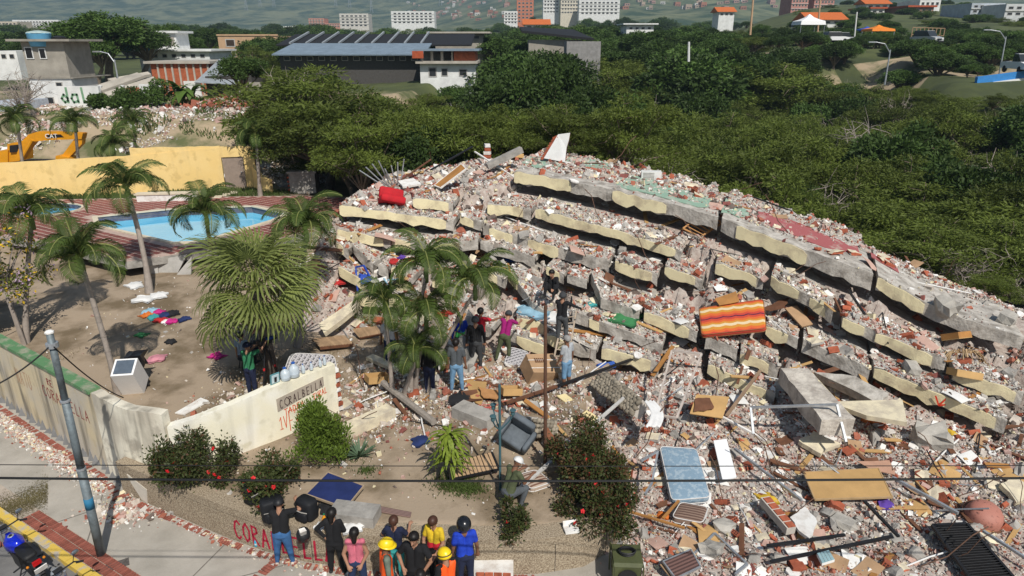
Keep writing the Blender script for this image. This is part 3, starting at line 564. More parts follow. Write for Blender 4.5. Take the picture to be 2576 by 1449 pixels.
def place_pieces():
    tot = 0
    for kind, (meshes, lab, cat, cnt, (s0, s1)) in KINDS.items():
        done = 0; tries = 0
        while done < cnt and tries < cnt*40:
            tries += 1; px = random.uniform(790, 2576); py = random.uniform(410, 1446)
            hh = SUPPORT.ray_cast(Vector((0, 0, CAM_H)), ray(px, py).normalized())
            if hh[0] is None or abs(hh[1].z) < .45: continue
            p = hh[0]
            if p.y > 36 or p.x < -10: continue
            g, on = ground_h(np.array([p.x]), np.array([p.y]))
            if not on[0] and random.random() > spill(p.x, p.y)*1.3: continue
            if p.y > np.interp(p.x, SHOUL[:, 0], SHOUL[:, 1])-.2 and p.y < np.interp(p.x, SHOUL[:, 0], SHOUL[:, 1])+3.4 and p.x > -.5 and random.random() < .8: continue
            if px < 1560 and p.y < 15.6 and p.x < 2.6: continue
            s = random.uniform(s0, s1)*(1.+.012*(p.y-12)); _, nn = drop(p.x, p.y); 
            if nn.z < 0: nn = -nn
            o = bpy.data.objects.new(kind, random.choice(meshes)); COL.objects.link(o); o.location = p+Vector((0, 0, .05*s)); o.scale = (s, s, s)
            if kind in ('plaster_flake', 'cardboard_sheet', 'plank', 'metal_pipe', 'painted_wall_piece'): q = nn.lerp(Vector((0, -.2, 1)), .4).normalized().to_track_quat('Z', 'Y') @ Euler((random.gauss(0, .16), random.gauss(0, .16), random.random()*6.28)).to_quaternion()
            elif kind == 'reinforcing_bar': q = Euler((random.uniform(-.3, .3), random.uniform(-.5, .2), random.random()*6.28)).to_quaternion()
            else: q = Euler((random.gauss(0, .5), random.gauss(0, .5), random.random()*6.28)).to_quaternion()
            o.rotation_mode = 'QUATERNION'; o.rotation_quaternion = q; w = near(p, px, py); ad = 'small ' if s < s0+.3*(s1-s0) else 'large ' if s > s0+.75*(s1-s0) else ''; tag(o, f'{ad}{lab} lying {w}', cat, f'{ad}{kind.replace("_", " ")}s {w}'); done += 1
        tot += done
    return tot
print('pieces', place_pieces())
# ---------------- furniture and building parts lying in the ruin
def local(q, n):
    c = sum(q, Vector())/len(q); x = (q[1]-q[0]).normalized(); z = n.normalized(); y = z.cross(x).normalized(); x = y.cross(z)
    return Matrix(((x.x, y.x, z.x, c.x), (x.y, y.y, z.y, c.y), (x.z, y.z, z.z, c.z), (0, 0, 0, 1)))
def framed(name, label, cat, pts, lift=.15, Ys=None):
    """an Empty lying in the plane of four picture points; returns it and the corners in its own frame"""
    q, n = quadpx(pts, lift, Ys); M = local(q, n); o = thing(name, label, cat); o.matrix_world = M; o.matrix_basis = M; I = M.inverted(); return o, [I @ p for p in q]
def soft(q, th, rc=.12, puff=.05):
    """mattress body: rounded corners, soft edge"""
    out = []; n = len(q)
    for i in range(n):
        a, b, c = q[i-1], q[i], q[(i+1) % n]; u = (a-b).normalized(); v = (c-b).normalized()
        for k in range(5): t = k/4; out.append(b+u*rc*(1-t)**2+v*rc*t*t)
    ce = sum(out, Vector())/len(out); m = MB(); rg = []
    for z, s in ((-th, .94), (-th*.95, .985), (-th*.75, 1.), (-th*.25, 1.), (-th*.05, .985), (0, .94), (puff*.3, .8), (puff*.5, .4)): rg.append([ce+(p-ce)*s+Vector((0, 0, z)) for p in out])
    return m.loft(rg)
def piping(q, z, rc=.12):
    out = []; n = len(q)
    for i in range(n):
        a, b, c = q[i-1], q[i], q[(i+1) % n]; u = (a-b).normalized(); v = (c-b).normalized()
        for k in range(5): t = k/4; out.append(b+u*rc*(1-t)**2+v*rc*t*t+Vector((0, 0, z)))
    return MB().tube(out+[out[0]], .014, 5)
def pattern_mat(name, bands, wav=.035, freq=5.5):
    m = bpy.data.materials.new(name); m.use_nodes = True; n = m.node_tree; N, L = n.nodes, n.links; b = N['Principled BSDF']; b.inputs['Roughness'].default_value = .9
    tc = N.new('ShaderNodeTexCoord'); sp = N.new('ShaderNodeSeparateXYZ'); L.new(tc.outputs['Generated'], sp.inputs[0])
    def mt(op, a, v=None, c=None):
        k = N.new('ShaderNodeMath'); k.operation = op; L.new(a, k.inputs[0])
        if isinstance(v, (int, float)): k.inputs[1].default_value = v
        elif v is not None: L.new(v, k.inputs[1])
        return k.outputs[0]
    sc = mt('MULTIPLY', mt('ABSOLUTE', mt('SINE', mt('MULTIPLY', sp.outputs[0], freq*math.pi))), wav); ns = N.new('ShaderNodeTexNoise'); ns.inputs['Scale'].default_value = 9; L.new(tc.outputs['Object'], ns.inputs[0])
    v = mt('ADD', mt('ADD', sp.outputs[1], sc), mt('MULTIPLY', ns.outputs[0], .02)); r = N.new('ShaderNodeValToRGB'); r.color_ramp.interpolation = 'CONSTANT'
    e = r.color_ramp.elements
    for i, (p, c) in enumerate(bands):
        el = e[i] if i < 2 else e.new(p); el.position = p; el.color = (*c, 1)
    L.new(v, r.inputs[0]); L.new(r.outputs[0], b.inputs['Base Color']); return m
_o, _d, _g, _c, _p = (.60, .12, .025), (.50, .055, .03), (.55, .24, .03), (.66, .53, .33), (.10, .012, .04)
M_orange = pattern_mat('retro_mattress_print', [(0, _d), (.07, _o), (.14, _g), (.23, _c), (.31, _g), (.37, _o), (.44, _d), (.51, _p), (.55, _d), (.62, _o), (.70, _g), (.78, _c), (.86, _g), (.92, _o), (.98, _d)])
M_bluem = mat('blue_damask', (.20, .29, .37), .8, 0, 7, .3, col2=(.30, .38, .44), thr=(.42, .5), detail=3)
def quilt_mat():
    m = mat('quilted_ticking', (.50, .48, .49), .9, .12, 3); n = m.node_tree; N, L = n.nodes, n.links; b = N['Principled BSDF']; tc = N.new('ShaderNodeTexCoord'); hs = []
    for s in (1, -1):
        mp = N.new('ShaderNodeMapping'); mp.inputs['Rotation'].default_value = (0, 0, s*.8); w = N.new('ShaderNodeTexWave'); w.inputs['Scale'].default_value = 2.6; L.new(tc.outputs['Object'], mp.inputs[0]); L.new(mp.outputs[0], w.inputs[0]); hs.append(w.outputs[1])
    mx = N.new('ShaderNodeMath'); mx.operation = 'MINIMUM'; L.new(hs[0], mx.inputs[0]); L.new(hs[1], mx.inputs[1]); bp = N.new('ShaderNodeBump'); bp.inputs['Strength'].default_value = .9; bp.inputs['Distance'].default_value = .08; L.new(mx.outputs[0], bp.inputs['Height']); L.new(bp.outputs[0], b.inputs['Normal']); return m
def mattress(label, pts, th, m, pm, lift, Ys=None, rc=.14):
    o, q = framed('mattress', label, 'mattress', pts, lift, Ys); part('body', soft(q, th, rc), m, o, True)
    for z in (-.01, -th+.01): part('piping', piping([p*1.0 for p in q], z, rc), pm, o)
    return o
M_pipe = mat('pale_piping', (.62, .6, .58), .9, .1)
mattress('pale blue flowered mattress lying face up among the debris', [(1660, 1122), (1752, 1128), (1787, 1250), (1690, 1258)], .18, M_bluem, M_pipe, .32)
mattress('orange, gold and cream wave patterned mattress resting on a broken beam', [(1765, 842), (1928, 825), (1920, 752), (1758, 775)], .16, M_orange, mat('brown_piping', (.3, .12, .05), .9), .0, [20.5, 20.2, 21.5, 21.8])
mattress('grey quilted mattress leaning upright behind the carved sign', [(702, 990), (852, 952), (842, 893), (738, 888)], .24, quilt_mat(), M_pipe, .0, [17.5, 18.5, 18.95, 18.05], .2)
mattress('dirty grey quilted mattress slumped at the foot of the ladder', [(1268, 912), (1320, 925), (1330, 885), (1285, 872)], .25, quilt_mat(), M_pipe, .1, [20.2, 20.0, 20.9, 21.0])
mattress('brown striped mattress half under the blue mattress', [(1690, 1300), (1768, 1315), (1782, 1275), (1712, 1262)], .16, pattern_mat('brown_stripes', [(i/14, (.10, .055, .04) if i % 2 else (.24, .16, .12)) for i in range(14)], 0), M_pipe, .2)
mattress('brown and cream striped mattress beside the long gutter pipe', [(1335, 1230), (1388, 1212), (1350, 1180), (1302, 1194)], .12, pattern_mat('cream_stripes', [(i/12, (.16, .08, .055) if i % 2 else (.42, .33, .26)) for i in range(12)], 0), M_pipe, .12)
def board(name, label, pts, th, m, lift=.15, Ys=None, ragged=0., cat='board', trim=None):
    o, q = framed(name, label, cat, pts, lift, Ys); part('sheet', MB().plate(rag(q, 4, ragged) if ragged else q, (0, 0, 1), th), m, o)
    if trim:
        for a, b in zip(q, q[1:]+q[:1]): part('edge_strip', MB().bar(a+Vector((0, 0, -th/2)), b+Vector((0, 0, -th/2)), .03, th+.02), trim, o)
    return o
board('plywood_board', 'large tawny plywood door panel lying flat on the rubble', [(2022, 1188), (2210, 1178), (2245, 1250), (2050, 1256)], .03, M_ply, .3, trim=mat('tan_edge', (.46, .31, .16), .8))
board('plywood_board', 'tawny plywood sheet leaning with a torn brown veneer on it', [(1752, 992), (1835, 998), (1818, 1052), (1735, 1040)], .03, M_ply, .0, [17.6, 17.5, 16.8, 16.9])
board('veneer_sheet', 'torn dark brown veneer stuck to the leaning plywood sheet', [(1748, 1002), (1785, 1000), (1800, 1030), (1745, 1035)], .012, M_brown, .02, [17.42, 17.42, 17.0, 16.95], .06)
board('white_shelf', 'long white melamine shelf beside the blue mattress', [(1795, 1108), (1828, 1104), (1853, 1200), (1818, 1208)], .035, mat('white_melamine', (.80, .80, .80), .5, .05), .32)
board('blue_board', 'dark blue square panel dropped on the planter soil', [(825, 1188), (915, 1222), (870, 1278), (770, 1243)], .03, mat('navy_board', (.022, .035, .13), .6, .35, 2), .22, trim=mat('raw_edge', (.4, .3, .2), .9))
board('corrugated_strip', 'narrow brown corrugated strip beside the dark blue panel', [(875, 1258), (1035, 1288), (1032, 1300), (870, 1270)], .03, pattern_mat('brown_ribs', [(i/8, (.12, .07, .06) if i % 2 else (.25, .16, .14)) for i in range(8)], 0), .05)
board('cream_board', 'pale yellow board lying diagonally above the flowering bush', [(1400, 995), (1422, 990), (1512, 1055), (1490, 1062)], .04, mat('pale_yellow', (.66, .55, .3), .7, .15), .2)
board('wooden_board', 'pale plank lying along the top of the pebbled wall', [(1036, 1332), (1228, 1336), (1226, 1350), (1036, 1346)], .03, mat('pale_plank', (.55, .37, .19), .8, .2), .03)
board('wooden_door', 'broken orange brown wooden door tipped on the summit', [(1092, 466), (1160, 412), (1172, 424), (1108, 472)], .05, M_wood, .0, [28.4, 29.0, 28.6, 28.0], trim=M_white)
board('plywood_board', 'square plywood sheet leaning beside the black cloth', [(1172, 955), (1225, 962), (1210, 1020), (1185, 1005)], .03, M_ply, .1, ragged=.03)
board('plywood_board', 'jagged orange plywood piece in front of the cardboard box', [(1205, 975), (1262, 985), (1255, 1005), (1215, 998)], .03, mat('orange_ply', (.50, .25, .10), .7, .25), .2, ragged=.12)
board('white_board', 'white board fallen on the grass behind the pale wall', [(440, 1038), (505, 1000), (525, 1008), (462, 1042)], .04, M_white, .06)
board('white_slab', 'large smooth white plaster slab in the foreground debris', [(1985, 1302), (2022, 1272), (2062, 1310), (2030, 1352)], .08, M_white, .35, ragged=.08, cat='slab')
board('cream_slab', 'broad cream faced wall slab below the fallen column', [(2008, 1108), (2050, 1085), (2110, 1115), (2060, 1140)], .14, M_creamw, .3, ragged=.07, cat='slab')
board('cream_slab', 'cream faced slab at the right edge of the debris', [(2515, 1215), (2560, 1200), (2600, 1235), (2560, 1265)], .14, M_creamw, .25, ragged=.07, cat='slab')
board('pink_board', 'pinkish hardboard sheet behind the tawny plywood board', [(2155, 1160), (2235, 1158), (2255, 1195), (2190, 1180)], .02, mat('pink_hardboard', (.50, .29, .20), .85, .2), .25, ragged=.05)
board('brown_board', 'rusty brown torn board above the orange patterned mattress', [(1918, 778), (1985, 748), (1970, 775), (1935, 782)], .02, M_brown, .3, ragged=.1)
board('plywood_board', 'ribbed plywood piece standing behind the orange patterned mattress', [(1798, 752), (1850, 732), (1862, 758), (1810, 768)], .03, M_wood, .35, ragged=.05)
board('plywood_board', 'tan chipboard panel sloping to the right of the orange patterned mattress', [(1975, 775), (2005, 768), (2045, 815), (2018, 822)], .05, M_cardb, .35)
board('brown_shutter', 'brown ridged shutter with a silver handle near the generator', [(1668, 1412), (1738, 1382), (1762, 1425), (1700, 1455)], .03, pattern_mat('maroon_ribs', [(i/12, (.07, .035, .03) if i % 2 else (.17, .09, .075)) for i in range(12)], 0), .35, trim=M_steel)
board('cardboard_sheet', 'tan cardboard flap under the brown shutter', [(1660, 1420), (1690, 1408), (1740, 1460), (1700, 1470)], .02, M_cardb, .28)
board('blue_cushion', 'folded blue tarpaulin lying on the beam near the round stone wall', [(1505, 915), (1545, 908), (1550, 925), (1512, 930)], .1, mat('cloth_royal', (.03, .1, .4), .7, .3), .2, ragged=.05, cat='tarpaulin')
board('wall_panel_fragment', 'white wall panel leaning on the rubble over the red armchair', [(1000, 455), (1040, 448), (1060, 462), (1015, 470)], .08, M_white, .3, ragged=.05, cat='panel')
# black louvred shutter: frame and each slat
o, q = framed('louvred_shutter', 'black louvred shutter lying on the rubble at the corner of the picture', 'shutter', [(2345, 1322), (2432, 1318), (2560, 1465), (2455, 1475)], .3)
for a, b in zip(q, q[1:]+q[:1]): part('frame_bar', MB().bar(a, b, .06, .07), M_dark, o)
part('backing', MB().plate([p+Vector((0, 0, -.03)) for p in q], (0, 0, 1), .02), M_dark, o)
for i in range(1, 25):
    t = i/25; a, b = q[0].lerp(q[3], t), q[1].lerp(q[2], t); part('slat', MB().bar(a, b, .07, .012, 0, up=(0, .6, .8)), M_dark, o)
# slatted bed base
o, q = framed('slatted_bed', 'wooden slatted bed base in a dark metal frame beside the striped plant', 'bed base', [(1132, 1168), (1238, 1140), (1255, 1180), (1142, 1204)], .2)
for a, b in zip(q, q[1:]+q[:1]): part('frame_bar', MB().bar(a, b, .05, .06), M_dark, o)
for i in range(11): t = (i+.6)/11.4; part('slat', MB().bar(q[0].lerp(q[1], t)+Vector((0, 0, .03)), q[3].lerp(q[2], t)+Vector((0, 0, .03)), .075, .02), mat('pale_slat', (.5, .33, .19), .8, .2), o)
def pallet(label, pts, lift):
    o, q = framed('pallet', label, 'pallet', pts, lift)
    for i in range(3): t = i/2; part('stringer', MB().bar(q[0].lerp(q[3], t)+Vector((0, 0, -.06)), q[1].lerp(q[2], t)+Vector((0, 0, -.06)), .06, .09), M_brown, o)
    for i in range(12): t = (i+.3)/11.6; part('slat', MB().bar(q[0].lerp(q[1], t), q[3].lerp(q[2], t), .09, .02), mat('weathered_slat', (.40, .26, .15), .85, .3, rnd=.15), o)
pallet('long slatted pallet on the soil left of the palm clump', [(785, 852), (862, 845), (888, 864), (805, 872)], .25); pallet('smaller slatted pallet tilted on rubble left of the palm clump', [(888, 828), (945, 820), (958, 838), (905, 848)], .3)
# brown crib rail
o, q = framed('crib_rail', 'reddish brown wooden crib rail sticking out under the roof slab', 'crib', [(1718, 575), (1780, 530), (1815, 562), (1762, 596)], 0, [25.4, 25.8, 25.5, 25.0])
for a, b in zip(q, q[1:]+q[:1]): part('rail', MB().bar(a, b, .06, .05), M_wood, o)
for i in range(1, 7): t = i/7; part('spindle', MB().bar(q[0].lerp(q[1], t), q[3].lerp(q[2], t), .035, .035), M_wood, o)
# metal frames
def wire_frame(name, label, cat, segs, w, m, piece='bar'):
    pts = [aty(*s[0], s[1]) for s in segs]; o = thing(name, label, cat, tuple(min(pts, key=lambda p: p.z)))
    for a, b in zip(pts[:-1], pts[1:]): part(piece, MB().bar(a, b, w, w), m, o, world=True)
    return o
wire_frame('window_frame', 'tall steel window frame standing in front of the fallen column', 'window frame', [((1895, 1092), 15.9), ((1888, 1025), 16.5), ((2105, 1018), 16.0), ((2128, 1112), 15.2)], .06, M_steel)
wire_frame('door_frame', 'white wooden door frame leaning against the lower slabs', 'door frame', [((1648, 1042), 16.9), ((1690, 882), 18.6), ((1765, 890), 18.4), ((1702, 1052), 16.6), ((1648, 1042), 16.9)], .055, mat('worn_white_wood', (.52, .45, .40), .8, .35, 5), 'frame_bar')
wire_frame('metal_bed', 'bent light steel frame at the bottom of the rubble', 'frame', [((1740, 1400), 12.2), ((1798, 1342), 12.9), ((1880, 1420), 11.9), ((1850, 1445), 11.6)], .05, M_steel)
wire_frame('metal_bed', 'blue grey bed frame poking out beside the blue mattress', 'frame', [((1612, 1160), 14.4), ((1655, 1135), 14.9), ((1640, 1215), 14.0), ((1622, 1245), 13.6)], .05, M_steel)
for a, b, w, h, m, lab, l1, l2 in [
 ((1303, 1256), (1572, 1070), .09, .05, mat('old_gutter', (.55, .53, .5), .7, .3, 9), 'long pale gutter pipe leaning across the flowering bush', .25, 1.0), ((1750, 1040), (1925, 1128), .07, .05, M_white, 'long white and brown batten across the debris', .35, .25), ((1825, 1062), (1908, 968), .09, .04, mat('weathered_batten', (.30, .2, .13), .9), 'weathered batten propped beside the leaning plywood', .2, .5), ((1845, 1152), (2012, 1284), .06, .06, M_steel, 'long steel tube crossing between white shelf and white slab', .3, .3), ((2240, 1226), (2402, 1322), .07, .07, M_steel, 'thick steel tube leading to the black shutter', .3, .35), ((2465, 1362), (2600, 1450), .06, .06, M_steel, 'steel tube beyond the black shutter', .3, .3), ((1935, 1436), (2238, 1372), .07, .05, M_dark, 'long black bar along the bottom of the rubble', .25, .25), ((1925, 1400), (2120, 1372), .06, .05, M_dark, 'shorter black bar near the blue tiles', .3, .3), ((2170, 1282), (2255, 1372), .07, .05, M_dark, 'charred black beam left of the black shutter', .25, .25), ((2168, 590), (2310, 800), .06, .04, M_steel, 'thin aluminium strip hanging down the upper slabs', .3, .35), ((2130, 750), (2170, 820), .07, .05, M_dark, 'dark bar stuck upright in the upper rubble', .3, .4), ((2095, 770), (2125, 858), .07, .05, M_brown, 'brown post leaning across a cream beam', .3, .5), ((1335, 1010), (1590, 920), .08, .06, M_dark, 'long blackened beam below the ladder', .2, .25), ((1265, 1032), (1400, 990), .1, .06, M_brown, 'brown timber below the cardboard box', .2, .25), ((1640, 960), (1690, 905), .12, .06, M_wood, 'brown timber leaning left of the white door frame', .2, .5), ((1665, 1330), (1705, 1285), .06, .04, M_wood, 'reddish batten crossed over the striped mattress', .3, .3), ((1562, 1302), (1720, 1350), .06, .04, M_wood, 'reddish batten under the striped mattress', .25, .25), ((930, 905), (1000, 935), .3, .12, M_creamw, 'cream kerb piece beside the palm clump', .1, .1), ((1420, 868), (1370, 835), .05, .05, M_white, 'white rail below the ladder', .3, .3), ((1085, 455), (1190, 405), .08, .06, M_dark, 'dark rafter on the summit behind the wooden door', .5, .7), ((1195, 408), (1305, 470), .08, .05, M_white, 'white window bar sloping from the summit', .5, .3), ((1010, 470), (1085, 428), .07, .05, M_brown, 'brown rafter on the summit', .3, .5), ((885, 615), (922, 550), .06, .04, M_white, 'white strip hanging at the end of the slabs', .3, .4), ((1895, 505), (1990, 540), .05, .05, M_dark, 'black cable duct lying on the green roof paint', .15, .15), ((1900, 500), (1960, 530), .12, .06, M_white, 'white strip at the back edge of the roof', .1, .1)]:
    bar('batten' if 'pipe' not in lab and 'tube' not in lab else 'pipe', a, b, w, h, m, lab, 'beam' if 'beam' in lab else 'pipe' if ('pipe' in lab or 'tube' in lab) else 'batten', l1, l2)
# top: grey beam with rebars, brick pier
bar('concrete_pier', (1225, 418), (1312, 376), .34, .26, M_grey, 'grey concrete beam end jutting from the summit', 'concrete beam', .0, .0, Ya=30.6, Yb=31.2)
t = thing('brick_pier', 'narrow broken brick pier standing on the summit', 'pier', tuple(aty(1226, 408, 33)))
for i in range(5): p = aty(1226, 402-i*9, 33); part('brick', MB().box(p, (.38-.03*i, .3, .15), rotm(random.uniform(-.2, .2)), 0, .1), M_brick if i % 2 else M_white, t, world=True)
t = thing('steel_tube_bundle', 'spray of thin steel tubes fanning out at the end of the summit', 'tubes', tuple(hit(950, 462)))
for i in range(8): b = hit(965+i*6, 468); part('tube', MB().tube([b, aty(905+i*16, 440-7*(i % 4)-i, b.y-.4)+Vector((0, 0, .2))], .03, 6), M_steel, t, world=True)
# brick-faced pier lying in the foreground
t = thing('brick_pier', 'toppled pier of red bricks and mortar in the foreground debris', 'pier', tuple(hit(1945, 1330)))
pa, pb = hit(1918, 1288)+Vector((0, 0, .35)), hit(1985, 1362)+Vector((0, 0, .3)); part('mortar_core', MB().bar(pa, pb, .24, .2), mat('mortar', (.55, .5, .44), .95, .2), t, world=True)
for i in range(5): a = pa.lerp(pb, (i+.1)/5)+Vector((.02, -.03, .06)); b = pa.lerp(pb, (i+.85)/5)+Vector((.02, -.03, .06)); part('brick', MB().bar(a, b, .19, .13), M_brick, t, world=True)
# boulders of concrete
for (px, py, s, lab) in [(2340, 1115, (1.0, .8, .75), 'large weathered grey boulder of concrete under the red arrow beam'), (2380, 785, (.75, .6, .65), 'pointed pale grey concrete block high on the right slope'), (2530, 812, (.6, .5, .5), 'rounded pale block with a red painted side near the right edge'), (1770, 720, (.6, .5, .4), 'grey concrete block behind the orange patterned mattress'), (1960, 990, (.7, .6, .5), 'grey footing block at the top of the fallen column'), (2290, 935, (.55, .45, .4), 'grey stone block by the drawers'), (1425, 960, (.5, .4, .45), 'pale concrete block behind the man in blue shorts'), (1820, 1330, (.5, .4, .3), 'grey paving block left of the toppled pier'), (2120, 1320, (.6, .5, .25), 'flat grey slab lump right of the white plaster slab'), (1790, 1390, (.55, .45, .35), 'grey broken block right of the brown shutter'), (1560, 1010, (.4, .35, .3), 'stone lump beside the round stone wall')]:
    p = hit(px, py); o = obj('concrete_block', chunk_mesh('concrete_block', s, [mat('weathered_concrete', (.47, .44, .39), .95, .4, 1.8, .7)], .25), label=lab, cat='concrete block'); o.location = p+Vector((0, 0, s[2]*.25)); o.rotation_euler = (random.uniform(-.3, .3), random.uniform(-.3, .3), random.random()*6)
# drawers, boxes
def drawer(px, py, rz, rx, label, s=.5, m=M_wood):
    p = hit(px, py)+Vector((0, 0, .22)); o = thing('drawer', label, 'drawer', p, rot=(rx, .15, rz)); part('bottom', MB().bx(-s, s, -s*.7, s*.7, -.09, -.07), M_ply, o)
    for x0, x1, y0, y1 in ((-s, s, -s*.7, -s*.7+.03), (-s, s, s*.7-.03, s*.7), (-s, -s+.03, -s*.7+.032, s*.7-.032), (s-.03, s, -s*.7+.032, s*.7-.032)): part('side', MB().bx(x0, x1, y0, y1, -.068, .12), m, o)
drawer(2402, 862, .5, -.5, 'open brown wooden drawer tilted on the upper slope', .38); drawer(2422, 958, -.1, -.35, 'tan wooden drawer resting on the lowest cream beam', .38, M_ply); drawer(1285, 1000, .3, -.2, 'pale wooden drawer among boards below the ladder', .3, M_ply); drawer(950, 968, .5, -.1, 'orange wooden drawer on the soil by the palm clump', .34, M_ply); drawer(1290, 405, .4, -.3, 'broken orange wooden drawer on the summit', .45, M_ply)
p = hit(1360, 950)+Vector((0, 0, .3)); o = thing('cardboard_box', 'crushed brown cardboard box tied with white string below the ladder', 'box', p, rot=(.45, .2, .45)); part('carton', MB().box((0, 0, 0), (1.0, .75, .55), None, 0, .06), M_cardb, o)
for i in (-.2, .12): part('string', MB().bx(-.53, .53, i, i+.02, .285, .3), M_white, o)
for i in range(5): part('printed_mark', MB().bx(-.3+i*.07, -.26+i*.07, .02, .2, .3, .304), M_brown, o)
# wicker basket, splintered
t = thing('wicker_basket', 'splintered pale wicker basket burst open on the lowest beam', 'basket', tuple(hit(2415, 905)))
for i in range(30):
    a = -1.2+2.6*i/29; r0 = .15; r1 = .75+.2*random.random(); part('strip', MB().tube([Vector((r0*math.sin(a), -.05, .25)), Vector((r1*.6*math.sin(a), -.12*random.random(), .42-.1*abs(a))), Vector((r1*math.sin(a), -.3*random.random(), .12-.25*abs(a)+.25*random.random()))], .022, 4, flat=.35), mat('wicker', (.56, .39, .22), .8, .3), t)
# armchairs
p = hit(985, 520); t = thing('armchair', 'bright red upholstered armchair seat perched on the upper slab', 'armchair', p+Vector((0, 0, .1)), rot=(-.45, .25, .3)); MR = mat('red_upholstery', (.48, .012, .02), .8, .25, 4)
def cush(x0, x1, y0, y1, z0, z1, r=.06):
    m = MB(); cx, cy = (x0+x1)/2, (y0+y1)/2; hx, hy = (x1-x0)/2, (y1-y0)/2; rg = []
    for z, s in ((z0, .9), (z0+.04, 1), (z1-.05, 1), (z1, .9)):
        rg.append([Vector((cx+s*(hx-r)*sx+r*s*math.cos(a), cy+s*(hy-r)*sy+r*s*math.sin(a), z)) for sx, sy, a0 in ((1, 1, 0), (-1, 1, 90), (-1, -1, 180), (1, -1, 270)) for a in (R(a0), R(a0+45), R(a0+90))])
    return m.loft(rg)
part('seat', cush(-.5, .5, -.4, .4, 0, .3), MR, t, True); part('backrest', cush(-.5, .5, .22, .42, .28, .75), MR, t, True)
p = hit(1300, 1125); t = thing('armchair', 'grey upholstered armchair overturned beside the lamp post', 'armchair', p+Vector((0, 0, .28)), rot=(.5, .35, -.5)); MG = mat('grey_upholstery', (.13, .15, .17), .8, .3, 5)
part('seat', cush(-.32, .32, -.3, .3, 0, .2), MG, t, True); part('backrest', cush(-.34, .34, .2, .36, .18, .62), MG, t, True)
for s in (-1, 1): part('armrest', cush(s*.38-.06, s*.38+.06, -.3, .3, .05, .36, .05), MG, t, True)
board('sofa_side', 'torn wooden sofa side standing on edge in front of the flowering bush', [(1366, 1078), (1378, 1075), (1430, 1150), (1420, 1180)], .35, mat('worn_leather', (.28, .11, .055), .7, .45, 4), .3, [15.6, 15.7, 14.6, 14.3], .05, 'sofa')
# round-stone walls: every stone a part
M_stone = mat('river_stone', (.30, .26, .20), .85, .35, 5, .2, rnd=.3)
stone_meshes = [chunk_mesh('stone', (.2, .17, .14), [M_stone], .12) for i in range(6)]
for me in stone_meshes: me.polygons.foreach_set('use_smooth', [True]*len(me.polygons))
def stone_wall(label, pts, Ys, nu, nv, sc):
    q = [aty(*p, y) for p, y in zip(pts, Ys)]; n = (q[1]-q[0]).cross(q[3]-q[0]).normalized(); n = n if n.y < 0 else -n; t = thing('stone_wall', label, 'wall', tuple(q[0])); part('mortar_bed', MB().plate([p-n*.03 for p in q], n, .35), mat('mortar', (.3, .28, .25), .9), t, world=True)
    for j in range(nv):
        for i in range(nu):
            u, v = (i+.5+.5*(j % 2)*.9)/(nu+.5), (j+.5)/nv; p = q[0].lerp(q[1], u).lerp(q[3].lerp(q[2], u), v)
            o = bpy.data.objects.new('stone', random.choice(stone_meshes)); COL.objects.link(o); o.parent = t; o.location = p-t.location; s = sc*random.uniform(.85, 1.15); o.scale = (s, s, s); o.rotation_euler = (random.random()*.6, random.random()*.6, random.random()*6)
stone_wall('retaining wall of rounded river stones curving behind the white curtain', [(1592, 1045), (1480, 965), (1520, 935), (1615, 1005)], [16.6, 18.3, 18.45, 16.8], 14, 6, .95); stone_wall('low wall of rounded stones beside the torn sofa side', [(1345, 1105), (1405, 1090), (1400, 1060), (1335, 1050)], [15.3, 15.7, 15.85, 15.45], 7, 4, .8)
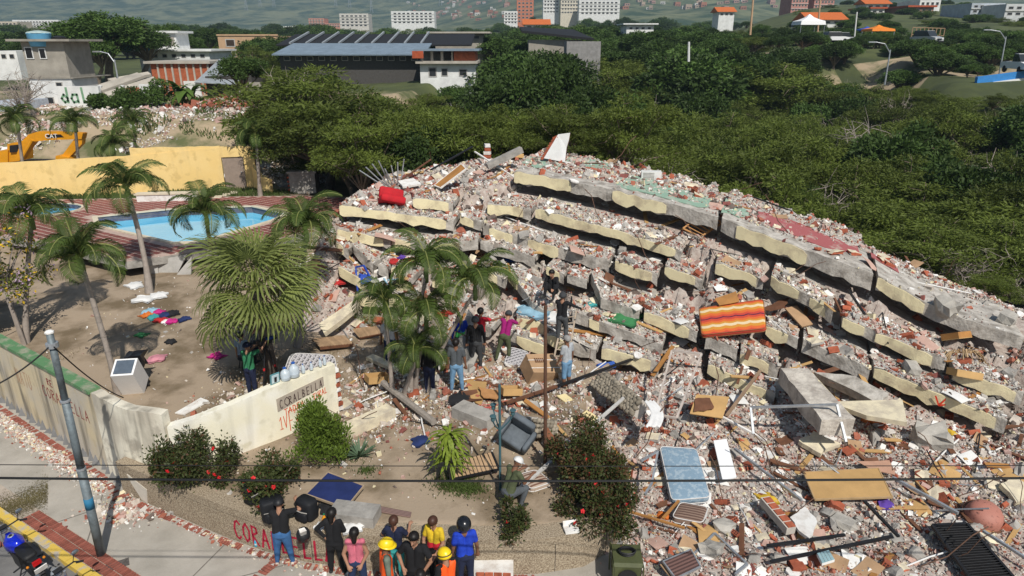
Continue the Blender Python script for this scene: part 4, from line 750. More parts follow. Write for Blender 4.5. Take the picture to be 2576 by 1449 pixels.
# cloths, curtain, tarps
t = MB(); rg = []
for i in range(12):
    u = i/11; c = aty(1632+22*math.sin(u*3)-10*u+18*u*u, 1008+66*u, 16.6-1.2*u); rg.append([c+Vector((.05*math.sin(j*1.9+i)*0+(j-4)*.035*(1+.5*u), -.05*math.sin(j*2.1), .0)) for j in range(9)])
for r in rg: r.extend([p+Vector((0, .02, 0)) for p in reversed(r)])
solo('curtain', t.loft(rg), mat('cloth_white', COLS['white'], .9, .15), 'white lace curtain hanging from the rubble left of the door frame', 'curtain', smooth=True)
for px, py, c, s, lab in [(1165, 1002, 'black', .5, 'heap of black cloth below the jeans of the grey shirted man'), (1560, 800, 'green', .7, 'dark green tarpaulin sheltering under a slab'), (2228, 1268, 'purple', .25, 'purple cloth beside the tawny plywood board'), (2192, 1058, 'orange', .3, 'orange and yellow clothes in the shade of the wall panel'), (995, 660, 'red', .3, 'flat red cushion cover on the slabs above the blue chair'), (1032, 656, 'red', .26, 'small red cloth right of the flat red cushion cover'), (1015, 650, 'purple', .2, 'purple cloth between two red cloths'), (1340, 785, 'lightblue', .6, 'pale blue sheet trailing over a beam above the ladder'), (1380, 800, 'white', .6, 'white sheet hanging over the beam by the ladder'), (1280, 655, 'blue', .4, 'blue grey cloth caught between slabs'), (1060, 1112, 'navy', .28, 'navy cloth on the soil left of the striped plant'), (380, 785, 'lightblue', .3, 'pale blue shirt in the clothes heap on the garden soil'), (372, 795, 'orange', .25, 'orange garment at the end of the clothes heap'), (400, 788, 'magenta', .22, 'magenta garment in the clothes heap'), (415, 795, 'navy', .3, 'navy garment in the clothes heap'), (388, 800, 'teal', .26, 'teal garment in the clothes heap'), (435, 790, 'black', .28, 'black garment right of the clothes heap'), (405, 808, 'red', .25, 'red garment in front of the clothes heap'), (430, 811, 'magenta', .24, 'crimson garment in front of the clothes heap'), (417, 812, 'white', .18, 'white garment between two red ones'), (395, 905, 'pink', .34, 'pink cloth lying alone on the garden grass'), (545, 898, 'magenta', .24, 'magenta cloth near the seated people'), (355, 845, 'green', .2, 'bright green cloth on the garden soil'), (340, 720, 'white', .4, 'white sheet below the broken pool deck'), (360, 755, 'white', .4, 'white shirt near the foot of the tall palm'), (400, 745, 'white', .36, 'white towel right of the tall palm'), (465, 805, 'navy', .22, 'small navy rag near the fan palm'), (430, 862, 'black', .2, 'black rag on the soil'), (850, 712, 'red', .3, 'red blanket hanging at the left end of the slabs'), (1415, 790, 'white', .3, 'white bag on the slab beside the climbing man'), (1485, 770, 'teal', .25, 'teal rag under the grey slab'), (1120, 790, 'red', .3, 'red cloth behind the palm clump'), (1930, 1258, 'yellow', .24, 'yellow foam piece below the steel tube'), (2390, 1092, 'yellow', .2, 'yellow wrapper in the shaded hollow'), (1668, 1300, 'orange', .14, 'orange packet beside the striped mattress'), (1000, 420, 'lightblue', .3, 'light blue cloth at the end of the summit')]: cloth(px, py, c, s, lab, h=.14)
# small fittings
p = hit(1637, 452); t = thing('air_conditioner', 'white window air conditioner on the back edge of the roof', 'air conditioner', p+Vector((0, 0, .2)), rz=-.1); part('casing', MB().box((0, 0, 0), (.85, .4, .36), None, 0, .02), mat('ac_white', (.72, .72, .69), .6, .15), t)
for i in range(5): part('grille_bar', MB().bx(-.36, .12, -.215, -.2, -.13+i*.06, -.105+i*.06), M_grey, t)
p = hit(2470, 1310); t = thing('basin', 'upturned rusty pink basin at the edge of the foreground rubble', 'basin', p+Vector((0, 0, .1)), rot=(.35, -.2, .4)); part('bowl', MB().lathe((0, 0, 0), [(.42, 0), (.40, .05), (.37, .2), (.3, .3), (.12, .34), (.02, .345)], 16), mat('rust_pink', (.38, .16, .12), .6, 0, 9, .1, col2=(.1, .04, .03), thr=(.3, .42)), t, True); part('rim', MB().lathe((0, 0, 0), [(.40, -.02), (.46, -.01), (.46, .02), (.42, .03)], 16), M_brown, t, True)
o, q = framed('tiled_fragment', 'pale blue tiled wall fragment with a grid of tiles near the black bar', 'tiles', [(2055, 1392), (2085, 1384), (2100, 1408), (2068, 1418)], .3); part('backing', MB().plate(q, (0, 0, 1), .06), M_white, o)
for i in range(4):
    for j in range(4):
        f = lambda u, v: q[0].lerp(q[1], u).lerp(q[3].lerp(q[2], u), v); part('tile', MB().plate([f((i+a)/4, (j+b)/4)+Vector((0, 0, .012)) for a, b in ((.07, .07), (.93, .07), (.93, .93), (.07, .93))], (0, 0, 1), .01), mat('aqua_tile', (.30, .45, .48), .3, .15), o)
# blue high chair, ladder, rack
A = aty(905, 712, 24.2); t = thing('high_chair', 'blue framed folding high chair caught on the left end of the slabs', 'chair', tuple(A)); MBl = mat('blue_tube', (.03, .08, .42), .5)
for a, b in (((895, 672), (900, 735)), ((915, 668), (935, 705)), ((895, 672), (915, 668)), ((900, 735), (905, 690)), ((905, 690), (935, 705))): part('tube', MB().bar(aty(*a, 24.0), aty(*b, 23.8), .06, .06), MBl, t, world=True)
part('seat', MB().plate([aty(905, 690, 23.9), aty(930, 690, 24), aty(938, 708, 23.7), aty(908, 712, 23.6)], (0, -.3, 1), .05), MBl, t, world=True)
t = thing('plastic_chair', 'white plastic lounger tray hanging beside the blue chair', 'chair', tuple(aty(955, 712, 23.6))); part('tray', MB().plate([aty(933, 705, 23.7), aty(972, 695, 23.9), aty(975, 708, 23.5), aty(937, 718, 23.4)], (0, -.4, 1), .05), M_white, t, world=True)
for a, b in (((965, 700), (985, 730)), ((985, 695), (986, 732)), ((975, 704), (1002, 702))): part('strap', MB().bar(aty(*a, 23.5), aty(*b, 23.3), .05, .04), mat('cloth_lightblue', COLS['lightblue'], .8), t, world=True)
A0, A1 = hit(1385, 945)+Vector((0, 0, .02)), hit(1422, 945)+Vector((0, 0, .02)); B0, B1 = aty(1418, 785, 21.6), aty(1450, 782, 21.6)
t = thing('ladder', 'aluminium ladder propped up to the slab with a man on it', 'ladder', tuple(A0)); ML = mat('wood_rail', (.45, .36, .27), .7, .3)
for a, b in ((A0, B0), (A1, B1)): part('rail', MB().bar(a, b, .05, .06), ML, t, world=True)
for i in range(9): u = (i+.7)/9.6; part('rung', MB().tube([A0.lerp(B0, u), A1.lerp(B1, u)], .018, 6), ML, t, world=True)
t = thing('wire_rack', 'red wire dish rack lying on the concrete bench', 'rack', tuple(hit(1210, 1038)+Vector((0, 0, .05)))); MRW = mat('red_wire', (.55, .03, .03), .5)
for i in range(2): part('rim_wire', MB().tube([(-.35, -.08, .05+i*.1), (.3, -.02, .05+i*.1), (.3, .1, .05+i*.1), (-.35, .06, .05+i*.1), (-.35, -.08, .05+i*.1)], .012, 5), MRW, t)
for i in range(8): part('wire', MB().tube([(-.3+i*.08, -.07, .05), (-.3+i*.08, -.07, .15)], .008, 4), MRW, t)
bar('concrete_bench', (1152, 1040), (1240, 1075), .55, .35, M_grey, 'pebbled concrete bench block behind the lamp post', 'bench', .15, .15); bar('concrete_bench', (838, 1298), (950, 1312), .5, .3, M_grey, 'grey concrete bench slab fallen on the planter behind the women', 'bench', .12, .12)
bar('kerb_wall', (870, 1098), (985, 1045), .42, .4, M_creamw, 'cracked cream kerb wall right of the conifer', 'kerb', .1, .1)
bar('palm_log', (965, 985), (1092, 1078), .2, .2, mat('palm_bark', (.33, .29, .25), .9, .35, 12, .4), 'fallen palm trunk lying on the soil behind the striped plant', 'palm trunk', .3, .2, tube=True)
t = thing('block_stack', 'white topped broken block wall piece standing on the pavement', 'wall piece', tuple(hit(1242, 1449))); c0 = hit(1242, 1449)
part('masonry', MB().box(c0+Vector((0, 0, .2)), (.85, .42, .4), rotm(-.05), 0, .05), M_white, t, world=True)
for i in range(4):
    for j in range(2): part('brick', MB().box(c0+Vector((-.28+i*.19, -.225, .1+j*.14)), (.17, .03, .12), None, 0, .06), M_brick, t, world=True)
# ---------------- walls round the property
def stain_mat(name, base, light, dark, streak=.5):
    m = bpy.data.materials.new(name); m.use_nodes = True; n = m.node_tree; N, L = n.nodes, n.links; b = N['Principled BSDF']; b.inputs['Roughness'].default_value = .9; tc = N.new('ShaderNodeTexCoord')
    def noise(scale, sx=(1, 1, 1), lo=.4, hi=.6, det=8):
        mp = N.new('ShaderNodeMapping'); mp.inputs['Scale'].default_value = sx; t = N.new('ShaderNodeTexNoise'); t.inputs['Scale'].default_value = scale; t.inputs['Detail'].default_value = det; r = N.new('ShaderNodeMapRange'); r.inputs[1].default_value = lo; r.inputs[2].default_value = hi
        L.new(tc.outputs['Object'], mp.inputs[0]); L.new(mp.outputs[0], t.inputs[0]); L.new(t.outputs[0], r.inputs[0]); return r.outputs[0]
    def mix(f, a, c):
        x = N.new('ShaderNodeMix'); x.data_type = 'RGBA'; L.new(f, x.inputs[0]); L.new(a, x.inputs[6]) if not isinstance(a, tuple) else setattr(x.inputs[6], 'default_value', (*a, 1)); x.inputs[7].default_value = (*c, 1); return x.outputs[2]
    o = mix(noise(.8, lo=.42, hi=.6), base, light); o = mix(noise(2.2, lo=.56, hi=.66), o, tuple(v*.86 for v in base))
    k = N.new('ShaderNodeMath'); k.operation = 'MULTIPLY'; k.inputs[1].default_value = streak; L.new(noise(2.6, (1, 1, .12), .52, .72, 5), k.inputs[0]); o = mix(k.outputs[0], o, dark)
    L.new(o, b.inputs['Base Color']); bp = N.new('ShaderNodeBump'); bp.inputs['Strength'].default_value = .3; bp.inputs['Distance'].default_value = .02; L.new(noise(16, lo=0, hi=1), bp.inputs['Height']); L.new(bp.outputs[0], b.inputs['Normal']); MATS[name] = m; return m
M_lwall = stain_mat('weathered_cream_wall', (.60, .50, .33), (.50, .45, .37), (.09, .08, .065), .8); M_swall = stain_mat('pale_sign_wall', (.76, .71, .55), (.80, .77, .68), (.28, .26, .22), .3); M_ywall = stain_mat('yellow_wall', (.76, .54, .21), (.78, .57, .24), (.45, .33, .17), .2)
def wall_poly(pts, z0, tops, th, jag=0., step=.35):
    P_ = [Vector((x, y, 0)) for x, y in pts]; rg = []; st = []
    for i, (a, b) in enumerate(zip(P_[:-1], P_[1:])):
        k = max(1, int((b-a).length/step)); st += [(a.lerp(b, j/k), tops[i]+(tops[i+1]-tops[i])*j/k) for j in range(k)]
    st.append((P_[-1], tops[-1]))
    for i, (p, zt) in enumerate(st):
        t = (st[min(i+1, len(st)-1)][0]-st[max(i-1, 0)][0]).normalized(); q = Vector((t.y, -t.x, 0))*th/2; j = random.uniform(-jag, jag)
        rg.append([p+q+Vector((0, 0, z0)), p+q+Vector((0, 0, zt+j)), p-q+Vector((0, 0, zt+j)), p-q+Vector((0, 0, z0))])
    return MB().loft(rg)
def along(pts, th):
    """place(u, v) on the street face of a wall: u metres from its first point, v the height"""
    P_ = [Vector((x, y, 0)) for x, y in pts]
    def f(u, v):
        for a, b in zip(P_[:-1], P_[1:]):
            L_ = (b-a).length
            if u <= L_ or b is P_[-1]:
                t = (b-a).normalized(); q = Vector((t.y, -t.x, 0)); q = q if q.y < 0 else -q; return a+t*u+q*th/2+Vector((0, 0, v)), q
            u -= L_
    return f
LW = [(-30, 28.6), (-16.9, 19.75), (-10.72, 15.55)]
t = thing('boundary_wall', 'stained cream boundary wall with green coping and red lettering along the pavement', 'wall', (-14, 17.6, 0)); part('masonry', wall_poly(LW, -.1, [2.4, 2.4, 2.42], .24, .012), M_lwall, t, world=True); w_ = wall_poly([(-30.05, 28.62), (-16.9, 19.73), (-10.9, 15.65)], 2.4, [2.5, 2.5, 2.5], .32, .006); part('coping', w_, mat('green_coping', (.10, .22, .10), .85, 0, 2.5, .3, col2=(.3, .3, .22), thr=(.35, .5)), t, world=True)
M_gr = mat('red_graffiti', (.30, .03, .04), .8, .2); fL = along(LW[1:], .24); dl = lambda px, py, Y_: (aty(px, py, Y_).x+16.9)/((-10.72+16.9)/(Vector((-10.72, 15.55))-Vector((-16.9, 19.75))).length)
part('sprayed_name', lettering('CORALBELLA', lambda u, v: fL(4.15+u, 1.42-.018*u+v), .34, .21, .03, .3), M_gr, t, world=True); part('sprayed_letters', lettering('RE', lambda u, v: fL(4.6+u, 1.88+v), .2, .14, .03, .3), M_gr, t, world=True); part('faded_lettering', lettering('NATU', lambda u, v: fL(2.4+u, 1.3+v), .5, .2, .02, .3), mat('faded_orange', (.55, .26, .15), .9), t, world=True)
SW = [(-10.75, 15.5), (-9.9, 14.95), (-9.2, 14.62), (-8.5, 14.5)]; SW2 = [(-8.46, 14.5), (-7.9, 14.55), (-7.35, 14.78), (-6.3, 15.75), (-5.05, 17.12)]
t = thing('sign_wall', 'curved pale wall carrying the carved name sign, broken at its end', 'wall', (-7.4, 15, 0)); part('corner_section', wall_poly(SW, 0, [2.55, 2.5, 2.52, 2.48], .26, .03, .2), stain_mat('peeling_wall', (.52, .47, .38), (.78, .73, .6), (.1, .09, .07), .75), t, world=True); part('sign_section', wall_poly(SW2, .55, [2.15, 2.3, 2.42, 2.55, 2.52], .24, .02, .25), M_swall, t, world=True)
fS = along(SW2[3:], .24); pl = MB(); pl.add([fS(.02, 1.8)[0]+fS(0, 0)[1]*.012, fS(1.45, 2.02)[0]+fS(0, 0)[1]*.012, fS(1.45, 2.3)[0]+fS(0, 0)[1]*.012, fS(.02, 2.18)[0]+fS(0, 0)[1]*.012], [(0, 1, 2, 3)]); n0 = fS(0, 0)[1]; pl = MB().plate([Vector(v) for v in pl.v], n0, .02); sg = part('name_plate', pl, mat('sign_stone', (.42, .36, .29), .8, .2), t, world=True)
lt = MB()
for i, ch in enumerate('CORALBELLA'):
    lettering(ch, lambda u, v, i=i: (fS(.09+i*.135+u, 1.87+.0165*i*.9+v)[0]+n0*.02, n0), .25 if i < 2 else .225, .16 if i == 1 else .085, .018, 0, 0, lt)
part('carved_letters', lt, mat('letter_dark', (.06, .03, .03), .7), sg, world=True)
M_or = mat('orange_graffiti', (.70, .09, .02), .8, .15)
og = lettering('TURAL', lambda u, v: (fS(1.08+u, 1.72+.15*u+v)[0], n0), .17, .075, .02, .25); lettering('TADEA', lambda u, v: (fS(.2+u, 1.62+.1*u+v)[0], n0), .17, .1, .022, .25, 0, og); lettering('1V', lambda u, v: (fS(.02+u, 1.25+v)[0], n0), .36, .11, .02, .2, 0, og); lettering('F2', lambda u, v: (fS(.3+u, 1.1+v)[0], n0), .6, .14, .022, .2, 0, og); part('sprayed_lettering', og, M_or, t, world=True)
for i in range(9): part('brick', MB().box((-5.0+random.uniform(-.02, .04), 17.14, 1.1+i*.15), (.14, .2, .1), rotm(.8), 0, .15), M_brick if i % 2 else M_white, t, world=True)
AG = [(x, y-.02) for x, y in WALLC[3:]]
M_agg = mat('exposed_aggregate', (.46, .38, .275), .9, 0, 34, .8, col2=(.20, .15, .10), thr=(.38, .62), detail=3, bscale=50)
t = thing('planter_wall', 'low curved wall of exposed pebble concrete with red lettering in front of the garden', 'wall', (-3, 12.1, 0)); part('wall_body', wall_poly(AG, -.1, [.95]*len(AG), .42, .006, .25), M_agg, t, world=True); part('wall_cap', wall_poly([(x, y-.0) for x, y in AG], .80, [1.0]*len(AG), .46, .004, .25), M_agg, t, world=True)
fA = along(AG, .42); ln = [0]
for a, b in zip(AG[:-1], AG[1:]): ln.append(ln[-1]+math.dist(a, b))
def u_at(X): return float(np.interp(X, [p[0] for p in AG[:12]], ln[:12]))
part('sprayed_name', lettering('CORALBELLA', lambda u, v: (fA(u_at(-6.35)+u, .16-.0*u+v)[0], fA(u_at(-6.35)+u, 0)[1]), .5, .2, .055, .33), mat('crimson_graffiti', (.42, .015, .045), .8, .15), t, world=True)
for X in (-4.4, -.95, .9, 2.0): p, q = fA(u_at(X), .02); part('joint', MB().bar(p+q*.002, p+q*.002+Vector((0, 0, .78)), .012, .004, 0, up=q), M_dark, t, world=True)
p0, q0 = fA(.55, 0); pt = MB().plate([fA(.35, .74)[0]+q0*.012, fA(1.05, .5)[0]+q0*.012, fA(.95, .05)[0]+q0*.012, fA(.75, .1)[0]+q0*.012, fA(.45, .5)[0]+q0*.012], q0, .02); part('plaster_patch', pt, mat('bare_plaster', (.60, .55, .47), .9, .15), t, world=True)
# ---------------- pool terrace
def poly_holes(outer, holes, z):
    bm = bmesh.new(); E = []
    for lp in [outer]+holes:
        vs = [bm.verts.new((x, y, z)) for x, y in lp]; E += [bm.edges.new((vs[i], vs[(i+1) % len(vs)])) for i in range(len(vs))]
    bmesh.ops.triangle_fill(bm, edges=E, use_beauty=True); bm.normal_update()
    for f in bm.faces:
        if f.normal.z < 0: f.normal_flip()
    return bm
DZ = 2.12; bm = poly_holes(DECK, [POOL, POND], DZ); ex = bmesh.ops.extrude_face_region(bm, geom=bm.faces[:]); vv = [g for g in ex['geom'] if isinstance(g, bmesh.types.BMVert)]
for v in vv: v.co.z -= .34
bmesh.ops.recalc_face_normals(bm, faces=bm.faces[:]); me = bpy.data.meshes.new('pool_terrace'); bm.to_mesh(me); bm.free(); M_join = mat('tile_joint', (.50, .37, .31), .9, .3, 3); me.materials.append(M_join); me.materials.append(M_grey)
for p_ in me.polygons: p_.material_index = 0 if p_.normal.z > .5 else 1
deck = obj('pool_terrace', me, kind='structure'); add_support(deck)
M_tile = mat('terrace_tile', (.235, .075, .062), .7, .35, 2, rnd=.22); tu = Vector((.86, -.51, 0)).normalized(); tv = Vector((.51, .86, 0)); tme = MB().box((0, 0, 0), (.43, .255, .03), None).mesh('tile', [M_tile]); tl = []
for i in range(-60, 61):
    for j in range(-45, 46):
        c = Vector((-19, 34, 0))+tu*(i*.52)+tv*(j*.345)
        ok = all(inpoly(np.array([(c+tu*a+tv*b).x]), np.array([(c+tu*a+tv*b).y]), DECK)[0] for a, b in ((-.24, -.16), (.24, -.16), (.24, .16), (-.24, .16)))
        if ok and not any(inpoly(np.array([c.x]), np.array([c.y]), [((x-sum(p[0] for p in pl_)/len(pl_))*1.12+sum(p[0] for p in pl_)/len(pl_), (y-sum(p[1] for p in pl_)/len(pl_))*1.16+sum(p[1] for p in pl_)/len(pl_)) for x, y in pl_])[0] for pl_ in (POOL, POND)): tl.append(c)
tl.sort(key=lambda c: c.length); ta = math.atan2(tu.y, tu.x); rest = MB()
for i, c in enumerate(tl):
    if i < 300: o = bpy.data.objects.new('tile', tme); COL.objects.link(o); o.parent = deck; o.location = (c.x, c.y, DZ+.0); o.rotation_euler = (random.uniform(-.006, .006), random.uniform(-.006, .006), ta)
    elif -34 < c.x: rest.box((c.x, c.y, DZ), (.43, .255, .03), rotm(ta))
o = part('far_tiles', rest, M_tile, deck); o['kind'] = 'stuff'
def pool(name, label, poly, depth, wl):
    t = thing(name, label, 'pool', (*poly[0], DZ-depth)); n = len(poly); c = Vector((sum(p[0] for p in poly)/n, sum(p[1] for p in poly)/n, 0)); V3 = [Vector((x, y, 0)) for x, y in poly]
    part('floor', MB().add([v+Vector((0, 0, DZ-depth)) for v in V3], [tuple(range(n))]), mat('pool_floor', (.28, .62, .78), .6, .1), t, world=True)
    sc = lambda s, z: [c+(v-c)*s+Vector((0, 0, z)) for v in V3]
    part('tile_band', MB().loft([sc(1.0, DZ-.38), sc(1.0, DZ-.005)], caps=False), mat('blue_mosaic', (.03, .085, .36), .5, 0, 14, col2=(.09, .19, .50), thr=(.45, .55), detail=2), t, world=True)
    part('basin_wall', MB().loft([sc(1.0, DZ-depth), sc(1.0, DZ-.38)], caps=False), mat('pool_floor', (.28, .62, .78)), t, world=True)
    part('coping', MB().loft([sc(.985, DZ+.002), sc(.985, DZ+.06), sc(1.045, DZ+.06), sc(1.045, DZ+.002), sc(.985, DZ+.002)], caps=False), mat('pale_coping', (.66, .58, .44), .85, .2, 2), t, world=True)
    w = mat('pool_water', (.12, .50, .78), .06, .2, .6, .06, spec=.5, bscale=3., col2=(.17, .58, .83)); part('water', MB().add([v+Vector((0, 0, DZ-wl)) for v in sc(.999, 0)], [tuple(range(n))]), w, t, world=True)
pool('swimming_pool', 'angular blue swimming pool with pale rim in the tiled terrace', POOL, 1.4, .34); pool('wading_pool', 'small round wading pool at the far end of the terrace', POND, .6, .25)
t = thing('broken_retaining_panel', 'torn pale concrete panels hanging under the broken terrace edge', 'panel', tuple(aty(440, 735, 28.3)))
for pts, Y_ in (([(372, 660), (395, 655), (400, 705), (385, 712)], 28.4), ([(395, 655), (470, 640), (445, 690), (400, 705)], 28.5), ([(445, 690), (482, 645), (478, 735), (440, 725)], 28.3)): part('panel', MB().plate([aty(*p, Y_+random.uniform(-.1, .1)) for p in pts], (0, -1, .2), .1), mat('pale_panel', (.52, .50, .47), .9, .3, 2), t, world=True)
# ---------------- yellow garden wall with its door
YW = [(-36, 39.2), (-30.3, 40.4), (-24.5, 41.9), (-18.55, 43.35)]
t = thing('yellow_wall', 'long yellow plastered garden wall behind the pool with a grey door', 'wall', (-26, 41.4, 2)); part('masonry', wall_poly(YW, 1.6, [4.2, 4.25, 4.35, 4.75], .22, .03, .5), M_ywall, t, world=True); part('upper_section', wall_poly([(-23.6, 42.13), (-18.55, 43.36)], 4.0, [4.85, 4.8], .2, .03), M_ywall, t, world=True)
part('lintel', wall_poly([(-18.55, 43.36), (-16.6, 43.8)], 4.1, [4.8, 4.72], .2, .06, .3), M_ywall, t, world=True); part('end_pier', wall_poly([(-17.25, 43.65), (-16.6, 43.8)], 1.8, [4.1, 4.1], .2, .02), M_ywall, t, world=True); d_ = part('door', wall_poly([(-18.5, 43.38), (-17.3, 43.64)], 1.9, [4.08, 4.08], .06), mat('door_grey', (.30, .235, .19), .7, .2), t, world=True); part('handle', MB().sph((-17.45, 43.5, 3.1), .05), M_steel, d_, world=True)
solo('wall_stub', wall_poly([(-16.5, 43.2), (-15.9, 42.6), (-15.2, 42.3)], 1.8, [3.6, 3.1, 2.9], .25, .12), M_ywall, 'broken stub of yellow wall leaning right of the grey door', 'wall'); 
p = atz(768, 480, 2.0); t = thing('concrete_tank', 'square concrete tank with a brick side at the end of the yellow wall', 'tank', tuple(p)); part('body', MB().box((0, 0, .6), (1.6, 1.2, 1.3), rotm(.1)), M_grey, t); part('lid', MB().box((0, 0, 1.3), (1.8, 1.4, .12), rotm(.1)), M_grey, t)
for i in range(4): part('brick', MB().box((-.72, -.635, .2+i*.26), (.3, .05, .12), rotm(.1), 0, .05), M_brick, t)
board('concrete_slab', 'pale broken slab lying on the path near the concrete tank', [(690, 452), (745, 455), (750, 470), (705, 468)], .2, M_grey, .1, ragged=.06, cat='slab')
t = thing('planter_bench', 'low cream planter bench between lawn and terrace', 'planter', tuple(atz(425, 505, 2.1))); part('wall', MB().box((0, 0, .2), (3.4, .5, .45), rotm(.12)), M_white, t); part('cap', MB().box((0, 0, .46), (3.6, .6, .08), rotm(.12)), mat('pale_coping', (.66, .58, .44)), t)
t = thing('garden_path', 'stepping stone path crossing the lawn behind the pool', 'path', (-17.6, 41, 2.1)); 
for i in range(7): part('paving_stone', MB().box((-.6+.25*(i % 2)+i*.12, -.9+i*.32, .04), (.42, .26, .06), rotm(.2), 0, .1), mat('pale_coping', (.66, .58, .44)), t)
refresh()
# ---------------- small things on and behind the walls
def fridge():
    p = hit(340, 985); t = thing('refrigerator', 'white refrigerator lying tilted on the grass behind the boundary wall', 'refrigerator', p+Vector((0, 0, .35)), rot=(.5, 0, .15)); part('body', MB().box((0, 0, .25), (.62, .6, 1.0), None, 0, .01), mat('appliance_white', (.80, .80, .80), .4, .06), t); part('back_plate', MB().box((0, 0, .76), (.5, .48, .02)), mat('compressor_dark', (.10, .13, .17), .6, .3), t)
    for s in (-1, 1): part('hinge_post', MB().box((s*.3, .1, -.5), (.06, .06, .3)), M_dark, t)
    q = p+Vector((0, .55, 1.25)); o = obj('rubbish_bag', chunk_mesh('rubbish_bag', (.55, .5, .5), [mat('bin_liner', (.012, .012, .014), .3, .2)], .3), label='knotted black rubbish bag on top of the refrigerator', cat='bag'); o.location = aty(342, 905, q.y)
fridge()
def bottle(name, loc, h, r, label, liquid, cap, cat='bottle'):
    t = thing(name, label, cat, loc); part('body', MB().lathe((0, 0, 0), [(r*.9, 0), (r, h*.05), (r, h*.55), (r*.8, h*.7), (r*.32, h*.86), (r*.3, h*.93)], 12), liquid, t, True); part('cap', MB().lathe((0, 0, 0), [(r*.36, h*.92), (r*.36, h), (r*.3, h*1.01)], 10), cap, t)
    part('label_band', MB().lathe((0, 0, 0), [(r*1.02, h*.25), (r*1.02, h*.45)], 12), mat('pale_label', (.6, .68, .75), .6), t)
M_pet = mat('clear_plastic', (.52, .58, .62), .15, .1, spec=.6); M_bcap = mat('blue_cap', (.03, .12, .45), .5); M_juice = mat('orange_soda', (.75, .30, .015), .2, .05, spec=.6); M_gcap = mat('green_cap', (.02, .2, .08), .5)
fS2 = along(SW2[3:], .0)
for u, h, r, lab in ((.42, .36, .13, 'shorter large water jug on the sign wall'), (.68, .42, .14, 'taller large water jug with blue cap on the sign wall'), (.95, .27, .05, 'small water bottle right of the jugs on the sign wall'), (1.2, .24, .045, 'lone small water bottle near the end of the sign wall'), (1.48, .24, .045, 'left of the two blue labelled bottles at the sign wall end'), (1.62, .28, .045, 'right of the two blue labelled bottles at the sign wall end')): P0, _ = fS2(u, 2.56); bottle('water_bottle', P0, h, r, lab, M_pet, M_bcap)
P0, _ = fS2(.12, 2.56); t = thing('photo_frame', 'small framed portrait standing on the sign wall beside the jugs', 'picture frame', P0, rz=.85); part('frame', MB().box((0, 0, .15), (.26, .03, .3), rotm(0, .15)), mat('frame_teal', (.12, .3, .33), .6), t); part('photograph', MB().box((0, -.022, .15), (.2, .012, .24), rotm(0, .15)), mat('photo_pale', (.6, .72, .76), .4, .3, 9), t); part('portrait_figure', MB().box((0, -.034, .13), (.07, .006, .15), rotm(0, .15)), M_dark, t)
def on_wall(px, py, z=1.0): return atz(px, py, z)
bottle('soda_bottle', on_wall(818, 1325), .34, .06, 'orange soda bottle with green cap standing on the pebbled wall', M_juice, M_gcap)
def backpack(px, py, label, s, rz, z=1.02):
    p = on_wall(px, py, z); t = thing('backpack', label, 'backpack', p, rz=rz); m = mat('black_nylon', (.012, .013, .016), .7, .3, 8); part('main_pocket', cush(-.24*s, .24*s, -.16*s, .16*s, 0, .5*s, .08), m, t, True); part('front_pocket', cush(-.18*s, .18*s, -.26*s, -.14*s, .04, .28*s, .05), m, t, True); part('piping', MB().tube([(-.2*s, -.2*s, .3*s), (-.1*s, -.27*s, .34*s), (.1*s, -.27*s, .34*s), (.2*s, -.2*s, .3*s)], .012, 5), M_grey, t)
    for q in (-1, 1): part('strap', MB().tube([(q*.12*s, .15*s, .45*s), (q*.14*s, .26*s, .3*s), (q*.14*s, .18*s, .05*s)], .025, 5, flat=.4), m, t)
backpack(688, 1302, 'large black backpack on the pebbled wall left of the woman in jeans', 1.0, .5); backpack(775, 1300, 'black backpack on the pebbled wall right of the woman in jeans', .95, -.5); backpack(640, 1258, 'dark bag half hidden behind the second flowering bush', .9, 1.)
def helmet_mesh(s=1., n=14, m=8, cut=-.35):
    mb = MB(); rg = []
    for i in range(m+1):
        a = cut+(math.pi/2-cut)*i/m; r = .135*s*math.cos(a); rg.append([Vector((r*math.cos(2*math.pi*k/n), r*1.15*math.sin(2*math.pi*k/n), .145*s*math.sin(a))) for k in range(n)])
    inner = [[p*.9 for p in r] for r in rg[:2]]; rg = [inner[1], inner[0]]+rg; return mb.loft(rg)
t = thing('motorcycle_helmet', 'black motorcycle helmet hanging on the pebbled wall with a white rag', 'helmet', aty(763, 1345, 11.75), rot=(.3, 0, .2)); part('shell', helmet_mesh(1.1, cut=-.8), M_dark, t, True); part('visor', MB().box((0, -.145, -.02), (.2, .03, .09), None, 0, .1), mat('visor', (.04, .01, .01), .15), t); part('rag', MB().box((.02, -.08, .2), (.13, .1, .3), rotm(.3, .3), 0, .3), M_white, t)
for px, py, c, s, lab in ((825, 1282, 'black', .22, 'black cap and strap on the concrete bench'), (890, 1330, 'white', .22, 'white printed shirt on the wall before the woman in pink'), (805, 1325, 'white', .12, 'white paper wrapper on the pebbled wall')): o = cloth(px, py, c, s, lab); o.location = on_wall(px, py, 1.02)
t = thing('food_container', 'white foam food box left on the curve of the pebbled wall', 'container', on_wall(1436, 1335, 1.0), rz=.2); part('tray', MB().box((0, 0, .04), (.3, .22, .07), None, 0, .06), M_white, t); part('lid', MB().box((0, .1, .1), (.3, .02, .16), rotm(0, -.5)), M_white, t)
for px, py, c in ((630, 1370, 'pale'), (645, 1378, 'blue')): p = hit(px, py); bottle('plastic_bottle', p+Vector((0, 0, .05)), .2, .035, f'{c} crushed plastic bottle at the foot of the lettered wall', M_pet if c == 'pale' else mat('aqua_plastic', (.03, .4, .6), .4), M_bcap)
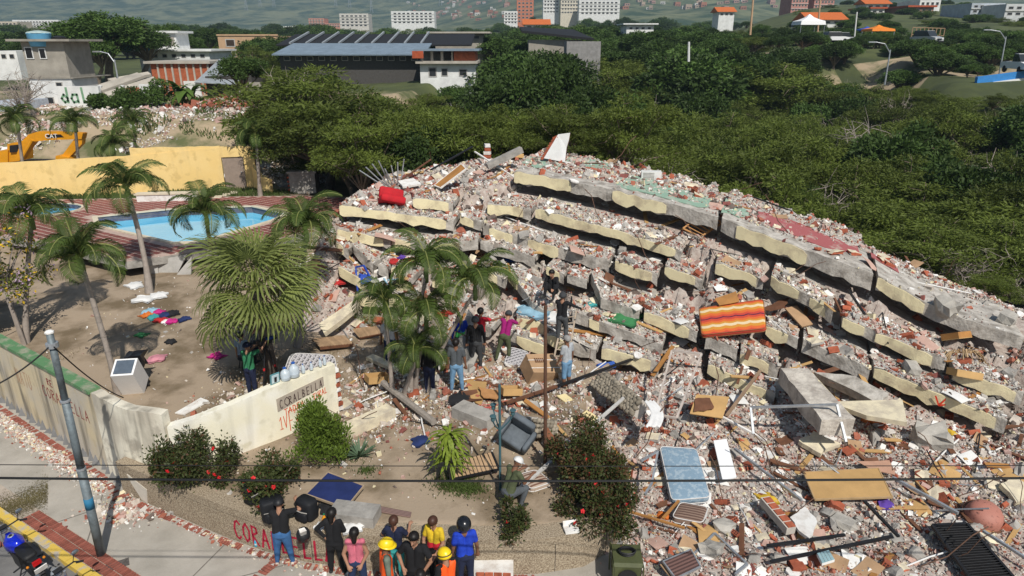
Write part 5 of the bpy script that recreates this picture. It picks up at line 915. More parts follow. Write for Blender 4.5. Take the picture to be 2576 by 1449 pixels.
# heap of broken plaster at the wall corner and scattered litter
V0 = []; 
for i in range(900):
    a = random.gauss(0, 1); b = random.gauss(0, .5); x, y = -9.75+.42*a*.6, 13.85+.5*b*.7-.25*a*.4; V0.append((x, y, .06+max(0, .24-.3*math.hypot(a, b))*random.random()))
for i in range(2600):
    u = random.random(); x, y = -17+u*6.4+random.gauss(0, .16), 19.3-u*4.35-abs(random.gauss(0, .14))-.15; V0.append((x, y, .06))
for i in range(500):
    u = random.random(); x = -9+u*9; y = np.interp(x, [p[0] for p in AG], [p[1] for p in AG])-.3-abs(random.gauss(0, .12)); V0.append((x, y, .06))
C0 = np.array(V0); sz = np.clip(.018*(rng.pareto(1.8, len(C0))+1), .015, .14); sz[900:] = np.clip(sz[900:], 0, .055); V, Fq, MI = chunks(C0, sz[:, None]*rng.uniform(.5, 1.6, (len(C0), 3)), rng.choice([3, 4, 5, 5, 6, 2, 0], len(C0))); obj('plaster_crumbs', fast_mesh('plaster_crumbs', V, Fq, PAL, MI), kind='stuff', label='crumbs of fallen plaster along the foot of the walls')
LIT = [('white_scrap', M_white, 'scrap of white paper'), ('blue_scrap', mat('blue_plastic', (.05, .25, .5), .5), 'scrap of blue plastic'), ('tan_scrap', M_cardb, 'scrap of cardboard')]; n = 3000; xs = rng.uniform(-16, 2, n); ys = rng.uniform(12.5, 29, n); k = inpoly(xs, ys, GARDEN) & (rng.random(n) < .4+.6*np.exp(-((xs+7.5)/2)**2-((ys-17)/2)**2)); xs, ys = xs[k], ys[k]
C0 = np.array([tuple(drop(x, y)[0]) for x, y in zip(xs, ys)]); C0[:, 2] += .01; S = np.clip(.022*(rng.pareto(2., len(C0))+1), .02, .1)[:, None]*rng.uniform(.4, 1.6, (len(C0), 3)); S[:, 2] *= .4; V, Fq, MI = chunks(C0, S, rng.choice([3, 3, 3, 4, 5, 2, 6, 7], len(C0))); obj('garden_litter', fast_mesh('garden_litter', V, Fq, PAL, MI), kind='stuff', label='scraps of paper, plaster and plastic strewn over the garden soil')
# utility pole, cables, lamp post, rusty pole
p = atz(255, 1397, .05); top = aty(124, 836, p.y); M_polep = mat('pole_grey', (.20, .24, .26), .6, 0, 3, .1, col2=(.10, .115, .12), thr=(.35, .6), metal=.3)
t = thing('utility_pole', 'tall grey steel utility pole with a blue band on the pavement', 'pole', tuple(p)); H_ = top.z-p.z; dx = (top.x-p.x)/H_
for i, (a, b, r) in enumerate(((0, .42, .09), (.42, .72, .078), (.72, 1, .066))): part('tube_section', MB().tube([(dx*H_*a, 0, H_*a), (dx*H_*b, 0, H_*b)], r, 14), M_polep, t, True)
part('blue_band', MB().tube([(dx*H_*.235, 0, H_*.235), (dx*H_*.285, 0, H_*.285)], .094, 14), mat('band_blue', (.03, .17, .30), .7, .2), t, True)
for z in (.42, .72): part('collar', MB().lathe((dx*H_*z, 0, H_*z), [(.07, -.03), (.098, -.02), (.098, .02), (.07, .03)], 14), M_steel, t)
part('cap', MB().sph((dx*H_, 0, H_), (.09, .09, .05)), M_white, t); zc = H_*.95; part('clamp', MB().lathe((dx*zc, 0, zc), [(.09, -.05), (.115, -.05), (.115, .05), (.09, .05)], 12), M_steel, t)
ct = Vector((p.x+dx*zc, p.y-.1, zc+.05)); M_cab = mat('cable_black', (.012, .012, .012), .6)
def cable(name, a, b, r, sag, label):
    pts = [Vector(a).lerp(Vector(b), i/24)-Vector((0, 0, sag*4*(i/24)*(1-i/24))) for i in range(25)]; return solo(name, MB().tube(pts, r, 6), M_cab, label, 'cable')
cable('power_cable', aty(-700, 1192, 8.0), aty(3300, 1192, 8.0), .017, .12, 'thick black power cable stretched across the whole view'); cable('telephone_wire', aty(-700, 1165, 8.0), aty(3300, 1168, 8.0), .006, .04, 'thin black wire above the thick power cable'); cable('power_cable', ct, aty(-60, 990, 11.5), .016, .1, 'black cable from the utility pole clamp to the picture edge'); cable('power_cable', ct+Vector((.1, 0, 0)), aty(310, 1000, 15.2), .014, .15, 'black cable from the utility pole clamp down to the wall')
t = thing('lamp_post', 'slim teal lamp post with three cup lamps in the planter', 'lamp post', tuple(drop(-.28, 13.48)[0])); zt = aty(1255, 968, 13.48).z-t.location.z; M_teal = mat('teal_paint', (.06, .13, .15), .6, .3); part('post', MB().tube([(0, 0, 0), (0, 0, zt)], .03, 8), M_teal, t)
for a in (0, 2.1, 4.2): part('arm', MB().tube([(0, 0, zt*.58), (.2*math.cos(a), .2*math.sin(a), zt*.66), (.3*math.cos(a), .3*math.sin(a), zt*.72)], .018, 6), M_teal, t); part('lamp_cup', MB().lathe((.3*math.cos(a), .3*math.sin(a), zt*.72), [(.03, 0), (.05, .03), (.045, .1), (.075, .13), (.07, .15)], 10), M_teal, t)
p = drop(.84, 14.52)[0]; solo('rusty_pole', MB().tube([p, aty(1372, 768, 14.9)], [.045, .04], 8), mat('rust', (.13, .065, .04), .9, .4, 9), 'tall thin rusty pole rising from the planter in front of the slabs', 'pole')
# ---------------- plants
def nrm(a): return a/np.maximum(np.linalg.norm(a, axis=-1, keepdims=True), 1e-9)
def leaf_mesh(name, C, D, Ln, Wd, mats, mi=None, fold=.0):
    """leaves as kites: base at C, pointing along D"""
    n = len(C); D = nrm(D); s = nrm(np.cross(D, rng.normal(size=(n, 3)))); Ln = np.broadcast_to(Ln, (n,))[:, None]; Wd = np.broadcast_to(Wd, (n,))[:, None]
    V = np.stack([C, C+D*Ln*.45+s*Wd*.5, C+D*Ln, C+D*Ln*.45-s*Wd*.5], 1).reshape(-1, 3); return fast_mesh(name, V, np.arange(4*n).reshape(n, 4), mats, mi)
def clump_pts(cc, rr, n):
    """points through clump volumes, thicker towards their skins"""
    k = rng.integers(0, len(cc), n); d = nrm(rng.normal(size=(n, 3))); r = rng.random(n)**.45; return cc[k]+d*rr[k]*r[:, None], d
def tree_proto(kind, seed):
    global rng
    keep = rng; rng = np.random.default_rng(seed); random.seed(seed)
    if kind == 'acacia':
        H_ = 7.; nc = 46; a = rng.uniform(0, 6.28, nc); r = 3.1*np.sqrt(rng.random(nc)); z = H_*(.50+.40*rng.random(nc))*(1-.06*(r/3.1)**2)-.8*(r/3.1)**2; cc = np.stack([r*np.cos(a), r*np.sin(a), z], -1); rr = np.stack([rng.uniform(.6, 1.15, nc), rng.uniform(.6, 1.15, nc), rng.uniform(.22, .42, nc)], -1)
        C, d = clump_pts(cc, rr, 15000); D = d*np.array([1, 1, .35])+rng.normal(size=C.shape)*.5; me = leaf_mesh('crown', C, D, rng.uniform(.14, .30, len(C)), rng.uniform(.04, .085, len(C)), [M_aca])
    elif kind == 'broad':
        H_ = 8.; nc = 60; d0 = nrm(rng.normal(size=(nc, 3))); d0[:, 2] = np.abs(d0[:, 2])*1.1-.35; q = rng.random(nc)**.4; cc = d0*np.array([2.7, 2.7, 2.3])*q[:, None]+np.array([0, 0, 5.2]); rr = np.stack([rng.uniform(.5, 1.0, nc)]*2+[rng.uniform(.4, .75, nc)], -1)
        C, d = clump_pts(cc, rr, 13000); D = d+rng.normal(size=C.shape)*.55+np.array([0, 0, -.15]); me = leaf_mesh('crown', C, D, rng.uniform(.18, .36, len(C)), rng.uniform(.09, .17, len(C)), [M_brd])
    else:
        H_ = 6.5; nc = 20; a = rng.uniform(0, 6.28, nc); r = 2.6*np.sqrt(rng.random(nc)); cc = np.stack([r*np.cos(a), r*np.sin(a), H_*(.5+.45*rng.random(nc))], -1); me = None; rr = None
    tm = MB(); tr = .16 if kind != 'broad' else .24; lean = rng.normal(size=2)*.5; fork = Vector((lean[0], lean[1], H_*.3)); tm.tube([(0, 0, -.4), (lean[0]*.4, lean[1]*.4, H_*.15), fork], [tr*1.25, tr, tr*.85], 7)
    sel = rng.permutation(len(cc))[:20 if kind != 'bare' else 20]
    for i in sel:
        e = Vector(cc[i]); m_ = fork.lerp(e, .5)+Vector((rng.normal()*.25, rng.normal()*.25, .25)); tm.tube([fork, m_, e], [tr*.5, tr*.28, .015], 5)
        for k in range(3 if kind != 'bare' else 9):
            b = m_.lerp(e, rng.random()); t_ = b+Vector(rng.normal(size=3)*(.5 if kind != 'bare' else .75)); g_ = b.lerp(t_, .5)+Vector(rng.normal(size=3)*.12); tm.tube([b, g_, t_], [.028, .018, .006], 3)
    tme = tm.mesh('trunk', [M_bark if kind != 'bare' else M_bare]); rng = keep; return tme, me
M_aca = leafmat('acacia_leaf', (.135, .175, .030), .45, .32, .7, .3); M_brd = leafmat('broad_leaf', (.078, .135, .028), .5, .38, .9, .25); M_bark = mat('bark', (.20, .155, .115), .9, .4, 6); M_bare = mat('grey_twig', (.34, .29, .25), .9, .3, 4)
PROT = {'acacia': [tree_proto('acacia', 11+i) for i in range(5)], 'broad': [tree_proto('broad', 31+i) for i in range(4)], 'bare': [tree_proto('bare', 51+i) for i in range(2)]}
random.seed(21)
def tree(kind, x, y, z, s, label, group=None, name=None, sx=1., cat='tree'):
    t = thing(name or {'acacia': 'acacia_tree', 'broad': 'leafy_tree', 'bare': 'bare_tree'}[kind], label, cat, (x, y, z), random.random()*6.28, group); t.scale = (s*sx, s*sx, s); a, b = random.choice(PROT[kind])
    o = bpy.data.objects.new('trunk', a); COL.objects.link(o); o.parent = t
    if b: o = bpy.data.objects.new('crown', b); COL.objects.link(o); o.parent = t
    return t
GBVH = BVHTree.FromPolygons([tuple(v) for v in gv], [tuple(f) for f in GF])
COLS_X = [(640, 'the end of the yellow wall'), (800, 'the concrete tank'), (930, 'the spray of steel tubes'), (1060, 'the red armchair'), (1200, 'the brick pier on the summit'), (1405, 'the standing white wall fragment'), (1530, 'the green roof paint'), (1640, 'the window air conditioner'), (1780, 'the brown crib rail'), (1950, 'the red roof paint'), (2150, 'the aluminium strip'), (2320, 'the pointed concrete block'), (2480, 'the upper right slope'), (2600, 'the right edge of the picture')]
FAR_X = [(20, 'the beige stepped block'), (90, 'the white slab block'), (240, 'the huge dark tree'), (430, 'the low white building'), (620, 'the tan building'), (720, 'the low white far houses'), (800, 'the small pink block'), (890, 'the pale grey flats'), (1035, 'the long white terraced block'), (1150, 'the slim roofed house'), (1285, 'the small white flats'), (1325, 'the orange tower'), (1385, 'the left twin tower'), (1435, 'the right twin tower'), (1510, 'the wide office block'), (1610, 'the white villa'), (1735, 'the short pale post'), (1890, 'the rusty mast'), (2015, 'the striped pink tower'), (2075, 'the second pink tower'), (2148, 'the electricity pole'), (2206, 'the orange market tent'), (2330, 'the silver van'), (2440, 'the thicket lamp'), (2540, 'the pickup')]
def by_col(px, T): return min(T, key=lambda q: abs(q[0]-px))[1]
def gz(x, y):
    h = GBVH.ray_cast(Vector((x, y, 900)), Vector((0, 0, -1)))[0]; return h.z if h else 0.
nt_ = 0; yy = 36.6
while yy < 92:
    st = 3.2 if yy < 60 else 4.3; xx = -15-.45*(yy-40)
    while xx < .78*yy+4:
        x = xx+random.uniform(-1.1, 1.1); y = yy+random.uniform(-1, 1); xx += st
        rd = np.interp(x, RIDGE[:, 0], RIDGE[:, 1])
        if x < -8 and y < 40.5: continue
        if x < -13-.35*(y-40) and y < 56: continue
        if y < rd+2.2: continue
        px = CX+FPX*x/(y*math.cos(PITCH)+5*math.sin(PITCH))
        if y > 60 and x < -10: continue
        g = gz(x, y); ymax = float(np.interp(px, [500, 700, 900, 1100, 1200, 1300, 1500, 1700, 1900, 2100, 2300, 2600], [150, 140, 205, 225, 200, 190, 205, 190, 190, 195, 200, 235])); zt = aty(px, ymax, y).z; h = min(zt-g, random.uniform(6.2, 9.)); h *= random.uniform(.68, 1.08)
        if h < 2.0: continue
        kd_ = random.choices(['acacia', 'broad', 'bare'], [.74, .14, .12])[0]; s = h/7.; lb = ('tall ' if h > 7.4 else 'low ' if h < 6 else '')+{'acacia': 'feathery olive acacia', 'broad': 'dark leafy tree', 'bare': 'grey leafless tree'}[kd_]+(' close behind ' if y < 44 else ' some way behind ' if y < 56 else ' in the far rows behind ' if y < 72 else ' on the far rise beyond ')+by_col(px, COLS_X); tree(kd_, x, y, g-.1, s, lb, 'thicket: '+lb, sx=max(.95, min(1.3, 1.0/max(s, .35)*.8))); nt_ += 1
    yy += st*.86
for x in np.arange(19, 46, 2.1):     # low thicket close behind the right end of the pile
    for y in np.arange(25, 37, 2.1):
        if y < np.interp(x, RIDGE[:, 0], RIDGE[:, 1])+2.6 or x > .78*y+3: continue
        x1, y1 = x+random.uniform(-.8, .8), y+random.uniform(-.8, .8); k_ = random.choices(['acacia', 'bare'], [.76, .24])[0]; h = max(1.5, 2.2+.22*(y1-25)-gz(x1, y1)*.6)*random.uniform(.6, 1.35); pxx = CX+FPX*x1/(y1*math.cos(PITCH)+9*math.sin(PITCH)); lb = ('low acacia scrub ' if k_ == 'acacia' else 'dry grey shrub ')+('just behind ' if y1 < 29 else 'a row behind ' if y1 < 33 else 'further behind ')+by_col(pxx, COLS_X); tree(k_, x1, y1, gz(x1, y1)-.1, h/7, lb, 'scrub: '+lb, sx=1.55); nt_ += 1
for px, py, Y_, k_, sx, lab in [(790, 135, 47, 'acacia', 1.5, 'broad olive acacia towering over the end of the yellow wall'), (880, 190, 43, 'acacia', 1.3, 'acacia with dark trunk rising behind the summit'), (690, 200, 52, 'acacia', 1.2, 'acacia beside the dirt track'), (1385, 92, 62, 'broad', .8, 'tall bright green tree standing above the thicket'), (1310, 130, 60, 'broad', .9, 'dark almond tree left of the tall bright green tree'), (1250, 140, 70, 'broad', .9, 'dark broad tree beside the brick upper storey'), (1480, 170, 58, 'broad', .9, 'leafy tree right of the tall bright green tree'), (2000, 110, 95, 'broad', 1.3, 'round green tree below the white tent'), (1900, 130, 90, 'broad', 1.2, 'green tree on the slope left of the white tent'), (630, 300, 47, 'broad', .7, 'small dark tree at the right end of the yellow wall'), (235, 2, 92, 'broad', 1.75, 'huge dark spreading tree behind the blue water tank'), (215, 60, 88, 'broad', 1.2, 'lower dark tree beside the house with the blue tank'), (330, 42, 96, 'broad', 1.6, 'grey green tree right of the huge spreading tree'), (410, 42, 125, 'broad', 1.1, 'round bright green mango tree behind the white building'), (470, 75, 115, 'broad', 1.1, 'yellow green tree behind the white building'), (60, 85, 110, 'broad', 1.3, 'green tree behind the blue water tank'), (520, 55, 150, 'broad', 1.3, 'broad dark tree left of the tan building'), (60, 165, 56, 'bare', 1.4, 'tangled leafless grey tree before the house with tanks'), (20, 200, 54, 'bare', 1.3, 'leafless grey tree at the left edge behind the excavator')]:
    p = aty(px, py, Y_); g = gz(p.x, Y_); h = p.z-g; t = tree(k_, p.x, Y_, g, h/(8.3 if k_ == 'broad' else 7), lab, sx=sx)
# far belts of trees, one by one
BELT = [(86, 112, 90, (95, 120), 0), (112, 145, 110, (74, 98), 0), (150, 230, 130, (62, 88), 0), (260, 520, 110, (48, 80), 0)]
for y0, y1, n_, (t0, t1), _ in BELT:
    for i in range(n_):
        px = -40+(i+random.random())*2660/n_; Y_ = random.uniform(y0, y1); lift = 0 if px < 1300 else -14 if px < 2000 else 6
        if y0 == 86 and not (1250 < px): continue
        if y0 == 112 and px < 560: continue
        p = aty(px, random.uniform(t0, t1)+lift, Y_); g = gz(p.x, Y_)
        if y0 == 86 and 2080 < px: p.z = g+random.uniform(1.5, 4.5)
        elif px > 1980: p.z = max(min(p.z, g+8), g+2.5)
        h = max(4.5, min((p.z-g)*1.3, 15))
        tree('broad' if random.random() < .8 else 'acacia', p.x, Y_, p.z-h, h/8.2, (lb := ('tall ' if h > 9 else 'low ' if h < 5 else '')+{86: 'green tree on the near slope under ', 112: 'green tree behind the plateau under ', 150: 'tree in the green belt under ', 260: 'distant tree beside '}[y0]+by_col(px, FAR_X)), 'far trees: '+lb, sx=random.uniform(1.3, 1.9) if h < 10 else 1.4)
for i in range(95):      # low bushes over the right hillside
    Y_ = random.uniform(64, 122); x = random.uniform(.3, .78)*Y_; g = gz(x, Y_)
    if (vnoise(x, Y_, 9.)+.5*vnoise(x, Y_, 3.) > .02 and 84 < Y_ < 112) or (Y_ < 80 and x/Y_ > .56): continue
    pxx = CX+FPX*x/(Y_*math.cos(PITCH)+3*math.sin(PITCH)); s = random.uniform(.22, .5); kd_ = random.choice(['broad', 'broad', 'acacia']); lb = ('small ' if s < .34 else 'rounded ')+('dark' if kd_ == 'broad' else 'olive')+' hillside bush '+('at the slope foot under ' if Y_ < 82 else 'halfway up under ' if Y_ < 102 else 'near the road under ')+by_col(pxx, FAR_X); tree(kd_, x, Y_, g-1.6*s, s, lb, 'hillside bushes: '+lb, name='hillside_bush', sx=random.uniform(1.2, 1.9), cat='bush')
# --- palms
M_frond = leafmat('palm_leaflet', (.075, .115, .022), .4, .2, 1.5, .25); M_rach = mat('palm_midrib', (.22, .24, .07), .7, .3); M_pbark = mat('palm_trunk', (.34, .29, .25), .9, .3, 5, .4); M_dry = leafmat('dry_frond', (.34, .22, .11), .4, .1); M_fan = leafmat('fan_blade', (.215, .255, .07), .35, .22, 1.5, .3); M_shaft = mat('green_crownshaft', (.16, .22, .07), .6, .2)
def frond_mesh(L_, droop, curl, n=42, m=None):
    rp = []; mb = MB(); x = z = 0.; a = R(58)
    for i in range(15): rp.append(Vector((x, 0, z))); x += L_/14*math.cos(a); z += L_/14*math.sin(a); a -= droop/14*(1+.8*i/14)
    mb.tube(rp, [.028*(1-.85*i/14)+.004 for i in range(15)], 4, 1)
    for k in range(n):
        u = .10+.89*k/(n-1); f = u*14; i = min(int(f), 13); p = rp[i].lerp(rp[i+1], f-i); t = (rp[i+1]-rp[i]).normalized(); ll = L_*.31*math.sin(math.pi*min(1, u*.84+.14))**.8*(.9+.2*random.random())
        for s in (-1, 1):
            d = (t*.55+Vector((0, s*.85, .12))).normalized(); q1 = p+d*ll*.5; q2 = q1+(d+Vector((0, 0, -.75-curl*random.random()))).normalized()*ll*.5; wv = t*.0135*(L_/1.8+.4)
            mb.add([p-wv*.5, p+wv*.5, q1+wv, q1-wv, q2], [(0, 1, 2, 3), (3, 2, 4)], 0)
    return mb.mesh('frond', [m or M_frond, M_rach])
FR = [frond_mesh(1.9, R(95+16*i), .4+.25*(i % 3)) for i in range(5)]; FRD = frond_mesh(1.6, R(170), 1.2, 26, M_dry)
def palm(base, top, label, L_=1.0, n=14, r=.11, bend=.4, name='palm_tree', windy=0., shaft=True):
    base = Vector(base); top = Vector(top); t = thing(name, label, 'palm tree', base); h = top-base; pts = []; 
    for i in range(9): u = i/8; pts.append(Vector((h.x*(u**(1+bend)), h.y*u, h.z*u)))
    rad = [r*(1.35-.5*min(1, i/2) if i < 3 else .85-.15*i/8) for i in range(9)]; part('trunk', MB().tube([Vector((0, 0, -.2))]+pts, [r*1.5]+rad, 9), M_pbark, t, True)
    for i in range(2, 26): u = i/26; f = u*8; j = min(int(f), 7); q = pts[j].lerp(pts[j+1], f-j); part('trunk_ring', MB().tube([q, q+Vector((0, 0, .018))], r*.98*(1.0-.22*u), 8), M_pbark, t) if h.z < 4.8 and i % 3 == 0 and base.y < 25 else None
    if shaft: part('crownshaft', MB().tube([pts[-1]-Vector((0, 0, .25)), pts[-1], pts[-1]+Vector((0, 0, .35))], [r*.85, r*.95, r*.4], 8), M_shaft, t, True)
    for i in range(n):
        o = bpy.data.objects.new('frond', random.choice(FR[:3] if i < n*.4 else FR[1:])); COL.objects.link(o); o.parent = t; o.location = pts[-1]+Vector((0, 0, .2)); az = i*2.399+random.uniform(-.2, .2); el = -.62+1.1*(i/n)+random.uniform(-.12, .12)
        o.rotation_euler = Euler((random.uniform(-.3, .3), el+windy*.3*math.cos(az), az)); s = L_*random.uniform(.85, 1.12); o.scale = (s, s, s)
    return t
palm(hit(298, 990), aty(205, 668, 18.3), 'slender leaning palm with a grey trunk behind the utility pole', .95, 15, .1, .5)
palm(hit(376, 736), aty(322, 488, 27.0), 'tall slim palm at the near corner of the swimming pool', 1.15, 13, .13, .6); palm(hit(545, 655), aty(520, 552, 28.2), 'short palm in front of the swimming pool', 1.1, 14, .11)
palm(hit(750, 872), aty(770, 590, 22.8), 'dark palm to the right of the fan palm', 1.05, 16, .11); palm(hit(66, 862), aty(80, 560, 22.5), 'dark palm at the left edge behind the boundary wall', 1.1, 14, .1)
for bx_, by_, tx_, ty_, lab in [(70, 490, 45, 318, 'leftmost palm before the yellow wall'), (207, 482, 190, 322, 'tall palm before the yellow wall right of the excavator cab'), (347, 455, 337, 322, 'tall windblown palm before the middle of the yellow wall'), (298, 470, 286, 378, 'shorter palm between the tall palms at the yellow wall'), (655, 492, 645, 350, 'thin palm trunk right of the grey door')]: b = atz(bx_, by_, 2.15); palm(b, aty(tx_, ty_, b.y-.3), lab, 1.05, 13, .12, .2)
for bx_, by_, tx_, ty_, Yt, L_, n_, lab in [(988, 1000, 968, 778, 18.1, .8, 11, 'left palm of the clump in front of the slabs'), (1032, 990, 1072, 690, 18.3, .9, 13, 'tallest palm of the clump in front of the slabs'), (1072, 985, 1195, 735, 18.2, .95, 12, 'palm of the clump leaning to the right'), (1045, 985, 1072, 815, 17.9, .85, 12, 'middle palm of the clump with drooping fronds'), (1018, 992, 1050, 905, 17.7, .75, 10, 'lowest palm of the clump')]: palm(hit(bx_, by_), aty(tx_, ty_, Yt), lab, L_, n_, .075, .3)
# fan palm
def fan_mesh(L_=.95, n=28):
    mb = MB(); mb.tube([(0, 0, 0), (.45, 0, .12), (.95, 0, .1)], [.022, .018, .012], 4, 1)
    for k in range(n):
        a = R(-125+250*k/(n-1)); ll = L_*(.72+.28*math.cos(a*.6))*(.92+.16*random.random()); d = Vector((math.cos(a), math.sin(a), -.04)); s = Vector((-math.sin(a), math.cos(a), 0))*.03; p0 = Vector((.95, 0, .1)); q1 = p0+d*ll*.55+Vector((0, 0, .015*(k % 2))); q2 = q1+(d+Vector((0, 0, -.35-.5*random.random()))).normalized()*ll*.28; q3 = q2+(d*.5+Vector((0, 0, -1))).normalized()*ll*.25
        mb.add([p0, q1-s, q1+s, q2-s*.7, q2+s*.7, q3], [(0, 1, 2), (1, 3, 4, 2), (3, 5, 4)], 0)
    return mb.mesh('fan_leaf', [M_fan, M_rach])
FN = [fan_mesh(.8+.1*i) for i in range(4)]
b = hit(692, 962); tp = aty(642, 735, 18.4); t = thing('fan_palm', 'big bright fan palm with a brown thatch skirt in front of the swimming pool', 'palm tree', b); hh = tp-b; part('trunk', MB().tube([(0, 0, -.2), hh*.3, hh*.65, hh], [.2, .17, .16, .15], 10), mat('fan_trunk', (.17, .135, .11), .95, .45, 9, .7), t, True)
for i in range(36):
    o = bpy.data.objects.new('fan_leaf', random.choice(FN)); COL.objects.link(o); o.parent = t; o.location = hh+Vector((0, 0, .1)); u = i/36; o.rotation_euler = (random.uniform(-.5, .5), -1.25+2.0*u+random.uniform(-.15, .15), i*2.399); s = random.uniform(.95, 1.3); o.scale = (s, s, s)
for i in range(14):
    o = bpy.data.objects.new('dry_leaf', FRD); COL.objects.link(o); o.parent = t; o.location = hh+Vector((-.1, -.05, -.3)); o.rotation_euler = (0, 1.0+random.random()*.4, 2.6+1.6*random.random()); o.scale = (.75, .75, .75)
# --- shrubs
M_hib = leafmat('hibiscus_leaf', (.078, .098, .028), .55, .15, 2.5, .2); M_hibr = leafmat('bronze_leaf', (.12, .065, .03), .4, .15, 2.5, .2); M_twig = mat('shrub_twig', (.23, .19, .15), .9, .3); M_flow = mat('hibiscus_petal', (.62, .02, .025), .6, .2)
def flower():
    m = MB()
    for k in range(5): a = k*1.2566; d = Vector((math.cos(a), math.sin(a), .35)); s = Vector((-math.sin(a), math.cos(a), 0))*.028; m.add([(0, 0, 0), d*.03-s, d*.06, d*.03+s], [(0, 1, 2, 3)])
    m.tube([(0, 0, 0), (0, 0, .06)], .006, 4); return m.mesh('flower', [M_flow])
FLW = flower()
def shrub(px, py, rx, rz, label, n=5200, fl=9, Yc=None, lobes=17, dens=1., bronze=.12, sink=.2, name='hibiscus_bush', mats=None, leaf=(.05, .11)):
    b = hit(px, py); t = thing(name, label, 'bush', b); cc = []; 
    for i in range(lobes): a = random.random()*6.28; r = rx*.8*math.sqrt(random.random()); cc.append((r*math.cos(a), r*math.sin(a), rz*random.uniform(.28, .9)*(1-.35*(r/rx)**2)))
    cc = np.array(cc); rr = np.stack([rng.uniform(.2, .42, lobes)*rx]*2+[rng.uniform(.18, .38, lobes)*rz], -1); C, d = clump_pts(cc, rr, n); kk = rng.random(len(C)) < .12; C[kk] += d[kk]*rng.uniform(.03, .2, (kk.sum(), 1)); C[:, 2] = np.maximum(C[:, 2], .02); me = leaf_mesh('foliage', C, d+rng.normal(size=C.shape)*.6, rng.uniform(*leaf, len(C)), rng.uniform(leaf[0]*.55, leaf[1]*.55, len(C)), mats or [M_hib, M_hibr], (rng.random(len(C)) < bronze).astype(int)); obj('foliage', me, t)
    sm = MB()
    for i in range(16): e = Vector(cc[i % lobes])+Vector(rng.normal(size=3)*.2*rx); sm.tube([(0, 0, -.1), e*.5+Vector((0, 0, .08)), e], [.022, .014, .005], 4)
    part('stem', sm, M_twig, t)
    for i in range(fl):
        k = random.randrange(len(C)); v = C[k]; u = nrm(v-np.array([0, .5, rz*.4])); 
        if v[1] > .1: v = v*np.array([1, -1, 1])
        o = bpy.data.objects.new('flower', FLW); COL.objects.link(o); o.parent = t; o.location = Vector(v)+Vector((0, -.1, .08)); o.rotation_euler = (.8, 0, random.random()*6)
    return t
shrub(490, 1205, 1.05, 1.15, 'dense hibiscus bush with red flowers at the corner of the pale wall', 9000, 12); shrub(690, 1250, .85, .85, 'hibiscus bush with red flowers behind the black backpack', 6500, 9); shrub(1480, 1215, 1.05, 1.35, 'largest bronze tinged hibiscus bush below the white curtain', 12000, 14, bronze=.35); shrub(1500, 1300, 1.0, .85, 'lower half of the flowering thicket on the curve of the pebbled wall', 8000, 10, bronze=.25); shrub(1290, 1330, .55, .55, 'small open bush behind the pebbled wall', 1500, 2, lobes=7, bronze=.1)
M_con = leafmat('conifer_spray', (.14, .21, .03), .4, .1, 3, .25)
b = hit(808, 1165); t = thing('conifer', 'upright bright green conifer in front of the carved sign', 'conifer', b); C, d = clump_pts(np.array([(random.gauss(0, .33)*(1.2-z), random.gauss(0, .3)*(1.2-z), .3+z*1.25) for z in [i/60 for i in range(60)]]), np.tile(np.array([[.24, .24, .22]]), (60, 1)), 11000); obj('foliage', leaf_mesh('foliage', C, d*.6+np.array([0, 0, .8])+rng.normal(size=C.shape)*.3, rng.uniform(.06, .13, len(C)), rng.uniform(.02, .045, len(C)), [M_con]), t); part('stem', MB().tube([(0, 0, -.1), (0, 0, .5), (.03, 0, 1.3)], [.05, .04, .01], 6), M_twig, t)
def straps(base, n, L_, w, el0, el1, m, name, root, droop=.9, seg=5, off=(0, 0, 0)):
    for i in range(n):
        mb = MB(); az = i*2.399+random.uniform(-.3, .3); a = el0+(el1-el0)*random.random(); p = Vector(off); rg = []; ll = L_*random.uniform(.75, 1.15); sd = Vector((-math.sin(az), math.cos(az), 0))
        for k in range(seg+1): u = k/seg; ww = w*math.sin(math.pi*min(1, .12+.86*u))**.7; rg.append((p-sd*ww/2, p+sd*ww/2)); a -= droop/seg; p = p+Vector((math.cos(az)*math.cos(a), math.sin(az)*math.cos(a), math.sin(a)))*ll/seg
        vs = [v for r_ in rg for v in r_]; mb.add(vs, [(2*k, 2*k+2, 2*k+3, 2*k+1) for k in range(seg)]); part(name, mb, m, root)
b = hit(1135, 1212); t = thing('dracaena', 'striped yellow green dracaena plant standing in the planter', 'plant', b); M_dra = leafmat('striped_leaf', (.27, .36, .045), .6, .0, 14, .3); part('cane', MB().tube([(0, 0, -.1), (.02, 0, .6), (0, 0, 1.35)], [.05, .045, .035], 7), M_twig, t)
for z, n_ in ((.55, 18), (.85, 20), (1.1, 20), (1.35, 24)): straps(b, n_, .62, .075, .0, 1.1, M_dra, 'leaf', t, 1.7, 5, (0, 0, z))
b = hit(905, 1150); t = thing('aloe', 'grey green spiky aloe beside the conifer', 'plant', b); straps(b, 34, .5, .06, .5, 1.4, leafmat('aloe_leaf', (.12, .19, .11), .25, 0), 'leaf', t, .5, 4)
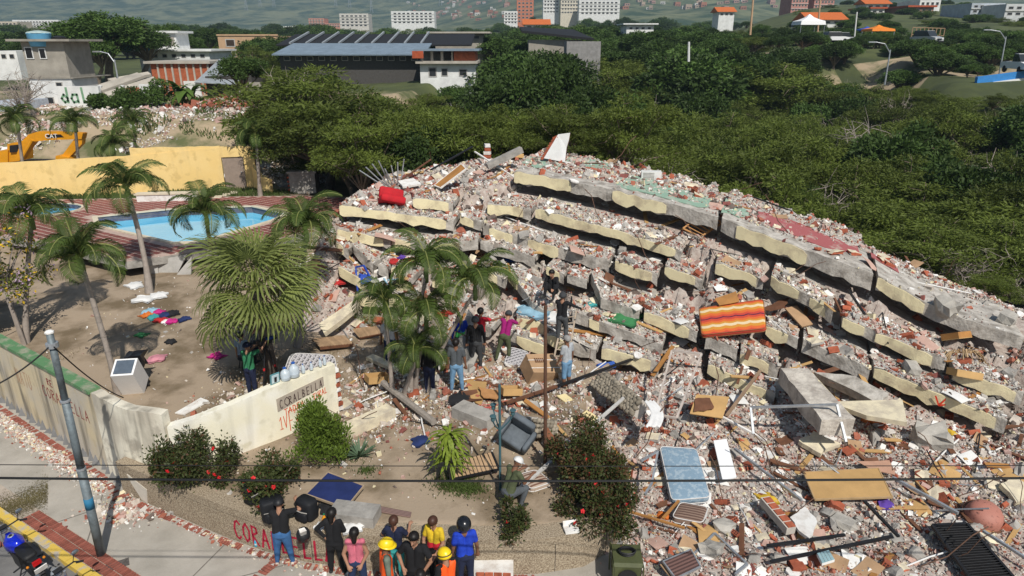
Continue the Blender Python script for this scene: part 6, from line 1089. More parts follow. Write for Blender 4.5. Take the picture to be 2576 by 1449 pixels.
# banana plants on the bank
for px, py, lab in [(455, 255, 'ragged banana plant before the brick shed'), (490, 268, 'second banana plant with dry brown skirts right of the first')]:
    p = aty(px, py, 60.5); t = thing('banana_plant', lab, 'banana plant', (p.x, 60.5, gz(p.x, 60.5))); part('stem', MB().tube([(0, 0, 0), (0, 0, 1.6)], [.22, .14], 7), mat('banana_stem', (.2, .2, .08), .8), t); straps(None, 13, 2.3, .55, .4, 1.35, leafmat('banana_leaf', (.10, .17, .03), .4, .1), 'leaf', t, 1.6, 6, (0, 0, 1.5)); straps(None, 8, 1.8, .3, -.6, 0, M_dry, 'dry_leaf', t, .8, 4, (0, 0, 1.3))
for px, py, Y_, r_, h_, lab in [(330, 250, 59, 1.3, 1.6, 'round green shrub before the collapsed roof'), (400, 235, 60, 1.6, 2.2, 'leafy shrub left of the banana plants'), (300, 262, 58, 1.2, 1.2, 'low shrub on the brow of the bank'), (240, 240, 61, 1., 1.1, 'shrub at the foot of the painted white wall'), (540, 262, 59, 1.1, .8, 'dry shrub on the brow of the bank by the orange rubble')]:
    p = aty(px, py, Y_); t = thing('green_shrub', lab, 'shrub', (p.x, Y_, gz(p.x, Y_))); cc = np.array([(random.gauss(0, .4)*r_, random.gauss(0, .4)*r_, h_*random.uniform(.3, .85)) for i in range(8)]); C, d = clump_pts(cc, np.tile(np.array([[r_*.45, r_*.45, h_*.3]]), (8, 1)), 2200); obj('foliage', leaf_mesh('foliage', C, d+rng.normal(size=C.shape)*.5, rng.uniform(.15, .3, len(C)), rng.uniform(.08, .16, len(C)), [M_brd]), t); part('stem', MB().tube([(0, 0, -.2), (0, 0, h_*.5)], .05, 5), M_bark, t)
# left-edge tree with yellow leaves and pale purple flowers
b = hit(62, 868); t = thing('flowering_tree', 'young tree with yellow leaves and pale purple flowers at the left edge', 'tree', b); cc = np.array([(random.gauss(-.5, .7), random.gauss(0, .6), random.uniform(1.9, 4.6)) for i in range(26)]); C, d = clump_pts(cc, np.tile(np.array([[.42, .42, .36]]), (26, 1)), 3000); obj('crown', leaf_mesh('crown', C, d+rng.normal(size=C.shape)*.7, rng.uniform(.07, .17, len(C)), rng.uniform(.04, .09, len(C)), [leafmat('lime_leaf', (.16, .19, .03), .5, 0, 2), mat('lilac_flower', (.5, .36, .48), .8), mat('yellow_leaf', (.55, .36, .02), .7)], rng.choice([0, 0, 0, 0, 0, 1, 2], len(C))), t)
sm = MB().tube([(0, 0, -.1), (-.1, 0, 1.2), (-.2, 0, 2.2)], [.09, .07, .05], 7)
for c in cc: sm.tube([(-.2, 0, 2.0), Vector(c)*.6+Vector((-.1, 0, .9)), c], [.035, .02, .006], 4)
part('trunk', sm, M_bare, t)
tree('broad', -21.5, 20.6, 1., .55, 'dark leafy tree at the very left edge behind the boundary wall', sx=1.2); tree('broad', -19.3, 21.8, 1., .42, 'lower dark tree at the left edge behind the boundary wall', sx=1.3)
# --- grass: uncountable
def grass(name, pts, h, label, m): 
    C = np.array(pts); d = np.stack([rng.normal(0, .45, len(C)), rng.normal(0, .45, len(C)), np.ones(len(C))], -1); obj(name, leaf_mesh(name, C, d, rng.uniform(h*.5, h*1.3, len(C)), h*.22, [m]), kind='stuff', label=label)
M_gra = leafmat('lawn_blade', (.10, .145, .035), .5, 0, .8, .2); M_gdry = leafmat('dry_blade', (.20, .17, .07), .5, 0, 1, .2); pts = []
for i in range(16000):
    x = random.uniform(-33, -13); y = random.uniform(40.0, 43.2)
    if y < np.interp(x, [p[0] for p in YW], [p[1] for p in YW])-.1 and not inpoly(np.array([x]), np.array([y]), DECK)[0] and vnoise(x, y, 1.3) > -.3: pts.append((x, y, gz(x, y)))
grass('lawn', pts, .2, 'strip of lawn between terrace and yellow wall', M_gra); pts = []
for cx_, cy_, r_, n_ in ((-1.4, 13.7, .6, 1600), (-1.0, 13.5, .5, 900), (-4.3, 14.9, .6, 900), (-3.6, 14.2, .3, 300), (.1, 13.4, .35, 300)):
    for i in range(n_): a = random.random()*6.28; q = r_*abs(random.gauss(0, .55)); x, y = cx_+q*math.cos(a), cy_+q*math.sin(a)*.7; pts.append((x, y, gz(x, y)))
grass('planter_grass', pts, .1, 'tufts of grass round the plants in the planter', M_gra); pts = []
for i in range(26000):
    x, y = random.uniform(-17, -5), random.uniform(15, 27)
    if inpoly(np.array([x]), np.array([y]), GARDEN)[0] and vnoise(x, y, 1.9)+.6*vnoise(x, y, .6) > .12+.05*(y-19): pts.append((x, y, gz(x, y)))
grass('garden_grass', pts, .055, 'thin dry grass on the garden soil', M_gdry); pts = []
a_, b_ = atz(40, 1255, .05), atz(110, 1235, .05)
for i in range(6500): u = random.random(); v = random.gauss(0, .42); p = atz(-5+125*u, 1292-52*u+v*42, .06); pts.append(tuple(p))
grass('verge_grass', pts, .045, 'patch of worn grass in the pavement beside the motorcycle', M_gdry); pts = []
for i in range(9000):
    x, y = random.uniform(-38, -14), random.uniform(52, 61)
    if vnoise(x, y, 3.)+.5*vnoise(x, y, 1.) > .12: pts.append((x, y, gz(x, y)))
grass('bank_weeds', pts, .4, 'weeds and grass on the brow of the bank', M_gra)
# ---------------- people: one continuous body each, hair, helmets and vests as parts
def capsule(p0, p1, r0, r1, n=10, flat=None):
    p0, p1 = Vector(p0), Vector(p1); t = p1-p0; L_ = t.length; t = t.normalized() if L_ > 1e-6 else Vector((0, 0, 1)); m = MB(); a = t.orthogonal().normalized(); b = t.cross(a); rg = []
    for k in range(4): q = -math.pi/2+k*math.pi/8*1.0; rg.append((p0+t*r0*math.sin(q), r0*max(math.cos(q), .03)))
    rg.append((p0, r0)); rg.append((p1, r1))
    for k in range(1, 5): q = k*math.pi/8; rg.append((p1+t*r1*math.sin(q), r1*max(math.cos(q), .03)))
    m.loft([[c+a*r*math.cos(6.2832*j/n)+b*r*math.sin(6.2832*j/n) for j in range(n)] for c, r in rg]); return m
SKIN = [mat('skin_tan', (.36, .19, .12), .6, .15), mat('skin_brown', (.20, .095, .055), .6, .15)]; M_hair = mat('black_hair', (.012, .009, .008), .5, .3); M_hairb = mat('brown_hair', (.07, .03, .018), .5, .3); M_hairg = mat('grey_hair', (.30, .29, .28), .7, .3)
FAB = {k: mat('fabric_'+k, c, .9, .3, 7, .2, bscale=30) for k, c in dict(black=(.014, .014, .016), charcoal=(.05, .052, .056), grey=(.42, .44, .46), darkgrey=(.09, .1, .11), pink=(.62, .16, .22), jeans=(.045, .13, .30), darkjeans=(.022, .04, .10), palejeans=(.16, .30, .46), navy=(.016, .022, .055), royal=(.015, .055, .50), green=(.04, .22, .10), olive=(.085, .10, .05), lime=(.08, .50, .12), magenta=(.30, .01, .14), red=(.58, .02, .04), white=(.72, .71, .69), yellow=(.75, .52, .03), sage=(.16, .19, .15), camo=(.07, .075, .08), teal=(.03, .35, .36), lightblue=(.25, .45, .65), shoe=(.03, .03, .03), paleshoe=(.6, .5, .42), tealshort=(.05, .38, .37), plaid=(.22, .30, .38)).items()}
def V3(*a): return Vector(a)
POSE = dict(stand=dict(), )
def person(label, pos, h=1.7, yaw=0., shirt='black', pants='jeans', sleeve='short', shoes='shoe', hair='short', hairm=None, skin=0, armL=((-.25, .0, -1), (-.1, .15, -1)), armR=((.25, .0, -1), (.1, .15, -1)), legL=((-.06, 0, -1), (-.02, -.04, -1)), legR=((.06, 0, -1), (.02, -.04, -1)), lean=0., side=0., headpitch=0., headyaw=0., shorts=False, bulk=1., vest=None, hat=None, voxel=.013, extra=None, hipz=None, mask=False, lower=None, socks=False, top2=None, male=True):
    H = h; t = thing('person', label, 'person', pos, yaw); hz = (.5*H if hipz is None else hipz); sk = SKIN[skin]; names = [sk, FAB[shirt], FAB[pants], FAB[shoes], mat('eye_dark', (.02, .015, .012), .4), FAB['white'], FAB[top2] if top2 else FAB[shirt]]; caps = []
    add = lambda p0, p1, r0, r1, reg: caps.append((Vector(p0), Vector(p1), r0, r1, reg))
    hip = V3(0, 0, hz); Rm = Euler((-lean, side, 0)).to_matrix(); U = lambda x, y, z: hip+Rm @ V3(x*H, y*H, z*H)
    sw = .098*(1.0 if male else .9)*bulk**.4; w = bulk
    for s in (-1, 1):
        add(U(s*.042, 0, .0), U(s*.036*w, 0, .13), .068*H*w, .060*H*w, 1); add(U(s*.036*w, 0, .12), U(s*.058, .004, .265), .061*H*w, .056*H*w, 6 if top2 else 1); add(U(s*.045, 0, .275), U(s*sw, 0, .30), .046*H, .042*H*w**.5, 6 if top2 else 1)
    add(U(-.03, .0, -.01), U(.03, .0, -.01), .078*H*w, .078*H*w, 2)
    add(U(0, .0, .30), U(0, .012, .37), .036*H, .034*H, 0); Hm = Rm @ Euler((-headpitch, 0, headyaw)).to_matrix(); hc = U(0, .018, .40); hd = lambda x, y, z: hc+Hm @ V3(x*H, y*H, z*H)
    add(hd(0, -.004, .03), hd(0, .006, .01), .058*H, .05*H, 0); add(hd(0, .012, .0), hd(0, .02, -.032), .046*H, .034*H, 0); add(hd(0, .058, .006), hd(0, .066, -.008), .009*H, .011*H, 0)
    for s in (-1, 1): add(hd(s*.052, .0, .012), hd(s*.054, -.004, -.008), .011*H, .008*H, 0)
    hands = []
    for s, (du, df) in ((-1, armL), (1, armR)):
        sh = U(s*sw*1.04, 0, .298); du = (Rm @ Vector(du)).normalized(); df = (Rm @ Vector(df)).normalized(); el = sh+du*.172*H; wr = el+df*.150*H; rs = .038*H*w**.6; k = {'short': .62, 'long': 1., 'none': 0.}[sleeve]; tr = 6 if top2 else 1
        if k == 0: add(sh, el, .033*H*w**.6, .026*H, 0)
        elif k < 1: add(sh, sh.lerp(el, k), rs*1.08, .037*H*w**.6, tr); add(sh.lerp(el, k*.8), el, .029*H*w**.6, .026*H, 0)
        else: add(sh, el, rs*1.03, .030*H, tr)
        fr = tr if sleeve == 'long' else 0; add(el, wr, .028*H if fr else .026*H, .021*H if fr else .018*H, fr)
        side_ = df.cross(V3(0, 1, 0)); side_ = side_.normalized() if side_.length > .1 else V3(1, 0, 0); nn = side_.cross(df); pm = wr+df*.05*H; add(wr, pm, .019*H, .021*H, 0); add(wr+side_*.010*H+df*.02*H, pm+side_*.012*H, .014*H, .014*H, 0); add(wr-side_*.010*H+df*.02*H, pm-side_*.012*H, .014*H, .014*H, 0)
        for i, q in enumerate((-.019, -.0065, .0065, .019)):
            b0 = pm+side_*q*H; L_ = (.036, .042, .040, .032)[i]*H; m1 = b0+(df+nn*.22).normalized()*L_*.6; add(b0, m1, .0072*H, .0066*H, 0); add(m1, m1+(df+nn*.9).normalized()*L_*.55, .0066*H, .0058*H, 0)
        th0 = wr+side_*.016*H*s*-1+df*.018*H; th1 = th0+(df*.7-side_*s*.75+nn*.2).normalized()*.034*H; add(th0, th1, .009*H, .008*H, 0); add(th1, th1+(df+nn*.2).normalized()*.022*H, .008*H, .0065*H, 0); hands.append(pm+df*.03*H)
    for s, (dt, ds) in ((-1, legL), (1, legR)):
        hj = hip+V3(s*.048*H, 0, -.01*H); dt = Vector(dt).normalized(); ds = Vector(ds).normalized(); kn = hj+dt*.238*H; an = kn+ds*.225*H
        add(hj, kn, .070*H*w, .043*H*w**.5, 2)
        if shorts: add(kn-dt*.02*H, kn+ds*.04*H, .046*H, .046*H, 2); add(kn+ds*.02*H, kn+ds*.10*H, .036*H, .037*H, 0); add(kn+ds*.1*H, an, .036*H, .023*H, 0)
        else: add(kn, kn+ds*.09*H, .042*H, .041*H, 2); add(kn+ds*.09*H, an, .040*H, .028*H, 2)
        if socks: add(an-ds*.05*H, an, .027*H, .026*H, 5)
        fz = an+V3(0, 0, -.022*H); add(fz+V3(0, -.02*H, 0), fz+V3(s*.012*H, .05*H, -.004*H), .027*H, .026*H, 3); add(fz+V3(s*.012*H, .05*H, -.004*H), fz+V3(s*.018*H, .095*H, -.01*H), .026*H, .019*H, 3)
    mb = MB()
    for p0, p1, r0, r1, reg in caps: c_ = capsule(p0, p1, r0, r1); mb.add(c_.v, c_.f)
    me = mb.mesh('body', [sk]); o = bpy.data.objects.new('tmp', me); COL.objects.link(o); md = o.modifiers.new('r', 'REMESH'); md.mode = 'VOXEL'; md.voxel_size = voxel; sm = o.modifiers.new('s', 'SMOOTH'); sm.factor = .5; sm.iterations = 2
    dg = bpy.context.evaluated_depsgraph_get(); bmesh_ = bpy.data.meshes.new_from_object(o.evaluated_get(dg)); bpy.data.objects.remove(o); bmesh_.name = 'body'
    nf = len(bmesh_.polygons); C = np.empty(nf*3, np.float32); bmesh_.polygons.foreach_get('center', C); C = C.reshape(-1, 3); best = np.full(nf, 9.); reg = np.zeros(nf, int)
    for p0, p1, r0, r1, g in caps:
        a, b = np.array(p0), np.array(p1); ab = b-a; u = np.clip(((C-a) @ ab)/max(ab @ ab, 1e-9), 0, 1); d = np.linalg.norm(C-a-u[:, None]*ab, axis=1)-(r0+(r1-r0)*u); k = d < best; best[k] = d[k]; reg[k] = g
    for s in (-1, 1): e = np.array(hd(s*.021, .055, .022)); reg[np.linalg.norm(C-e, axis=1) < .010*H] = 4
    e = np.array(hd(0, .05, -.035)); reg[(np.linalg.norm((C-e)*np.array([.55, 1, 2.2]), axis=1) < .010*H)] = 4
    bmesh_.materials.clear()
    for m_ in names: bmesh_.materials.append(m_)
    bmesh_.polygons.foreach_set('material_index', reg.astype(np.int32)); bmesh_.polygons.foreach_set('use_smooth', [True]*nf); body = obj('body', bmesh_, t)
    HR = Hm.to_4x4(); hp = hd(0, -.004, .028)
    def headpart(name, mb_, m_, smooth=True):
        o = part(name, mb_, m_, t, smooth); o.matrix_basis = Matrix.Translation(hp) @ HR; return o
    hm = hairm or M_hair; s_ = H/1.7
    if hat is None or hair in ('long', 'pony'):
        if hair != 'none':
            m_ = helmet_mesh(.80*s_, 14, 7, -.25); ca, sa = math.cos(.55), math.sin(.55); m_.v = [(x, y*ca-z*sa-.016*s_, y*sa+z*ca+.008) for x, y, z in m_.v]; headpart('hair', m_, hm)
            if hair == 'long': headpart('hair_fall', capsule((0, -.06*s_, .0), (0, -.085*s_, -.17*s_), .075*s_, .05*s_), hm)
            if hair == 'pony': headpart('ponytail', capsule((0, -.09*s_, .02), (.02, -.12*s_, -.16*s_), .035*s_, .02*s_), hm)
    if hat == 'hard':
        M_y = mat('hard_hat_yellow', (.80, .56, .01), .35, .06, spec=.5); o = headpart('hard_hat', helmet_mesh(.98*s_, 18, 8, -.05), M_y); m_ = MB().lathe((0, .018, .0), [(.12, 0), (.165, -.012), (.168, -.004), (.12, .012)], 20); m_.v = [(x, y*1.14, z) for x, y, z in m_.v]; b_ = part('brim', m_, M_y, o, True); part('ridge', MB().tube([(0, .13, .05), (0, .07, .13), (0, 0, .147), (0, -.07, .13), (0, -.13, .05)], .014, 6), M_y, o, True)
    elif hat == 'lamp':
        M_y = mat('hard_hat_yellow', (.80, .56, .01)); o = headpart('climbing_helmet', helmet_mesh(.98*s_, 18, 8, -.3), M_y); part('strap', MB().tube([(.135*math.cos(a), .155*math.sin(a), .03) for a in np.linspace(0, 6.2832, 19)], .012, 5), M_dark, o); part('lamp', MB().box((0, .165, .04), (.05, .04, .035)), M_dark, o)
    elif hat == 'moto': o = headpart('motorcycle_helmet', helmet_mesh(1.12*s_, 18, 9, -.75), mat('helmet_black', (.012, .013, .016), .25, .2, spec=.5)); part('visor', MB().box((0, .165, .0), (.2, .03, .08), None, 0, .1), mat('visor_dark', (.02, .02, .02), .1), o)
    elif hat in ('cap', 'cap_white', 'cap_navy'):
        mm = {'cap': M_dark, 'cap_white': FAB['white'], 'cap_navy': FAB['navy']}[hat]; o = headpart('cap', helmet_mesh(.87*s_, 16, 7, .0), mm); part('peak', MB().plate([Vector((x, y, .015)) for x, y in ((-.08, .1), (-.06, .19), (0, .21), (.06, .19), (.08, .1))], (0, -.2, 1), .012), mm, o)
    elif hat == 'knit': headpart('helmet', helmet_mesh(.9*s_, 16, 7, -.3), FAB['charcoal'])
    if mask:
        m_ = MB().sph((0, .052*s_, -.045*s_), (.05*s_, .04*s_, .04*s_), 12, 6); headpart('face_mask', m_, M_dark)
    if vest:
        me2 = bmesh_.copy(); bm = bmesh.new(); bm.from_mesh(me2); bm.normal_update(); I = np.array(Rm.inverted()); dele = []
        for f in bm.faces:
            q = Rm.inverted() @ (f.calc_center_median()-hip)/H
            if not (f.material_index in (1, 6) and abs(q.x) < .098 and .0 < q.z < .325 and not (q.y > 0 and q.z > .2 and abs(q.x) < .025+.2*(q.z-.2))): dele.append(f)
            else: f.material_index = 1 if (.045 < q.z < .075 or .12 < q.z < .15 or (abs(abs(q.x)-.052) < .014 and q.z > .15)) else 0
        bmesh.ops.delete(bm, geom=dele, context='FACES')
        for v in bm.verts: v.co += v.normal*.014
        bm.to_mesh(me2); bm.free(); me2.materials.clear(); me2.materials.append(mat('vest_orange', (.85, .10, .012), .6, .1)); me2.materials.append(mat('reflective_band', (.70, .72, .72), .4, .1)); obj('safety_vest', me2, t)
    return t, hands
def foot(px, py, z=None): return hit(px, py) if z is None else atz(px, py, z)
SB = ((-.12, .0, -1), (-.05, .0, -1)); n_people = 0
person('woman in black top and blue jeans seen from behind reaching over the wall', foot(718, 1416, .05), 1.66, .05, 'black', 'jeans', 'short', 'paleshoe', 'short', bulk=1.12, armR=((.85, .55, -.1), (-.5, .8, .35)), armL=((-.3, .8, -.5), (.3, .9, .1)), legL=((-.14, 0, -1), (-.1, 0, -1)), legR=((.14, 0, -1), (.1, 0, -1)), hat='cap', lean=.12, male=False)
person('woman all in black with hand on hip and white socks', foot(850, 1438, .05), 1.68, -.1, 'black', 'black', 'long', 'shoe', 'long', socks=True, armL=((-.75, -.1, -.7), (.65, .0, -.75)), armR=((.2, .3, -1), (-.5, .5, -.2)), legL=((-.1, 0, -1), (-.06, 0, -1)), legR=((.1, 0, -1), (.06, 0, -1)), bulk=.98, male=False)
person('woman in pink sleeveless top holding her hands behind her back', foot(905, 1490, .05), 1.66, .05, 'pink', 'darkjeans', 'none', 'shoe', 'long', armL=((-.35, -.15, -1), (.35, -.4, -.8)), armR=((.35, -.15, -1), (-.45, -.4, -.8)), bulk=.95, male=False, legL=((-.12, 0, -1), (-.1, 0, -1)), legR=((.12, 0, -1), (.1, 0, -1)))
person('woman in a navy printed shirt leaning on the wall, braid down her back', foot(1000, 1455, .05), 1.64, -.1, 'navy', 'tealshort', 'short', 'shoe', 'pony', M_hairb, top2=None, armL=((-.5, .35, -.8), (-.1, .6, -.8)), armR=((.4, .4, -.8), (-.1, .9, .2)), male=False)
person('man in yellow hard hat and orange safety vest facing the group', foot(980, 1530, .05), 1.74, -1.2, 'sage', 'darkgrey', 'long', 'shoe', 'short', vest=True, hat='hard', headpitch=.25, skin=1)
person('man in black T-shirt with face mask and hands at his waist', foot(1052, 1512, .05), 1.78, 2.9, 'black', 'black', 'short', 'shoe', 'short', mask=True, bulk=1.15, armL=((-.6, .1, -.9), (.5, .35, -.8)), armR=((.6, .1, -.9), (-.5, .4, -.8)), headpitch=.3)
person('woman in yellow, white and red sports shirt looking down', foot(1098, 1455, .05), 1.66, 2.75, 'red', 'black', 'short', 'shoe', 'pony', M_hairb, top2='yellow', headpitch=.6, male=False, armL=((-.3, .2, -1), (.3, .6, -.6)), armR=((.3, .2, -1), (-.3, .6, -.6)))
person('man in yellow climbing helmet and orange reflective vest seen from behind', foot(1128, 1560, .05), 1.75, .75, 'black', 'darkgrey', 'long', 'shoe', 'short', vest=True, hat='lamp', headpitch=.25)
person('person in shiny blue shirt and black motorcycle helmet', foot(1172, 1478, .05), 1.76, .25, 'royal', 'navy', 'short', 'shoe', 'none', hat='moto', skin=1, armL=((-.2, .0, -1), (-.1, .25, -1)))
person('dark haired person at the very bottom edge between the vests', foot(1066, 1600, .05), 1.62, .2, 'plaid', 'jeans', 'short', 'shoe', 'long', male=False)
person('person in black cap at the very bottom edge of the pavement', foot(762, 1640, .05), 1.68, .1, 'black', 'darkjeans', 'short', 'shoe', 'short', hat='cap')
person('man in white cap and olive shirt crouching in the planter with a phone', foot(1278, 1275), 1.72, -.9, 'olive', 'darkgrey', 'short', 'shoe', 'short', hat='cap_white', skin=1, hipz=.42, legL=((-.2, 1, .1), (-.05, -.45, -1)), legR=((.2, 1, .05), (.05, -.45, -1)), lean=.35, armL=((-.15, .7, -.7), (.2, .8, .6)), armR=((.15, .7, -.7), (-.2, .8, .6)), headpitch=.3)
person('man in grey T-shirt and pale jeans standing among the palms', foot(1150, 984), 1.75, .0, 'darkgrey', 'palejeans', 'short', 'paleshoe', 'short', skin=1, legL=((-.12, 0, -1), (-.08, 0, -1)), legR=((.12, 0, -1), (.08, 0, -1)), armL=((-.25, 0, -1), (-.05, .1, -1)))
person('man in black long sleeved shirt and grey cap at the slab opening', foot(1198, 924), 1.80, .1, 'black', 'charcoal', 'long', 'shoe', 'short', hat='knit', bulk=1.1, legL=((-.1, 0, -1), (-.05, 0, -1)), legR=((.1, 0, -1), (.05, 0, -1)))
person('man in red shirt reaching towards the slab with a glove', foot(1210, 895), 1.76, -.7, 'red', 'charcoal', 'short', 'shoe', 'short', skin=1, armR=((.5, .8, -.3), (.3, .9, .1)), armL=((-.2, .5, -.8), (.2, .8, -.2)))
person('volunteer in lime green and blue shirt beside the man in black', foot(1160, 905), 1.68, .3, 'lime', 'black', 'long', 'shoe', 'short', top2='royal', armR=((.3, .1, -1), (.1, .3, -1)))
person('man in magenta shirt bending under the slab edge', foot(1270, 905), 1.74, -.35, 'magenta', 'olive', 'short', 'shoe', 'short', lean=.5, armL=((-.3, .8, .1), (.1, .9, .5)), armR=((.4, .7, -.1), (-.1, .9, .4)), legL=((-.25, -.15, -1), (-.15, -.3, -1)), legR=((.12, .1, -1), (.05, -.15, -1)), hat='knit')
person('grey haired man in pale T-shirt and blue shorts below the ladder', foot(1424, 972), 1.72, .75, 'grey', 'palejeans', 'short', 'shoe', 'short', M_hairg, skin=1, shorts=True, armL=((-.15, .15, -1), (-.05, .4, -.9)), headyaw=.3, headpitch=.2)
lp = aty(1412, 858, 20.6); person('man in black shirt and camouflage trousers climbing the ladder', lp, 1.74, -.35, 'black', 'camo', 'long', 'shoe', 'short', hat='knit', armR=((.75, .5, -.5), (.5, .6, -.4)), armL=((-.3, .8, -.4), (.3, .8, .1)), legR=((.1, .25, -1), (.05, -.25, -1)))
sp = aty(1392, 738, 22.6); person('man in black sitting inside a dark gap between two slabs', sp, 1.74, 2.7, 'black', 'black', 'long', 'shoe', 'short', hipz=.12, legL=((-.2, .7, .7), (-.02, .45, -1)), legR=((.15, .7, .7), (.02, .5, -1)), armL=((-.25, .6, -.7), (.2, .9, .1)), armR=((.25, .6, -.7), (-.2, .9, .1)), lean=.25)
person('man in checked shirt and jeans half hidden by palm fronds', foot(984, 915), 1.72, .3, 'white', 'darkjeans', 'short', 'shoe', 'short', skin=1)
person('person in dark clothes behind the lowest palm of the clump', foot(1082, 988), 1.7, -.4, 'black', 'navy', 'long', 'shoe', 'short', skin=1)
cp = foot(637, 992); person('cameraman in green T-shirt and blue cap filming under the fan palm', cp, 1.72, -.35, 'green', 'navy', 'short', 'shoe', 'short', hat='cap_navy', armR=((.35, .75, .15), (.15, .75, .75)), armL=((-.2, .6, -.4), (.25, .85, .4)))
person('person in checked shirt seated behind the cameraman', foot(616, 925), 1.66, -.3, 'plaid', 'charcoal', 'short', 'shoe', 'short', hipz=.45, legL=((-.12, 1, 0), (0, 0, -1)), legR=((.12, 1, 0), (0, 0, -1))); person('long haired person in grey seated in the shade of the fan palm', foot(645, 905), 1.62, -.6, 'darkgrey', 'navy', 'short', 'shoe', 'long', hipz=.45, legL=((-.12, 1, 0), (0, 0, -1)), legR=((.12, 1, 0), (0, 0, -1)), male=False)
for px, py, lab in ((616, 925, 'dark stool under the person in checked shirt'), (645, 905, 'dark stool under the long haired person')):
    p = hit(px, py); t = thing('stool', lab, 'stool', p); part('seat', MB().lathe((0, -.02, .33), [(.16, 0), (.18, .03), (.17, .06)], 14), M_dark, t)
    for a in range(4): part('leg', MB().tube([(.1*math.cos(a*1.57), .1*math.sin(a*1.57)-.02, .34), (.18*math.cos(a*1.57), .18*math.sin(a*1.57)-.02, 0)], .014, 5), M_dark, t)
# phone, camera on tripod
t = thing('video_camera', 'black shoulder video camera on the tripod under the fan palm', 'camera', cp+Vector((.42, .35, 1.5)), rz=-.6); part('body', MB().box((0, 0, .1), (.16, .42, .18), None, 0, .03), M_dark, t); part('lens', MB().lathe((0, .2, .1), [(.05, 0), (.06, .08), (.07, .2), (.065, .21)], 12, 0, rotm(0, -math.pi/2)), M_dark, t); part('viewfinder', MB().box((.12, .1, .2), (.1, .2, .07)), mat('blue_fabric', (.02, .06, .3), .7), t); part('top_handle', MB().tube([(0, -.15, .19), (0, -.12, .27), (0, .12, .27), (0, .15, .19)], .015, 6), M_dark, t)
t = thing('tripod', 'black camera tripod with red collars under the fan palm', 'tripod', cp+Vector((.42, .35, 0)))
for a in (0.3, 2.4, 4.5): part('leg', MB().tube([(0, 0, 1.5), (.42*math.cos(a), .42*math.sin(a), 0)], [.03, .022], 7), M_dark, t); part('collar', MB().tube([(.2*math.cos(a), .2*math.sin(a), .8), (.22*math.cos(a), .22*math.sin(a), .72)], .032, 7), mat('red_collar', (.5, .02, .02), .5), t)
part('head', MB().lathe((0, 0, 1.45), [(.06, 0), (.07, .05), (.04, .1)], 10), M_dark, t)
